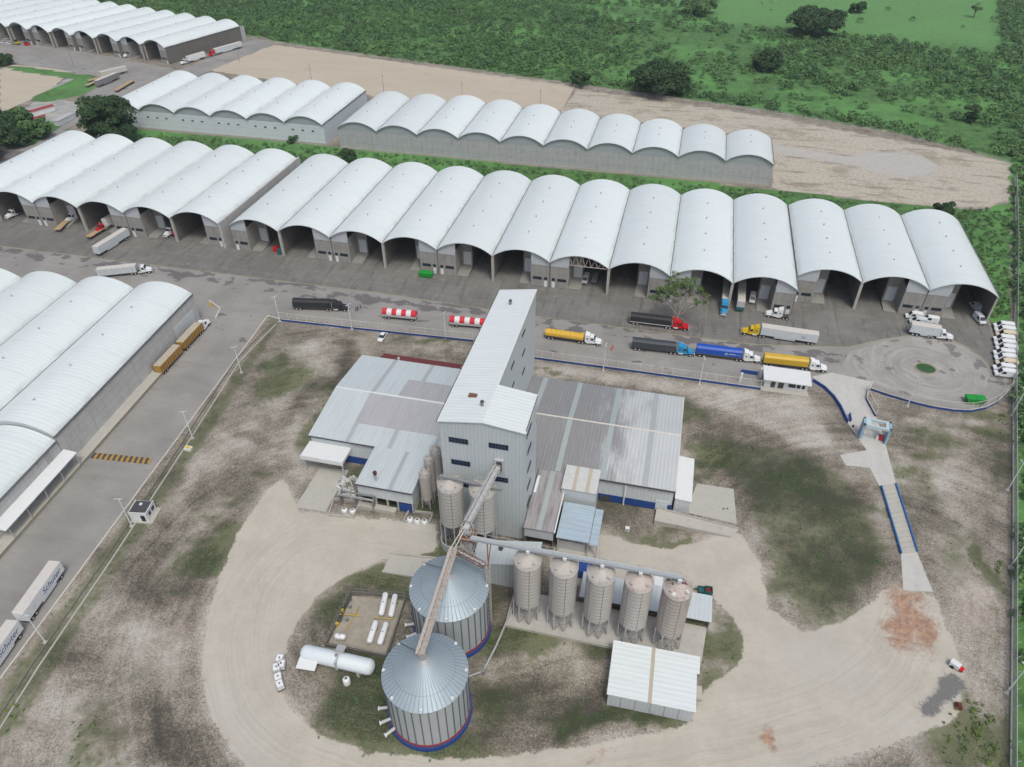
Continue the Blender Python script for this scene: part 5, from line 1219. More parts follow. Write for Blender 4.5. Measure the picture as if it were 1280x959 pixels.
# guard office by the gate
gb = thing('guard_office', (31.2, 174.6, 0), R(-.6), 'white flat-roofed guard office below the yellow-tarped truck', 'building')
b = MB(); b.box(.6, 12.4, 1.2, 6.4, 0, 3.2); b.build('wall', M_white, gb)
b = MB(); b.box(0, 13, 0, 6.8, 3.2, 3.5); b.box(0, .3, 0, 6.8, 3.5, 3.65); b.build('roof', M_white, gb)
for x, w_ in ((2.4, 1.2), (4.4, 1.5)):
    b = MB(); b.box(x, x+w_, 1.12, 1.19, .3, 2.4); b.build('door', M_dgrey, gb)
for x, w_ in ((7.2, 1.9), (9.4, 1.0), (10.8, .8)):
    b = MB(); b.box(x, x+w_, 1.12, 1.19, 1.1, 2.5); b.build('window', M_glass, gb)
b = MB(); b.box(-.2, 12.8, -.9, 1.1, 0, .25); b.build('step', M_slab, gb)
for i, (px, py) in enumerate(((925, 478), (950, 472))):
    b = MB(); p = G(px, py); b.box(p[0]-.3, p[0]+.3, p[1]-.3, p[1]+.3, 0, 3.4); tag(b.build('gate_pillar', M_white), ['white square pillar at the left of the small blue walled bay', 'white square pillar between small blue bay and guard office'][i], 'pillar')
b = MB(); p0, p1 = G(926, 466), G(946, 469); b.bar((*p0, .6), (*p1, .6), .3, 1.2); tag(b.build('blue_bay_wall', M_navy), 'short blue wall closing the small bay left of the guard office', 'wall')
# portal, weighbridge
po = thing('disinfection_portal', (*G(1091, 548), 0), R(-6), 'pale blue drive-through portal frame on the access road', 'portal')
b = MB(); b.box(-3.6, -3.0, -1.6, 1.6, 0, 5.2); b.build('side_panel', M_portal, po)
b = MB(); b.box(2.6, 3.2, -1.6, 1.6, 0, 5.2); b.build('side_panel', M_portal, po)
b = MB(); b.box(-3.6, 3.2, -1.6, -1.1, 4.5, 5.2); b.box(-3.6, 3.2, 1.1, 1.6, 4.5, 5.2); b.box(-3.0, -1.8, -1.1, 1.1, 4.9, 5.1); b.box(1.8, 2.6, -1.1, 1.1, 4.9, 5.1); b.build('top_frame', simple('pale_blue_top', (.44, .55, .60), .5), po)
b = MB(); b.box(1.2, 2.2, -.4, .5, 0, 1.4, M_red); b.box(.6, 1.2, -.4, .5, 0, 1.0, M_white); b.build('pump_unit', None, po)
b = MB(); p = G(1066, 534); b.box(p[0]-.2, p[0]+.2, p[1]-.2, p[1]+.2, 0, .7); tag(b.build('bollard', M_maroon), 'stubby dark red bollard left of the portal', 'bollard')
wbp = [G(1101, 609), G(1119, 606), G(1146, 691), G(1126, 693)]
wb = thing('weighbridge', (0, 0, 0), 0, 'long truck weighbridge with blue side rails on the access road', 'weighbridge')
b = MB(); a0, a1, a2, a3 = [Vector((*p, 0)) for p in wbp]
n = 14
for i in range(n):
    t0, t1 = i/n, (i+1)/n-.003
    q = [a0.lerp(a3, t0), a1.lerp(a2, t0), a1.lerp(a2, t1), a0.lerp(a3, t1)]; b.hexa([(p.x, p.y, .05) for p in q[::-1]], [(p.x, p.y, .3) for p in q[::-1]], M_slab)
b.build('deck', None, wb)
for p, q in ((a0, a3), (a1, a2)):
    b = MB(); b.bar(p+Vector((0, 0, .45)), q+Vector((0, 0, .45)), .3, .5); b.build('side_rail', M_wbblue, wb)
# small buildings
kb_ = thing('white_kiosk', (-113.6, 90.2, 0), R(10), 'small white kiosk with black flat roof beside the drain channel', 'kiosk')
b = MB(); b.box(0, 4.2, 0, 4.0, 0, 2.7); b.build('wall', M_white, kb_)
b = MB(); b.box(.15, 4.05, .15, 3.85, 2.7, 2.8, M_dgrey); b.box(-.05, 4.25, -.05, .12, 2.7, 2.95, M_white); b.box(-.05, .12, .12, 4.05, 2.7, 2.95, M_white); b.box(4.1, 4.25, .12, 4.05, 2.7, 2.95, M_white); b.box(1.6, 2.2, 2.4, 3.0, 2.8, 3.1, M_white); b.build('roof', None, kb_)
b = MB(); b.box(4.2, 4.26, .9, 1.7, 1.1, 2.1); b.build('window', M_glass, kb_)
b = MB(); b.box(4.2, 4.26, 2.3, 3.4, 1.1, 2.1); b.build('window', M_glass, kb_)
b = MB(); b.box(2.6, 3.6, -.06, -.0, .05, 2.0); b.build('door', M_glass, kb_)
b = MB(); b.box(-.5, 5.2, -.6, 4.4, 0, .12); b.build('base_slab', M_slab, kb_)
b = MB(); p = G(236, 562); b.box(p[0]-.9, p[0]+.9, p[1]-.7, p[1]+.7, 0, .7, M_white); b.box(p[0]-.6, p[0]+.6, p[1]-.4, p[1]+.4, .7, .82, M_yelp); tag(b.build('valve_box'), 'low white valve box with yellow lid at the foot of a lamp post', 'valve box')
b = MB(); p = G(1193, 834); Mx = Matrix.Translation((*p, 0)) @ Matrix.Rotation(R(-35), 4, 'Z'); b.box(-1, .8, -.6, .6, .4, 1.3, M_white, Mx); b.box(.8, 1.5, -.5, .5, .4, .9, M_red, Mx); b.cyl(Mx @ Vector((-.3, -.75, .35)), Mx @ Vector((-.3, .75, .35)), .35, n=12, m=M_tyre)
tag(b.build('tow_compressor'), 'small white and red towed compressor by the dark gravel heap', 'compressor')
b = MB(); p = G(1197, 884); b.box(p[0]-.5, p[0]+.5, p[1]-.6, p[1]+.6, 0, .8, M_maroon); b.box(p[0]-.3, p[0]+.3, p[1]-.3, p[1]+.3, .8, 1.1, M_maroon); tag(b.build('red_barrow'), 'small red barrow alone below the gravel heap', 'barrow')
# skips
def skip(p, rz, label):
    t = thing('skip_bin', (*p, 0), rz, label, 'skip'); b = MB()
    b.hexa([(-1.9, -1.1, .2), (1.9, -1.1, .2), (1.9, 1.1, .2), (-1.9, 1.1, .2)], [(-2.6, -1.25, 1.7), (2.6, -1.25, 1.7), (2.6, 1.25, 1.7), (-2.6, 1.25, 1.7)]); b.build('skip_body', M_green, t)
    b = MB(); b.box(-2.5, 0, -1.2, 1.2, 1.72, 1.86); b.box(.05, 2.5, -1.2, 1.2, 1.72, 1.9); b.build('lid', M_green, t)
    for x in (-1.5, 1.5):
        b = MB(); b.cyl((x, -1.0, .15), (x, 1.0, .15), .15, n=8); b.build('wheel', M_tyre, t)
skip(G(533, 346), 0, 'green skip against the office wall of a hall in the long row')
skip(G(1217, 503), R(6), 'green skip inside the curved fence of the turning circle')

# lamps
lampP = [(57, 803, 9.5, 'nearest to the white trailers, bottom left'), (165, 658, 9.5, 'beside the white kiosk'), (241, 548, 8.8, 'above the valve box'), (302, 466, 8.3, 'midway up the side road'), (350, 402, 7.8, 'at the corner by the black truck'),
         (440, 412, 7.4, 'in the fence right of the black truck'), (557, 423, 7.4, 'in the fence just left of the tower'), (754, 464, 8.6, 'in the fence right of the yellow bulk truck'), (874, 481, 8.8, 'in the fence below the blue truck'), (1134, 508, 8.2, 'at the curved fence of the turning circle'),
         (1259, 613, 8.4, 'by the right perimeter fence, middle'), (1264, 520, 8.6, 'by the right perimeter fence, upper'), (1258, 866, 8.4, 'by the right perimeter fence, lower'), (1262, 710, 8.4, 'by the right perimeter fence, between its neighbours')]
lp = None
for i, (px, py, h, nm_) in enumerate(lampP):
    lab = f'tall thin white lamp post {nm_}'
    if lp is None:
        lp = thing('lamp_post', (*G(px, py), 0), 0, lab, 'lamp post', 'white lamp posts round the site')
        b = MB(); b.cyl((0, 0, 0), (0, 0, 9.4), .15, .10, n=8); b.build('pole', M_white, lp)
        b = MB(); b.bar((-.8, 0, 9.3), (.8, 0, 9.3), .1); b.build('cross_arm', M_white, lp)
        for s in (-.7, .7):
            b = MB(); b.box(s-.25, s+.25, -.35, .05, 9.3, 9.5); b.build('lamp_head', M_lgrey, lp)
        b = MB(); b.box(-.4, .4, -.4, .4, 0, .2); b.build('footing', M_concl, lp)
        CH[lp.name] = kids(lp)
    else: copy_tree(lp, G(px, py), R(i*13), lab)
for i, (px, py) in enumerate(((390, 103), (480, 117), (578, 127), (675, 137), (92, 82), (300, 78), (267, 73))):
    t = thing('light_mast', (*G(px, py), 0), 0, 'thin grey mast '+['on the sandy lot edge, leftmost behind the white-walled block', 'on the sandy lot edge above the gap between the back rows', 'on the sandy lot edge above the second grey-walled hall', 'on the sandy lot edge near its right corner', 'beside the far left road', 'behind the white-walled block near the parked trucks', 'at the roadside below the white box truck'][i], 'mast', 'thin masts round the far lots')
    b = MB(); b.cyl((0, 0, 0), (0, 0, 10), .13, .09, n=6); b.build('pole', M_mgrey, t)
    b = MB(); b.box(-.4, .4, -.15, .15, 9.9, 10.1); b.build('lamp_head', M_mgrey, t)

# ------------------------------------------------------------------ vehicles
def wheel_pair(t, x, w_=2.5, r=.5, dual=False):
    for s in (-1, 1):
        b = MB(); y0 = s*(w_/2-.34); y1 = s*(w_/2-.02); b.cyl((x, y0, r), (x, y1, r), r, n=16, m=M_tyre); b.cyl((x, y1, r), (x, y1+s*.02, r), r*.55, n=12, m=M_rim); b.build('wheel', None, t)
def tractor(t, x0, paint, sleeper=True, stripe=None, w_=2.45):
    """conventional tractor unit whose nose is at x0, extends towards -x for 6.4 m"""
    b = MB(); prof = [(x0-3.55, 1.0), (x0-.1, 1.0), (x0, 1.2), (x0-.1, 1.75), (x0-1.9, 2.1)]
    # bonnet, tapered
    v = []
    bt_ = [(x0-2.0, 1.1, .75), (x0-.15, .85, .75), (x0, .8, .9)]
    b.hexa([(x0-2.0, -1.0, .75), (x0, -.8, .75), (x0, .8, .75), (x0-2.0, 1.0, .75)], [(x0-2.0, -.95, 2.0), (x0-.15, -.7, 1.65), (x0-.15, .7, 1.65), (x0-2.0, .95, 2.0)], paint)
    b.build('bonnet', None, t, bevel=.12)
    for s in (-1, 1):
        b = MB(); b.hexa([(x0-1.75, s*.75, .95), (x0-.35, s*.75, .85), (x0-.35, s*1.2, .85), (x0-1.75, s*1.2, .95)][::s], [(x0-1.6, s*.75, 1.35), (x0-.5, s*.75, 1.25), (x0-.5, s*1.15, 1.25), (x0-1.6, s*1.15, 1.35)][::s], paint); b.build('mudguard', None, t, bevel=.08)
    b = MB(); b.box(x0-.02, x0+.08, -.6, .6, .8, 1.5, M_rim); b.build('grille', None, t)
    b = MB(); b.box(x0+.0, x0+.22, -1.15, 1.15, .45, .8, M_lgrey); b.build('bumper', None, t)
    b = MB(); b.hexa([(x0-3.6, -1.15, .7), (x0-2.0, -1.15, .7), (x0-2.0, 1.15, .7), (x0-3.6, 1.15, .7)], [(x0-3.6, -1.05, 2.95), (x0-2.45, -1.0, 2.9), (x0-2.45, 1.0, 2.9), (x0-3.6, 1.05, 2.95)], paint); cab = b.build('cab', None, t, bevel=.08)
    b = MB(); b.hexa([(x0-2.12, -.95, 2.02), (x0-2.02, -.95, 2.02), (x0-2.02, .95, 2.02), (x0-2.12, .95, 2.02)], [(x0-2.44, -.88, 2.8), (x0-2.34, -.88, 2.8), (x0-2.34, .88, 2.8), (x0-2.44, .88, 2.8)], M_glass); b.build('windscreen', None, cab)
    for s in (-1, 1):
        b = MB(); b.hexa([(x0-3.3, s*1.12, 1.85), (x0-2.35, s*1.12, 1.85), (x0-2.35, s*1.15, 1.85), (x0-3.3, s*1.15, 1.85)][::s], [(x0-3.3, s*1.07, 2.55), (x0-2.55, s*1.05, 2.55), (x0-2.55, s*1.11, 2.55), (x0-3.3, s*1.12, 2.55)][::s], M_glass); b.build('side_window', None, cab)
        b = MB(); b.cyl((x0-4.7, s*1.0, .75), (x0-3.3, s*1.0, .75), .33, n=12); b.build('fuel_tank', M_rim, t)
    xe = x0-3.6
    if sleeper:
        b = MB(); b.hexa([(x0-5.1, -1.2, .9), (x0-3.62, -1.2, .9), (x0-3.62, 1.2, .9), (x0-5.1, 1.2, .9)], [(x0-5.1, -1.1, 3.75), (x0-3.7, -1.0, 3.3), (x0-3.7, 1.0, 3.3), (x0-5.1, 1.1, 3.75)], paint); b.build('sleeper', None, t, bevel=.1)
        xe = x0-5.1
        for s in (-1, 1):
            b = MB(); b.box(x0-4.6, x0-4.15, s*1.14, s*1.19, 2.0, 2.45); b.build('side_window', M_glass, t)
    for s in (-1, 1):
        b = MB(); b.cyl((xe-.15, s*.95, 1.0), (xe-.15, s*.95, 3.6), .09, n=8); b.build('exhaust', M_rim, t)
    b = MB(); b.box(x0-7.2, x0-.3, -.45, .45, .55, .95); b.build('chassis', M_dgrey, t)
    wheel_pair(t, x0-1.05); wheel_pair(t, x0-5.7); wheel_pair(t, x0-6.85)
def trailer(t, x0, L, kind, body, top=None, axles=(1.2, 2.4), w_=2.5, text=None):
    """x0 = front; extends to x0-L"""
    ft = kind
    b = MB(); b.box(x0-L, x0, -.6, .6, .85, 1.15); b.build('trailer_frame', M_dgrey, t)
    if kind == 'van':
        b = MB(); b.box(x0-L, x0, -w_/2, w_/2, 1.15, 3.95); b.build('trailer_box', body, t, bevel=.05)
        b = MB(); b.box(x0-L+.06, x0-.06, -w_/2+.05, w_/2-.05, 3.95, 4.0); b.build('trailer_roof', top or M_whitetop, t)
        b = MB(); b.box(x0-L*.62, x0-L*.25, -w_/2+.05, -w_/2+.12, .6, 1.1); b.box(x0-L*.62, x0-L*.25, w_/2-.12, w_/2-.05, .6, 1.1); b.build('side_skirt', body, t)
    elif kind == 'tarp':   # arched tarpaulin over a hopper body
        prof = [(-w_/2, 1.1), (w_/2, 1.1), (w_/2, 2.5)]+[(w_/2*math.cos(a), 2.5+1.1*math.sin(a)) for a in np.linspace(.15, math.pi-.15, 9)]+[(-w_/2, 2.5)]
        n = len(prof); b = MB(); v = [(x0-L, p[0], p[1]) for p in prof]+[(x0, p[0], p[1]) for p in prof]
        b.add(v, [tuple(range(n))[::-1], tuple(range(n, 2*n))]+[(i, (i+1) % n, (i+1) % n+n, i+n) for i in range(n)]); b.build('tarpaulin', body, t)
        b = MB(); b.box(x0-L-.03, x0+.03, -w_/2-.04, w_/2+.04, 1.15, 1.75); b.build('trailer_sides', top or M_dgrey, t)
    elif kind == 'lumpy':
        b = MB(); ns, na = 40, 11; v = []
        for i in range(ns+1):
            x = x0-L+L*i/ns; bul = .16*abs(math.sin(i*math.pi/5))
            for j in range(na+1):
                a_ = math.pi*j/na; v.append((x, (w_/2+.02)*math.cos(a_), 2.0+(1.0+bul+.05*math.sin(i*2.3+j))*math.sin(a_)))
        b.add(v, [(i*(na+1)+j, i*(na+1)+j+1, (i+1)*(na+1)+j+1, (i+1)*(na+1)+j) for i in range(ns) for j in range(na)]+[tuple(range(na+1))[::-1], tuple(range(ns*(na+1), (ns+1)*(na+1)))]); b.box(x0-L+.01, x0-.01, -w_/2, w_/2, 1.5, 2.02); b.build('tarpaulin', body, t, smooth=False)
        b = MB(); b.box(x0-L-.03, x0+.03, -w_/2-.03, w_/2+.03, 1.0, 1.5); b.build('trailer_sides', top or M_dgrey, t)
    elif kind == 'box':   # high tarp box with a bevelled top
        b = MB(); prof = [(-w_/2, 1.1), (w_/2, 1.1), (w_/2, 3.2), (w_/2-.55, 3.75), (-w_/2+.55, 3.75), (-w_/2, 3.2)]; n = 6
        v = [(x0-L, p[0], p[1]) for p in prof]+[(x0, p[0], p[1]) for p in prof]
        b.add(v, [tuple(range(n))[::-1], tuple(range(n, 2*n))]+[(i, (i+1) % n, (i+1) % n+n, i+n) for i in range(n)]); b.build('tarpaulin', body, t, bevel=.04)
        b = MB(); b.box(x0-L-.02, x0+.02, -w_/2-.03, w_/2+.03, 1.1, 1.4); b.build('trailer_sides', top or M_dgrey, t)
    elif kind == 'open':  # grain body, open top look
        b = MB(); b.box(x0-L, x0, -w_/2, w_/2, 1.1, 3.5, body); b.box(x0-L+.1, x0-.1, -w_/2+.1, w_/2-.1, 3.5, 3.56, top or M_whitetop); b.build('trailer_box', None, t)
        b = MB()
        for k in range(int(L/1.2)+1):
            x = x0-L+k*L/int(L/1.2)
            for s in (-1, 1): b.box(x-.05, x+.05, s*(w_/2), s*(w_/2+.08), 1.1, 3.5)
        b.build('side_stakes', M_maroon if body is M_yelo else M_lgrey, t)
    elif kind == 'flat':
        b = MB(); b.box(x0-L, x0, -w_/2, w_/2, 1.15, 1.35, M_wood); b.build('flat_deck', None, t)
    for a in axles: wheel_pair(t, x0-L+a, w_)
    b = MB(); b.box(x0-2.6, x0-2.4, -.8, .8, .3, .9); b.build('landing_gear', M_mgrey, t)
def place(nose, tail, off=1.25):
    a, c = Vector((*G(*nose), 0)), Vector((*G(*tail), 0)); d = (a-c); L = d.length; d.normalize()
    n = Vector((-d.y, d.x, 0)); n = n if n.y > 0 else -n
    return a+n*off, math.atan2(d.y, d.x), L
def vtext(t, s, x, z, size, mat, side=-1, y=1.262, italic=False, name='lettering'):
    cu = bpy.data.curves.new(name, 'FONT'); cu.body = s; cu.size = size; cu.extrude = .006; cu.align_x = 'CENTER'; cu.shear = .3 if italic else 0
    o = bpy.data.objects.new(name, cu); COL.objects.link(o)
    me = bpy.data.meshes.new_from_object(o.evaluated_get(bpy.context.evaluated_depsgraph_get())) if False else None
    dg = bpy.context.evaluated_depsgraph_get(); me = bpy.data.meshes.new_from_object(o.evaluated_get(dg)); bpy.data.objects.remove(o)
    me.name = name; me.materials.clear(); me.materials.append(mat)
    o = bpy.data.objects.new(name, me); COL.objects.link(o); o.parent = t
    o.location = (x, side*y, z); o.rotation_euler = (R(90), 0, 0 if side < 0 else math.pi)
    return o
def lorry(nose, tail, paint, kind, body, label, top=None, sleeper=True, Lmax=None, bob=False, group=None, z=.03, axles=(1.2, 2.4), gap=5.6, name='articulated_truck', text=None):
    p, rz, L = place(nose, tail)
    if Lmax: L = Lmax
    t = thing(name, (p.x, p.y, z), rz, label, 'truck', group or 'heavy trucks in the yard')
    tractor(t, 0, paint, sleeper)
    if not bob: trailer(t, -gap, max(4, L-gap), kind, body, top, axles)
    if text: vtext(t, *text)
    return t
Q = 'trucks queued along the yard road'
lorry((435, 390.5), (367, 388), M_black, 'box', M_black, 'all-black truck with black box trailer near the yard road corner', group=Q)
lorry((751, 434), (681, 424), M_whiteb, 'lumpy', M_yel, 'white-cabbed truck with lumpy yellow tarpaulin just right of the tower', top=M_dgrey, group=Q)
tr = lorry((860, 415), (787, 406), M_red, 'box', M_black, 'red-cabbed truck with black tarp over silver sides beside the bare tree', top=M_lgrey, group=Q)
lorry((867, 447), (789, 438), M_cyan, 'box', M_slate, 'sky-blue-cabbed truck with charcoal tarp, behind the blue trailer truck', group=Q)
t = lorry((950, 456), (869, 446), M_whiteb, 'box', M_blue, 'white-cabbed truck with bright blue tarp bearing a white emblem', top=simple('olive_frame', (.10, .09, .02), .6), group=Q)
em = MB(); em.cyl((-10.2, -1.27, 2.35), (-10.2, -1.29, 2.35), .42, n=20); em.build('emblem', M_palebox, t)
em = MB(); em.cyl((-10.2, -1.292, 2.35), (-10.2, -1.30, 2.35), .25, n=20); em.build('emblem_centre', M_blue, t)
em = MB()
for k in range(5): em.box(-9.4+k*.42, -9.08+k*.42, -1.285, -1.26, 2.25, 2.5)
for k in range(9): em.box(-7.1+k*.22, -6.96+k*.22, -1.28, -1.26, 2.25, 2.38)
em.build('lettering', M_palebox, t)
lorry((1033, 467), (953, 458), M_whiteb, 'box', simple('bright_yellow_tarpaulin', (.55, .36, .03), .5, var=.1), 'white-cabbed truck with smooth yellow tarp above the guard office', group=Q)
t = lorry((926, 419), (1020, 433), M_yelp, 'van', M_palebox, 'yellow-cabbed truck facing left with long white van trailer', group=Q)
em = MB()
em.bar((-18.8, 1.275, 2.1), (-17.6, 1.275, 2.9), .14, .03); em.bar((-18.8, 1.275, 2.9), (-17.6, 1.275, 2.1), .14, .03); em.build('emblem', M_navy, t)
t = lorry((1190, 428), (1135, 419), M_whiteb, 'van', M_palebox, 'white rigid box truck with black figures near the parked vans', sleeper=False, gap=4.0, name='box_truck')
vtext(t, 'F9-', -13.0, 2.3, 1.6, M_dgrey, side=-1)
lorry((956, 397), (990, 402), M_whiteb, 'none', None, 'white tractor unit without trailer beside the dock office', bob=True, name='tractor_unit')
lorry((191, 342), (124, 349), M_whiteb, 'open', M_palebox, 'white truck with long pale tipper trailer turning on the left yard', sleeper=False, gap=5.0)
# road train beside the left hall
p, rz, L = place((265, 405), (204, 471), 0)
t = thing('road_train', (p.x-1.2, p.y, .03), rz, 'white-cabbed road train with two ochre trailers along the left hall wall', 'truck')
tractor(t, 0, M_whiteb, False); trailer(t, -4.8, (L-6.2)/2, 'open', M_yelo, M_tan); trailer(t, -4.8-(L-6.2)/2-1.2, (L-6.2)/2, 'open', M_yelo, M_tan)
# bottom-left white trailers with script lettering
def lone_trailer(nose, tail, kind, body, label, top=None, off=1.25, L=None, group=None, name='semi_trailer', z=.03):
    p, rz, LL = place(nose, tail, off); t = thing(name, (p.x, p.y, z), rz, label, 'trailer', group); trailer(t, 0, L or LL, kind, body, top); return t
pa = Vector((*G(84, 716), 0)); pb = Vector((*G(40, 780), 0)); d = (pa-pb).normalized(); rz = math.atan2(d.y, d.x); nrm = Vector((-d.y, d.x, 0))
def sch(noseP, label):
    t = thing('semi_trailer', (noseP.x, noseP.y, .03), rz, label, 'trailer', 'white lettered trailers on the side road'); trailer(t, 0, 13.0, 'van', M_whiteb, None, axles=(1.2, 2.4))
    wheel_pair(t, -1.6); vtext(t, 'Schuter', -4.2, 1.9, 1.95, M_navy, side=-1, italic=True); em = MB(); em.box(-10.6, -9.7, -1.27, -1.26, 2.2, 2.7); em.build('small_mark', M_palebox, t); return t
sch(pa+nrm*1.3, 'nearer-to-kiosk white trailer with blue script lettering on the side road')
sch(pa+nrm*1.3-d*14.6, 'white lettered trailer cut by the left edge of the photo')
# red-and-white striped trailers
def striped(nose, tail, label):
    p, rz, L = place(nose, tail); t = thing('striped_trailer', (p.x, p.y, .03), rz, label, 'trailer', 'red and white striped trailers')
    w_ = 2.5; prof = [(w_/2, 1.9)]+[(w_/2*math.cos(a), 2.1+1.3*math.sin(a)) for a in np.linspace(.1, math.pi-.1, 9)]+[(-w_/2, 1.9)]; n = len(prof); k = 7; b = MB()
    for j in range(k):
        xa, xb = -L+L*j/k, -L+L*(j+1)/k
        v = [(xa, q[0], q[1]) for q in prof]+[(xb, q[0], q[1]) for q in prof]
        b.add(v, [tuple(range(n))[::-1], tuple(range(n, 2*n))]+[(i, (i+1) % n, (i+1) % n+n, i+n) for i in range(n)], M_redw if j % 2 == 0 else M_white)
    b.build('striped_cover', None, t)
    b = MB(); b.box(-L, 0, -1.2, 1.2, 1.1, 1.88); b.build('trailer_sides', M_lgrey, t)
    b = MB(); b.box(-L-.2, 0, -.5, .5, .7, 1.1); b.build('trailer_frame', M_dgrey, t)
    for x in (-L+1.1, -L+2.3, -1.5): wheel_pair(t, x)
striped((520, 403), (478, 399), 'red and white striped covered trailer standing farther from the tower')
striped((606, 413), (562, 409), 'red and white striped covered trailer half hidden by the tower')
# trailers and trucks among the left halls
lone_trailer((123, 321), (161, 297), 'van', M_palebox, 'pale blue-white van trailer parked aslant before the third left hall', off=.2)
lone_trailer((112, 300), (150, 276), 'flat', M_wood, 'empty rusty flatbed trailer beside the aslant van trailer', off=.2)
lone_trailer((72, 291), (92, 272), 'flat', M_wood, 'short flatbed trailer with bare boards before the second left hall', off=.2, L=9)
def hall_truck(px, py, rz, paint, kind, body, L, label, sleeper=False, name='articulated_truck'):
    p = G(px, py); t = thing(name, (p[0], p[1], .05), rz, label, 'truck', 'trucks backed into the halls'); tractor(t, 0, paint, sleeper)
    if kind: trailer(t, -5, L, kind, body)
    return t
hall_truck(121, 293, R(262), M_red, 'van', M_whiteb, 8, 'red-cabbed truck with white box backed into the third left hall')
hall_truck(84, 280, R(262), M_whiteb, 'van', M_palebox, 8, 'white-cabbed truck backed into the second left hall')
hall_truck(9, 275, R(262), M_whiteb, None, None, 0, 'white truck inside the leftmost visible hall', name='tractor_unit')
hall_truck(207, 298, R(265), M_whiteb, None, None, 0, 'white truck in the mouth of the fourth left hall beside a red machine', name='tractor_unit')
hall_truck(904, 396, R(268), M_cyan, 'van', M_lgrey, 13, 'blue-cabbed truck with silver trailer backed into a hall right of the bare tree', sleeper=True)
p = G(924, 390); t = thing('semi_trailer', (p[0], p[1], .05), R(268), 'silver trailer with teal front edge standing in a hall mouth', 'trailer'); trailer(t, 0, 14, 'van', M_lgrey); b = MB(); b.box(0, .4, -1.25, 1.25, .8, 1.8); b.build('nose_guard', M_teal, t)
b = MB(); q = G(216, 296); b.box(q[0], q[0]+2.2, q[1], q[1]+2.5, .3, 2.0, M_red); b.cyl((q[0]+.3, q[1]-.1, .5), (q[0]+.3, q[1]+.4, .5), .5, n=12, m=M_tyre); tag(b.build('red_machine'), 'dark red machine next to the white truck in the fourth left hall', 'machine')
for i, (px, py, mm, nm_) in enumerate(((346, 315, M_red, 'red'), (354, 316, M_navy, 'blue'), (351, 318, M_teal, 'teal'))):
    b = MB(); q = G(px, py); s = 1.1; b.box(q[0]-s, q[0]+s*.6, q[1]-s*.5, q[1]+s, .05, 1.8, mm); b.box(q[0]-s*.7, q[0]+s*.3, q[1]-s*.2, q[1]+s*.7, 1.8, 2.2, mm); tag(b.build('supply_crate'), f'{nm_} drum crate stacked inside the first hall of the long row', 'crate', 'coloured crates in the first hall')
b = MB(); q = G(836, 372); b.box(q[0]-1, q[0]+1, q[1]-.8, q[1]+.8, .05, 2.6); tag(b.build('portable_toilet', M_navy), 'small dark blue cabin left behind the bare tree', 'cabin')

# vans and cars
def van_mesh(t, paint, L=5.6, w_=1.95, h=2.35):
    prof = [(-L/2, .35), (L/2, .35), (L/2+.02, .95), (L/2-.85, 1.25), (L/2-1.75, h-.1), (L/2-2.1, h), (-L/2+.1, h), (-L/2, h-.15)]
    b = MB(); n = len(prof); wn = lambda z: w_/2*(1-.10*max(0, (z-1.1))/1.2)
    v = [(x, -wn(z), z) for x, z in prof]+[(x, wn(z), z) for x, z in prof]
    b.add(v, [tuple(range(n)), tuple(range(n, 2*n))[::-1]]+[(i, i+n, (i+1) % n+n, (i+1) % n) for i in range(n)]); b.build('body', paint, t, bevel=.07)
    b = MB(); y = w_/2*.82; b.add([(L/2-.88, -y, 1.30), (L/2-.88, y, 1.30), (L/2-1.68, y*.95, h-.2), (L/2-1.68, -y*.95, h-.2)], [(0, 1, 2, 3)]); 
    for q in range(len(b.v)): b.v[q] = (b.v[q][0]+.06, b.v[q][1], b.v[q][2]+.04)
    b.build('windscreen', M_glass, t)
    for s in (-1, 1):
        b = MB(); b.add([(L/2-2.7, s*(wn(1.3)+.01), 1.3), (L/2-1.25, s*(wn(1.3)+.01), 1.3), (L/2-1.85, s*(wn(h-.3)+.02), h-.3), (L/2-2.7, s*(wn(h-.3)+.02), h-.3)], [(0, 1, 2, 3)]); b.build('side_window', M_glass, t)
        for x in (L/2-1.0, -L/2+1.1):
            b = MB(); b.cyl((x, s*(w_/2-.25), .34), (x, s*(w_/2+.01), .34), .34, n=14, m=M_tyre); b.cyl((x, s*(w_/2+.01), .34), (x, s*(w_/2+.02), .34), .2, n=10, m=M_rim); b.build('wheel', None, t)
    b = MB(); b.box(L/2-.02, L/2+.1, -w_/2+.1, w_/2-.1, .35, .65); b.build('bumper', M_dgrey, t)
M_cream = simple('cream_van_paint', (.66, .58, .42), .3)
vp = None
vans = [(1239, 412, 0), (1240, 419, 0), (1241, 427, 1), (1241, 433, 0), (1238, 440, 0), (1240, 446, 0), (1239, 452, 0), (1240, 458, 0), (1240, 465, 1), (1237, 471, 0), (1238, 478, 0)]
nmv = ['topmost', 'second from the top', 'cream-topped third from the top', 'fourth from the top', 'fifth from the top', 'sixth from the top', 'seventh from the top', 'eighth from the top', 'cream-tinged ninth from the top', 'tenth from the top', 'bottom']
v1, v2 = Vector((*G(1239, 409), 0)), Vector((*G(1238, 468), 0))
for i in range(11):
    p = v1.lerp(v2, i/10); lab = f'{nmv[i]} white van in the column parked by the right fence'
    if vans[i][2]: lab = lab.replace(' white', '')
    t = thing('parked_van', (p.x+3.2+(i % 3)*.35, p.y, .05), math.pi, lab, 'van', 'vans parked by the right fence')
    van_mesh(t, M_cream if vans[i][2] else M_whiteb)
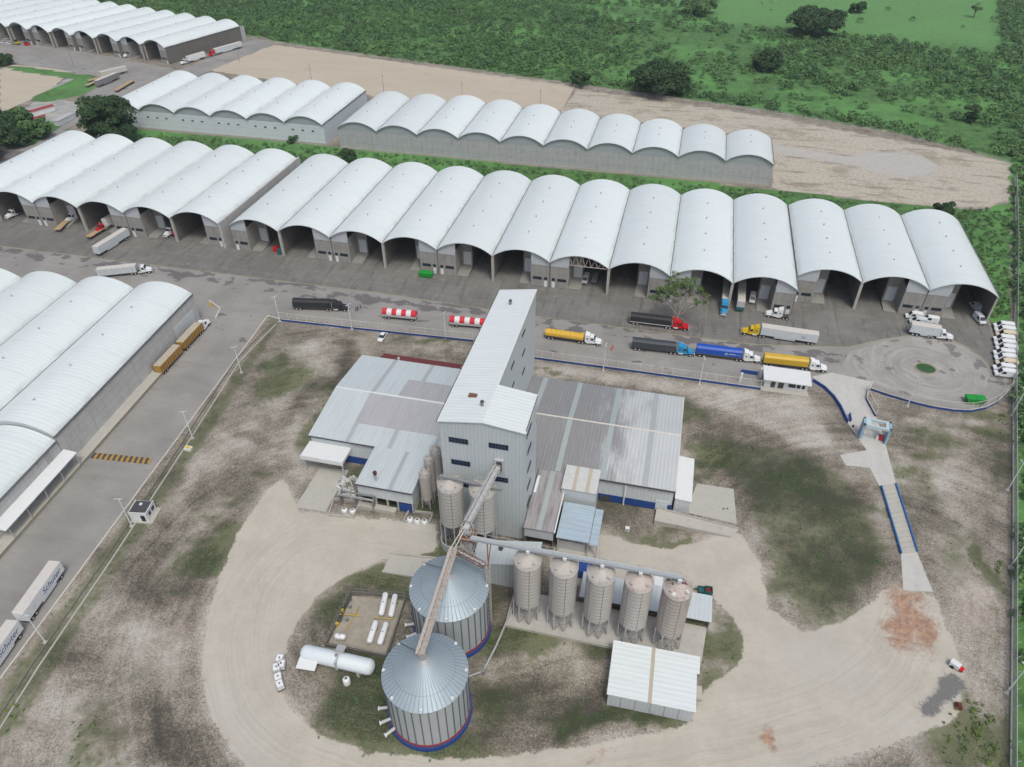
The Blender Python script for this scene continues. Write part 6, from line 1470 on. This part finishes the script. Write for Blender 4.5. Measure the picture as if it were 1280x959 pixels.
for (px, py, rz, mt, lab) in ((1141, 398, math.pi, M_whiteb, 'white van with black bonnet edge, rearmost of the three beside the box truck'), (1146, 405, math.pi, M_palebox, 'pale van tucked right behind the box truck'), (1161, 403, math.pi-.1, M_whiteb, 'white minivan between the office and box truck'),
                              (1223, 402, R(285), M_palebox, 'silver minivan at the mouth of the rightmost hall'), (1218, 386, R(100), M_palebox, 'grey van deep inside the rightmost hall')):
    t = thing('parked_van', (*G(px, py), .05), rz, lab, 'van'); van_mesh(t, mt, L=5.0)
t = thing('parked_van', (*G(940, 376), .05), R(265), 'white van inside the tenth hall of the long row', 'van'); van_mesh(t, M_whiteb, 5.0)
t = thing('parked_van', (*G(732, 352), .05), R(265), 'pale van inside the hall with the steel truss', 'van'); van_mesh(t, M_palebox, 5.0)
t = thing('parked_van', (*G(744, 351), .05), R(265), 'dark van inside the hall with the steel truss, nearer its right wall', 'van'); van_mesh(t, M_mgrey, 5.0)
def car(p, rz, paint, label, name='parked_car', group=None):
    t = thing(name, (*p, .03), rz, label, 'car', group); L, w_ = 4.5, 1.8
    b = MB(); b.hexa([(-L/2, -w_/2, .3), (L/2, -w_/2, .3), (L/2, w_/2, .3), (-L/2, w_/2, .3)], [(-L/2+.1, -w_/2+.05, .9), (L/2-.2, -w_/2+.1, .8), (L/2-.2, w_/2-.1, .8), (-L/2+.1, w_/2-.05, .9)]); b.build('body', paint, t, bevel=.1)
    b = MB(); b.hexa([(-L/2+.5, -w_/2+.1, .88), (L/2-1.3, -w_/2+.1, .85), (L/2-1.3, w_/2-.1, .85), (-L/2+.5, w_/2-.1, .88)], [(-L/2+1.1, -w_/2+.28, 1.42), (L/2-2.1, -w_/2+.28, 1.42), (L/2-2.1, w_/2-.28, 1.42), (-L/2+1.1, w_/2-.28, 1.42)]); b.build('window_band', M_glass, t)
    b = MB(); b.box(-L/2+1.1, L/2-2.1, -w_/2+.27, w_/2-.27, 1.42, 1.47); b.build('roof', paint, t)
    for s in (-1, 1):
        for x in (L/2-.85, -L/2+.85):
            b = MB(); b.cyl((x, s*(w_/2-.2), .32), (x, s*(w_/2+.01), .32), .32, n=14, m=M_tyre); b.cyl((x, s*(w_/2+.01), .32), (x, s*(w_/2+.02), .32), .18, n=10, m=M_rim); b.build('wheel', None, t)
    return t
pc, rzc, _ = place((476, 427), (485, 414), .9); car((pc.x+.8, pc.y+1.6), rzc, M_whiteb, 'lone white saloon car on rough ground inside the fence')
b = MB(); q = G(1152, 399); b.box(q[0]-.6, q[0]+.6, q[1]-.5, q[1]+.7, .3, 1.5, M_red); b.box(q[0]-.5, q[0]+.5, q[1]+.7, q[1]+1.3, .3, .9, M_red)
# far left cars and trucks
for i, (px, py, m_, lab) in enumerate(((4, 54, M_whiteb, 'white car at the far left edge of the distant apron'), (9, 49, M_palebox, 'pale car behind the white one in the distant hall mouth'), (13, 55, M_whiteb, 'second white car on the distant apron near the orange loader'), (2, 49, M_lgrey, 'grey car at the far left edge of the distant hall mouth'))):
    car(G(px, py), R(200), m_, lab, group='cars by the distant halls')
def loader(p, rz, paint, label):
    t = thing('wheel_loader', (*p, .03), rz, label, 'loader'); b = MB(); b.box(-2.6, .6, -1.0, 1.0, .9, 1.9); b.build('body', paint, t, bevel=.1)
    b = MB(); b.box(-.9, .5, -.7, .7, 1.9, 3.2); b.build('cab', M_glass, t); b = MB(); b.bar((.5, -.6, 1.4), (2.8, -.6, .8), .25); b.bar((.5, .6, 1.4), (2.8, .6, .8), .25); b.build('arm', paint, t)
    b = MB(); b.hexa([(2.6, -1.3, .1), (3.6, -1.3, .1), (3.6, 1.3, .1), (2.6, 1.3, .1)], [(2.6, -1.3, 1.2), (2.9, -1.3, 1.2), (2.9, 1.3, 1.2), (2.6, 1.3, 1.2)]); b.build('bucket', M_mgrey, t)
    for x in (-1.8, 1.2): wheel_pair(t, x, 2.3, .7)
loader(G(21, 56), R(170), M_yelp, 'orange-yellow wheel loader on the distant apron'); 
b = MB(); q = G(34, 57); b.box(q[0]-1.4, q[0]+1.4, q[1]-1, q[1]+1, 0, 1.6, M_red); b.box(q[0]-1.2, q[0]+.6, q[1]-.8, q[1]+.8, 1.6, 2.2, M_maroon); tag(b.build('red_skip'), 'small red skip beside the orange loader on the distant apron', 'skip')
lorry((228, 82), (258, 73), M_whiteb, 'van', M_whiteb, 'white truck with white box by the distant grey wall', sleeper=False, group='trucks by the distant halls')
lorry((262, 72), (304, 60), M_red, 'van', M_palebox, 'red-cabbed truck with pale trailer behind the white one at the distant grey wall', group='trucks by the distant halls')
lorry((157, 73), (188, 63), M_whiteb, 'van', M_palebox, 'white truck leaving the distant halls, silver trailer', sleeper=False, group='trucks by the distant halls')
lorry((107, 168), (112, 150), M_whiteb, 'none', None, 'white tractor unit at the left foot of the big dark tree', bob=True, name='tractor_unit')
# cabins upper left
def cabin(nose, tail, w_, h, wall, roofm, label, windows=3):
    p, rz, L = place(nose, tail, w_/2); t = thing('site_cabin', (p.x, p.y, 0), rz, label, 'cabin', 'site cabins upper left')
    b = MB(); b.box(-L, 0, -w_/2, w_/2, .2, h); b.build('wall', wall, t)
    b = MB(); b.hexa([(-L-.2, -w_/2-.2, h), (.2, -w_/2-.2, h), (.2, w_/2+.2, h), (-L-.2, w_/2+.2, h)], [(-L-.2, -.05, h+.7), (.2, -.05, h+.7), (.2, .05, h+.7), (-L-.2, .05, h+.7)] if roofm is M_redw2 else [(-L-.2, -w_/2-.2, h+.15), (.2, -w_/2-.2, h+.15), (.2, w_/2+.2, h+.15), (-L-.2, w_/2+.2, h+.15)]); b.build('roof', roofm, t)
    for k in range(windows):
        b = MB(); x = -L+(k+.4)*L/windows; b.box(x, x+1.2, -w_/2-.05, -w_/2, 1.2, 2.2); b.build('window', M_glass, t)
    return t
M_redw2 = simple('dull_red_cabin_roof', (.27, .045, .05), .6)
cabin((42, 147), (70, 139), 3.5, 2.8, M_white, M_redw2, 'white cabin with dull red roof in the upper left lot')
cabin((34, 158), (60, 152), 3.5, 2.6, M_white, M_redw2, 'lower red-roofed cabin half hidden by the left shrubs', 2)
cabin((69, 158), (89, 148), 2.8, 2.8, M_palebox, M_lgrey, 'pale container cabin with teal end beside the red-roofed cabins', 2)
cabin((12, 152), (30, 150), 3.0, 2.6, M_white, M_redw2, 'small red-roofed cabin at the left edge behind the shrubs', 1)
for i, (a, c, lab) in enumerate((((112, 104), (150, 94), 'dusty flat trailer topmost in the scrap lot above the big tree'), ((124, 110), (150, 99), 'grey trailer second in the scrap lot above the big tree'), ((110, 110), (122, 105), 'dark short trailer leftmost in the scrap lot'), ((143, 116), (165, 103), 'pale trailer rightmost in the scrap lot'), ((128, 99), (160, 91), 'long pale trailer at the back of the scrap lot'))):
    lone_trailer(a, c, 'van' if i in (1, 4) else 'flat', [M_lgrey, M_mgrey, M_dgrey, M_palebox, M_whitetop][i], lab, off=1, group='trailers in the scrap lot', name='old_trailer')
# yellow barrier by the left hall end
b = MB(); a, c = G(262, 378), G(276, 388); b.bar((*a, .5), (*c, .5), .3, .9, M_creamw); b.bar((*c, .5), (*G(270, 400), .5), .3, .9, M_creamw); b.cyl((*G(264, 383), 0), (*G(264, 383), 1.6), .4, .2, n=8, m=M_yelp)
tag(b.build('road_barrier'), 'cream concrete barrier with yellow cone at the road corner beyond the left hall', 'barrier')
# street furniture specks
for i, (px, py, lab) in enumerate(((766, 434, 'small red traffic cone ahead of the yellow bulk truck'), (764, 437, 'smaller red cone by the lamp post right of the tower'))):
    t = MB(); q = G(px, py); t.cyl((*q, 0), (*q, .75), .25, .04, n=10); t.box(q[0]-.3, q[0]+.3, q[1]-.3, q[1]+.3, 0, .06); tag(t.build('traffic_cone', M_red), lab, 'traffic cone')
# people
def person(p, rz, label, step=.0, phase=0):
    vts = [(0, 0, .92), (0, 0, 1.2), (0, 0, 1.42), (0, 0, 1.52), (0.01, 0, 1.66), (0, .1, .88), (.1+step, .11, .48), (.02+step, .12, .06), (.16+step, .12, .03), (0, -.1, .88), (.02-step, -.11, .48), (-.1-step, -.12, .06), (.04-step, -.12, .03),
           (0, .2, 1.4), (-.06+phase, .26, 1.12), (.06+phase, .25, .88), (0, -.2, 1.4), (.06-phase, -.26, 1.12), (.16-phase, -.25, .9)]
    ed = [(0, 1), (1, 2), (2, 3), (3, 4), (0, 5), (5, 6), (6, 7), (7, 8), (0, 9), (9, 10), (10, 11), (11, 12), (2, 13), (13, 14), (14, 15), (2, 16), (16, 17), (17, 18)]
    rad = [.15, .15, .16, .06, .10, .10, .07, .045, .04, .10, .07, .045, .04, .075, .05, .035, .075, .05, .035]
    me = bpy.data.meshes.new('person'); me.from_pydata(vts, ed, []); me.materials.append(M_cloth); me.materials.append(M_skin)
    o = bpy.data.objects.new('person', me); COL.objects.link(o); o.location = (*p, .03); o.rotation_euler = (0, 0, rz)
    md = o.modifiers.new('skin', 'SKIN'); 
    for i, r_ in enumerate(rad): me.skin_vertices[0].data[i].radius = (r_, r_*.8 if i < 3 else r_)
    me.skin_vertices[0].data[0].use_root = True
    o.modifiers.new('sub', 'SUBSURF').levels = 1
    tag(o, label, 'person', 'three people walking on the yard road')
    b = MB(); b.lathe([(.01, 1.80), (.07, 1.785), (.105, 1.72), (.11, 1.66), (.1, 1.63)], 12); b.build('hair', M_black, o)
    b = MB(); b.lathe([(.085, 1.68), (.10, 1.62), (.075, 1.56), (.03, 1.53)], 12); b.build('face', M_skin, o)
    return o
person(G(445.6, 389.5), R(200), 'person in dark clothes, left of the three walkers', .12, .1); person(G(447.6, 388.5), R(170), 'person in dark clothes, in the middle of the three walkers', .08, -.08); person(G(450.8, 386), R(30), 'person in dark clothes, right and farthest of the three walkers', .12, .1)

# ------------------------------------------------------------------ vegetation
def leaf_mesh(name, C, Rr, n, size, mat, tint, parent=None, flat=.75, shell=.55, upbias=.5, rng=RNG):
    """C (k,3) clump centres, Rr (k,) radii, n leaves each; quads scattered through each clump's volume"""
    k = len(C); N = k*n
    cc = np.repeat(C, n, 0); rr = np.repeat(Rr, n)
    d = rng.normal(size=(N, 3)); d /= np.linalg.norm(d, axis=1)[:, None]; d[:, 2] = np.where(d[:, 2] < -.25, -d[:, 2], d[:, 2])
    rad = rr*(shell+(1-shell)*rng.random(N)**.6)
    P = cc+d*rad[:, None]*np.array([1, 1, flat]); P[:, 2] = np.maximum(P[:, 2], .05)
    nm_ = d*.8+rng.normal(size=(N, 3))*.55; nm_[:, 2] += upbias; nm_ /= np.linalg.norm(nm_, axis=1)[:, None]
    a = np.cross(nm_, rng.normal(size=(N, 3))); a /= np.linalg.norm(a, axis=1)[:, None]; b_ = np.cross(nm_, a)
    s = (np.repeat(size, n) if np.ndim(size) else size)*(.6+.8*rng.random(N)); s = s[:, None]
    V = np.stack([P-a*s-b_*s*.6, P+a*s-b_*s*.6, P+a*s*.7+b_*s*.7, P-a*s*.7+b_*s*.7], 1).reshape(-1, 3)
    Fq = np.arange(N*4).reshape(-1, 4)
    me = bpy.data.meshes.new(name); mesh_np(me, V, Fq)
    tn = np.repeat(tint, n, 0)+rng.normal(size=(N, 2))*.12; tn = np.clip(np.repeat(tn, 4, 0), 0, 1)
    at = me.color_attributes.new('tint', 'FLOAT_COLOR', 'POINT'); q = np.ones((N*4, 4), np.float32); q[:, 0] = tn[:, 0]; q[:, 1] = tn[:, 1]; at.data.foreach_set('color', q.ravel())
    me.materials.append(mat); o = bpy.data.objects.new(name, me); COL.objects.link(o)
    if parent: o.parent = parent
    return o
def tree(p, h, cr, label, mat=M_leaf, bark=M_bark, nl=5000, lobes=26, trunk_h=None, leaf=.34, low=.25, group=None, flat=.8, name='tree'):
    t = thing(name, (*p, 0), random.uniform(0, 6), label, 'tree', group); th = trunk_h or h*.35
    rng = RNG
    b = MB(); pts = []
    b.cyl((0, 0, -.1), (.15, .1, th), .05*h, .035*h, n=10)
    C = []; Rr = []
    for i in range(lobes):
        a = rng.random()*2*math.pi; q = math.sqrt(rng.random())*.78; z = th+(h-th)*(low+(.92-low)*rng.random()*(1-.45*q*q)); rl = cr*(.20+.18*rng.random())
        x, y = cr*q*math.cos(a), cr*q*math.sin(a); C.append((x, y, z)); Rr.append(rl)
        if i < 12:
            mid = Vector((x*.45, y*.45, th+(z-th)*.55)); b.cyl((.15, .1, th*.9), mid, .02*h, .012*h, n=6); b.cyl(mid, (x*.9, y*.9, z), .012*h, .004*h, n=5)
    b.build('trunk', bark, t)
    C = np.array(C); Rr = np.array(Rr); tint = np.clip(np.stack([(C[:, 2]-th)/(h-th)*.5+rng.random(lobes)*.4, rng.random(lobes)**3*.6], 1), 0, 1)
    leaf_mesh('crown', C, Rr, max(10, nl//lobes), leaf, mat, tint, t, flat=flat)
    return t
tree(G(146, 177), 23, 13.5, 'big dark round-crowned tree standing left of the white-walled back block', mat=M_leafd, nl=20000, lobes=56, leaf=.42, low=.0, trunk_h=4.5)
tree(G(150, 176), 6, 5, 'smaller bright green bush tree at the foot of the big dark tree', mat=M_leaf, nl=3000, lobes=16, trunk_h=1, low=0)
tree(G(822, 116), 15, 17.5, 'broad very dark tree rising from the bush behind the sandy lots', mat=M_leafd, nl=22000, lobes=70, leaf=.55, low=0, trunk_h=3)
tree(G(1016, 44), 15, 20, 'large umbrella-shaped tree at the edge of the far pasture', mat=M_leafd, nl=16000, lobes=50, leaf=.65, low=.15, trunk_h=5)
tree(G(957, 88), 11, 9.5, 'single dark round tree below and left of the umbrella tree', mat=M_leafd, nl=8000, lobes=26, leaf=.55, low=0, trunk_h=2)
tree(G(1071, 16), 7, 7, 'small dark round tree alone on the far pasture', mat=M_leafd, nl=4000, lobes=18, leaf=.5, low=0, trunk_h=1.2)
tree(G(872, 18), 11, 15, 'wide grey-green tree at the top edge of the bush', mat=M_leaf, nl=9000, lobes=34, leaf=.6, low=0, trunk_h=3)
tree(G(725, 108), 8, 6, 'dark tree at the corner where the two sandy lots meet', mat=M_leafd, nl=4000, lobes=20, leaf=.45, low=0, trunk_h=1.5)
tree(G(1212, 152), 8, 5, 'lone small dark tree in the grass near the right fence', mat=M_leafd, nl=3500, lobes=18, leaf=.4, low=0, trunk_h=1)
tree(G(1217, 22), 9, 4, 'slender sparse tree far up on the pasture', mat=M_leaf, nl=900, lobes=10, leaf=.4, trunk_h=4)
tree(G(1180, 267), 5, 4.5, 'dark bush tree behind the right-hand set-back halls', mat=M_leafd, nl=3000, lobes=16, leaf=.35, low=0, trunk_h=.8)
tree(G(436, 200), 5, 5, 'dense green bush between the long row and the back rows', mat=M_leafd, nl=3000, lobes=16, leaf=.35, low=0, trunk_h=.8)
tree(G(367, 180), 4.5, 3, 'small bush against the white back wall', mat=M_leaf, nl=1500, lobes=10, leaf=.3, low=0, trunk_h=.8)
for i, (px, py, h, r_, nm_) in enumerate(((20, 182, 10, 9, 'front'), (48, 172, 9, 8, 'right-hand'), (5, 165, 10, 9, 'rear left'), (30, 160, 9, 7, 'rear right'), (-15, 200, 9, 9, 'leftmost'))):
    tree(G(px, py), h, r_, f'{nm_} tree of the clump below the red-roofed cabins', mat=M_leaf if i % 2 else M_leafd, nl=7000, lobes=28, leaf=.42, low=0, trunk_h=2, group='tree clump at the left edge')
tree(G(4, 82), 7, 7, 'round bush tree at the left edge beside the distant road', mat=M_leafd, nl=4000, lobes=18, leaf=.45, low=0, trunk_h=1)
# pale sparse tree before the halls
st = thing('sparse_tree', (*G(846, 405), 0), 0, 'half-bare tree with pale limbs rising behind the red-cabbed truck', 'tree')
b = MB(); rng = np.random.default_rng(5); tips = []
def limb(p, d, L, r, lev):
    p = Vector(p); q = p+d*L; b.cyl(p, q, r, r*.65, n=6)
    if lev == 0: tips.append(q); return
    for _ in range(3 if lev > 1 else 2):
        dd = (d+Vector(rng.normal(size=3))*.55); dd.z = abs(dd.z)*.7+.55; limb(q, dd.normalized(), L*(.62+.2*rng.random()), r*.6, lev-1)
    if rng.random() < .7: tips.append(q)
b.cyl((0, 0, 0), (-.2, 0, 3.2), .5, .4, n=10)
for dd in ((-.6, .1, 1.5), (.5, .2, 1.6), (0, -.4, 1.8), (-.1, .4, 1.9), (.8, -.3, .9), (-.75, -.2, 1.0)): limb((-.2, 0, 3.1), Vector(dd).normalized(), 5.0, .27, 3)
b.build('trunk', M_barkp, st)
tips = [q for q in tips if rng.random() < .62]
Cq_ = np.array([tuple(q) for q in tips]); leaf_mesh('crown', Cq_, np.full(len(Cq_), 1.0), 34, .2, M_leafm, np.stack([rng.random(len(Cq_)), rng.random(len(Cq_))*.3], 1), st, flat=.8, shell=.1)

# shrubs beyond the fences: uncountable mass
def in_px(px, py, poly): return inpoly(px, py, poly)
def scatter(name, xr, yr, n, dens, rr, nl, mat, label, cat='shrubs', leafk=.16, zk=.45, minw=.22):
    X = RNG.uniform(*xr, n); Y = RNG.uniform(*yr, n); px, py = PIX(X, Y); d = dens(X, Y, px, py); keep = RNG.random(n) < d
    X, Y, d = X[keep], Y[keep], d[keep]; k = len(X); r_ = rr[0]+(rr[1]-rr[0])*RNG.random(k)**1.6
    C = np.stack([X, Y, r_*zk], 1); patch = (np.sin(X*.045+1.3*np.sin(Y*.03))*np.cos(Y*.05+X*.017)+1)/2
    tint = np.clip(np.stack([.15+patch*.4+RNG.random(k)*.4, RNG.random(k)**4*.7+(patch > .8)*.15], 1), 0, 1)
    o = leaf_mesh(name, C, r_, nl, np.maximum(minw, r_*leafk), mat, tint, flat=.7, shell=.35); tag(o, label, cat, kind='stuff'); return k
def noise2(X, Y, s, seed):
    r = np.random.default_rng(seed); v = np.zeros_like(X)
    for i in range(5):
        a = r.random()*6.28; f = s*(1.6**i); ph = r.random()*6.28; a2 = r.random()*6.28
        v += (np.sin((X*math.cos(a)+Y*math.sin(a))*f+ph+1.7*np.sin((X*math.cos(a2)+Y*math.sin(a2))*f*.7)))/(1.35**i)
    return v/2.6
pasture = [(790, -40), (850, 12), (905, 28), (985, 40), (1090, 48), (1180, 62), (1245, 70), (1250, -40)]
def dens_field(X, Y, px, py):
    inside = inpoly(X, Y, far_line)
    d = np.full(X.shape, .30); nn = noise2(X, Y, .035, 3); n2 = noise2(X, Y, .016, 8)
    d = np.where(nn+n2*.5 > .12, .95, np.where(nn > -.35, .35, .10))
    d = np.where(px < 760, np.maximum(d, .55), d); d = np.where((px < 640) & (py < 45), .98, d)
    belt = in_px(px, py, [(985, 45), (1100, 55), (1245, 72), (1262, 120), (1190, 105), (1130, 92), (1050, 88), (980, 70)]); d = np.where(belt, .95, d)
    d = np.where(in_px(px, py, [(870, 100), (1240, 130), (1240, 190), (1100, 160), (900, 130)]), d*.30, d)
    d = np.where(in_px(px, py, pasture), .006, d); d = np.where(px > 1252, .95, d)
    edge = in_px(px, py, [(345, 44), (718, 96), (960, 128), (1120, 158), (1262, 194), (1262, 204), (1120, 168), (960, 141), (718, 108), (345, 54)]); d = np.where(edge, .9, d)
    return np.where(inside & (Y > 270), d, 0)
scatter('bushland', (-560, 330), (380, 900), 40000, dens_field, (.9, 3.7), 46, M_leaf, 'dense rolling green bush filling the land beyond the sandy lots')
def dens_right(X, Y, px, py):
    inside = inpoly(X, Y, far_line); d = np.where((px > 1262) & (py > 170) & (px < 1420), .9, 0.); return np.where(inside, d, 0)
scatter('hedgerow_growth', (78, 260), (60, 400), 9000, dens_right, (.8, 2.8), 60, M_leaf, 'thick green growth outside the right perimeter fence')
def dens_strip(X, Y, px, py):
    a = in_px(px, py, [(165, 166), (410, 186), (968, 240), (1130, 258), (1200, 268), (1150, 284), (1130, 282), (380, 206), (120, 172)]) | in_px(px, py, [(1180, 262), (1262, 262), (1262, 400), (1240, 400)])
    return np.where(a, .5+.5*(px > 1180), 0)
scatter('strip_vegetation', (-290, 140), (220, 325), 14000, dens_strip, (.4, 1.5), 26, M_leaf, 'green weeds filling the strip between the hall rows', minw=.2)
def dens_tuft(X, Y, px, py):
    # tufts where the site ground is grassy
    ix = np.clip(np.searchsorted(gx, X), 0, len(gx)-1); iy = np.clip(np.searchsorted(gy, Y), 0, len(gy)-1)
    return np.clip(grass[iy, ix]-.25, 0, 1)*.9*(sand[iy, ix] < .4)
scatter('grass_tufts', (-125, 95), (35, 180), 9000, dens_tuft, (.15, .5), 9, M_leaf, 'low weedy grass tufts scattered over the plant ground', 'grass', minw=.12)
def dens_weed(X, Y, px, py):
    d = np.zeros_like(X)
    for (cx_, cy_, rx, ry) in ((1215, 905, 34, 38), (1250, 940, 30, 30), (1248, 715, 7, 14), (1258, 525, 10, 12), (20, 890, 14, 12), (120, 915, 14, 10)):
        d = np.maximum(d, np.clip(1.2-((px-cx_)/rx)**2-((py-cy_)/ry)**2, 0, 1))
    return d
scatter('weed_clumps', (-125, 100), (40, 180), 16000, dens_weed, (.25, .9), 22, M_leafy, 'bright weed clumps along the gravel track and right fence', 'weeds', minw=.12)

# ------------------------------------------------------------------ air
hb = MB(); hb.box(-7000, 7000, -2000, 9500, -1, 150); hm = bpy.data.materials.new('haze_air'); hm.use_nodes = True; ht = hm.node_tree
for n_ in list(ht.nodes):
    if n_.type != 'OUTPUT_MATERIAL': ht.nodes.remove(n_)
pv = ht.nodes.new('ShaderNodeVolumePrincipled'); pv.inputs['Color'].default_value = (.80, .90, 1.0, 1); pv.inputs['Density'].default_value = HAZE; pv.inputs['Anisotropy'].default_value = .2
ht.links.new(pv.outputs[0], [n_ for n_ in ht.nodes if n_.type == 'OUTPUT_MATERIAL'][0].inputs['Volume'])
ho = hb.build('haze', hm); tag(ho, kind='stuff')
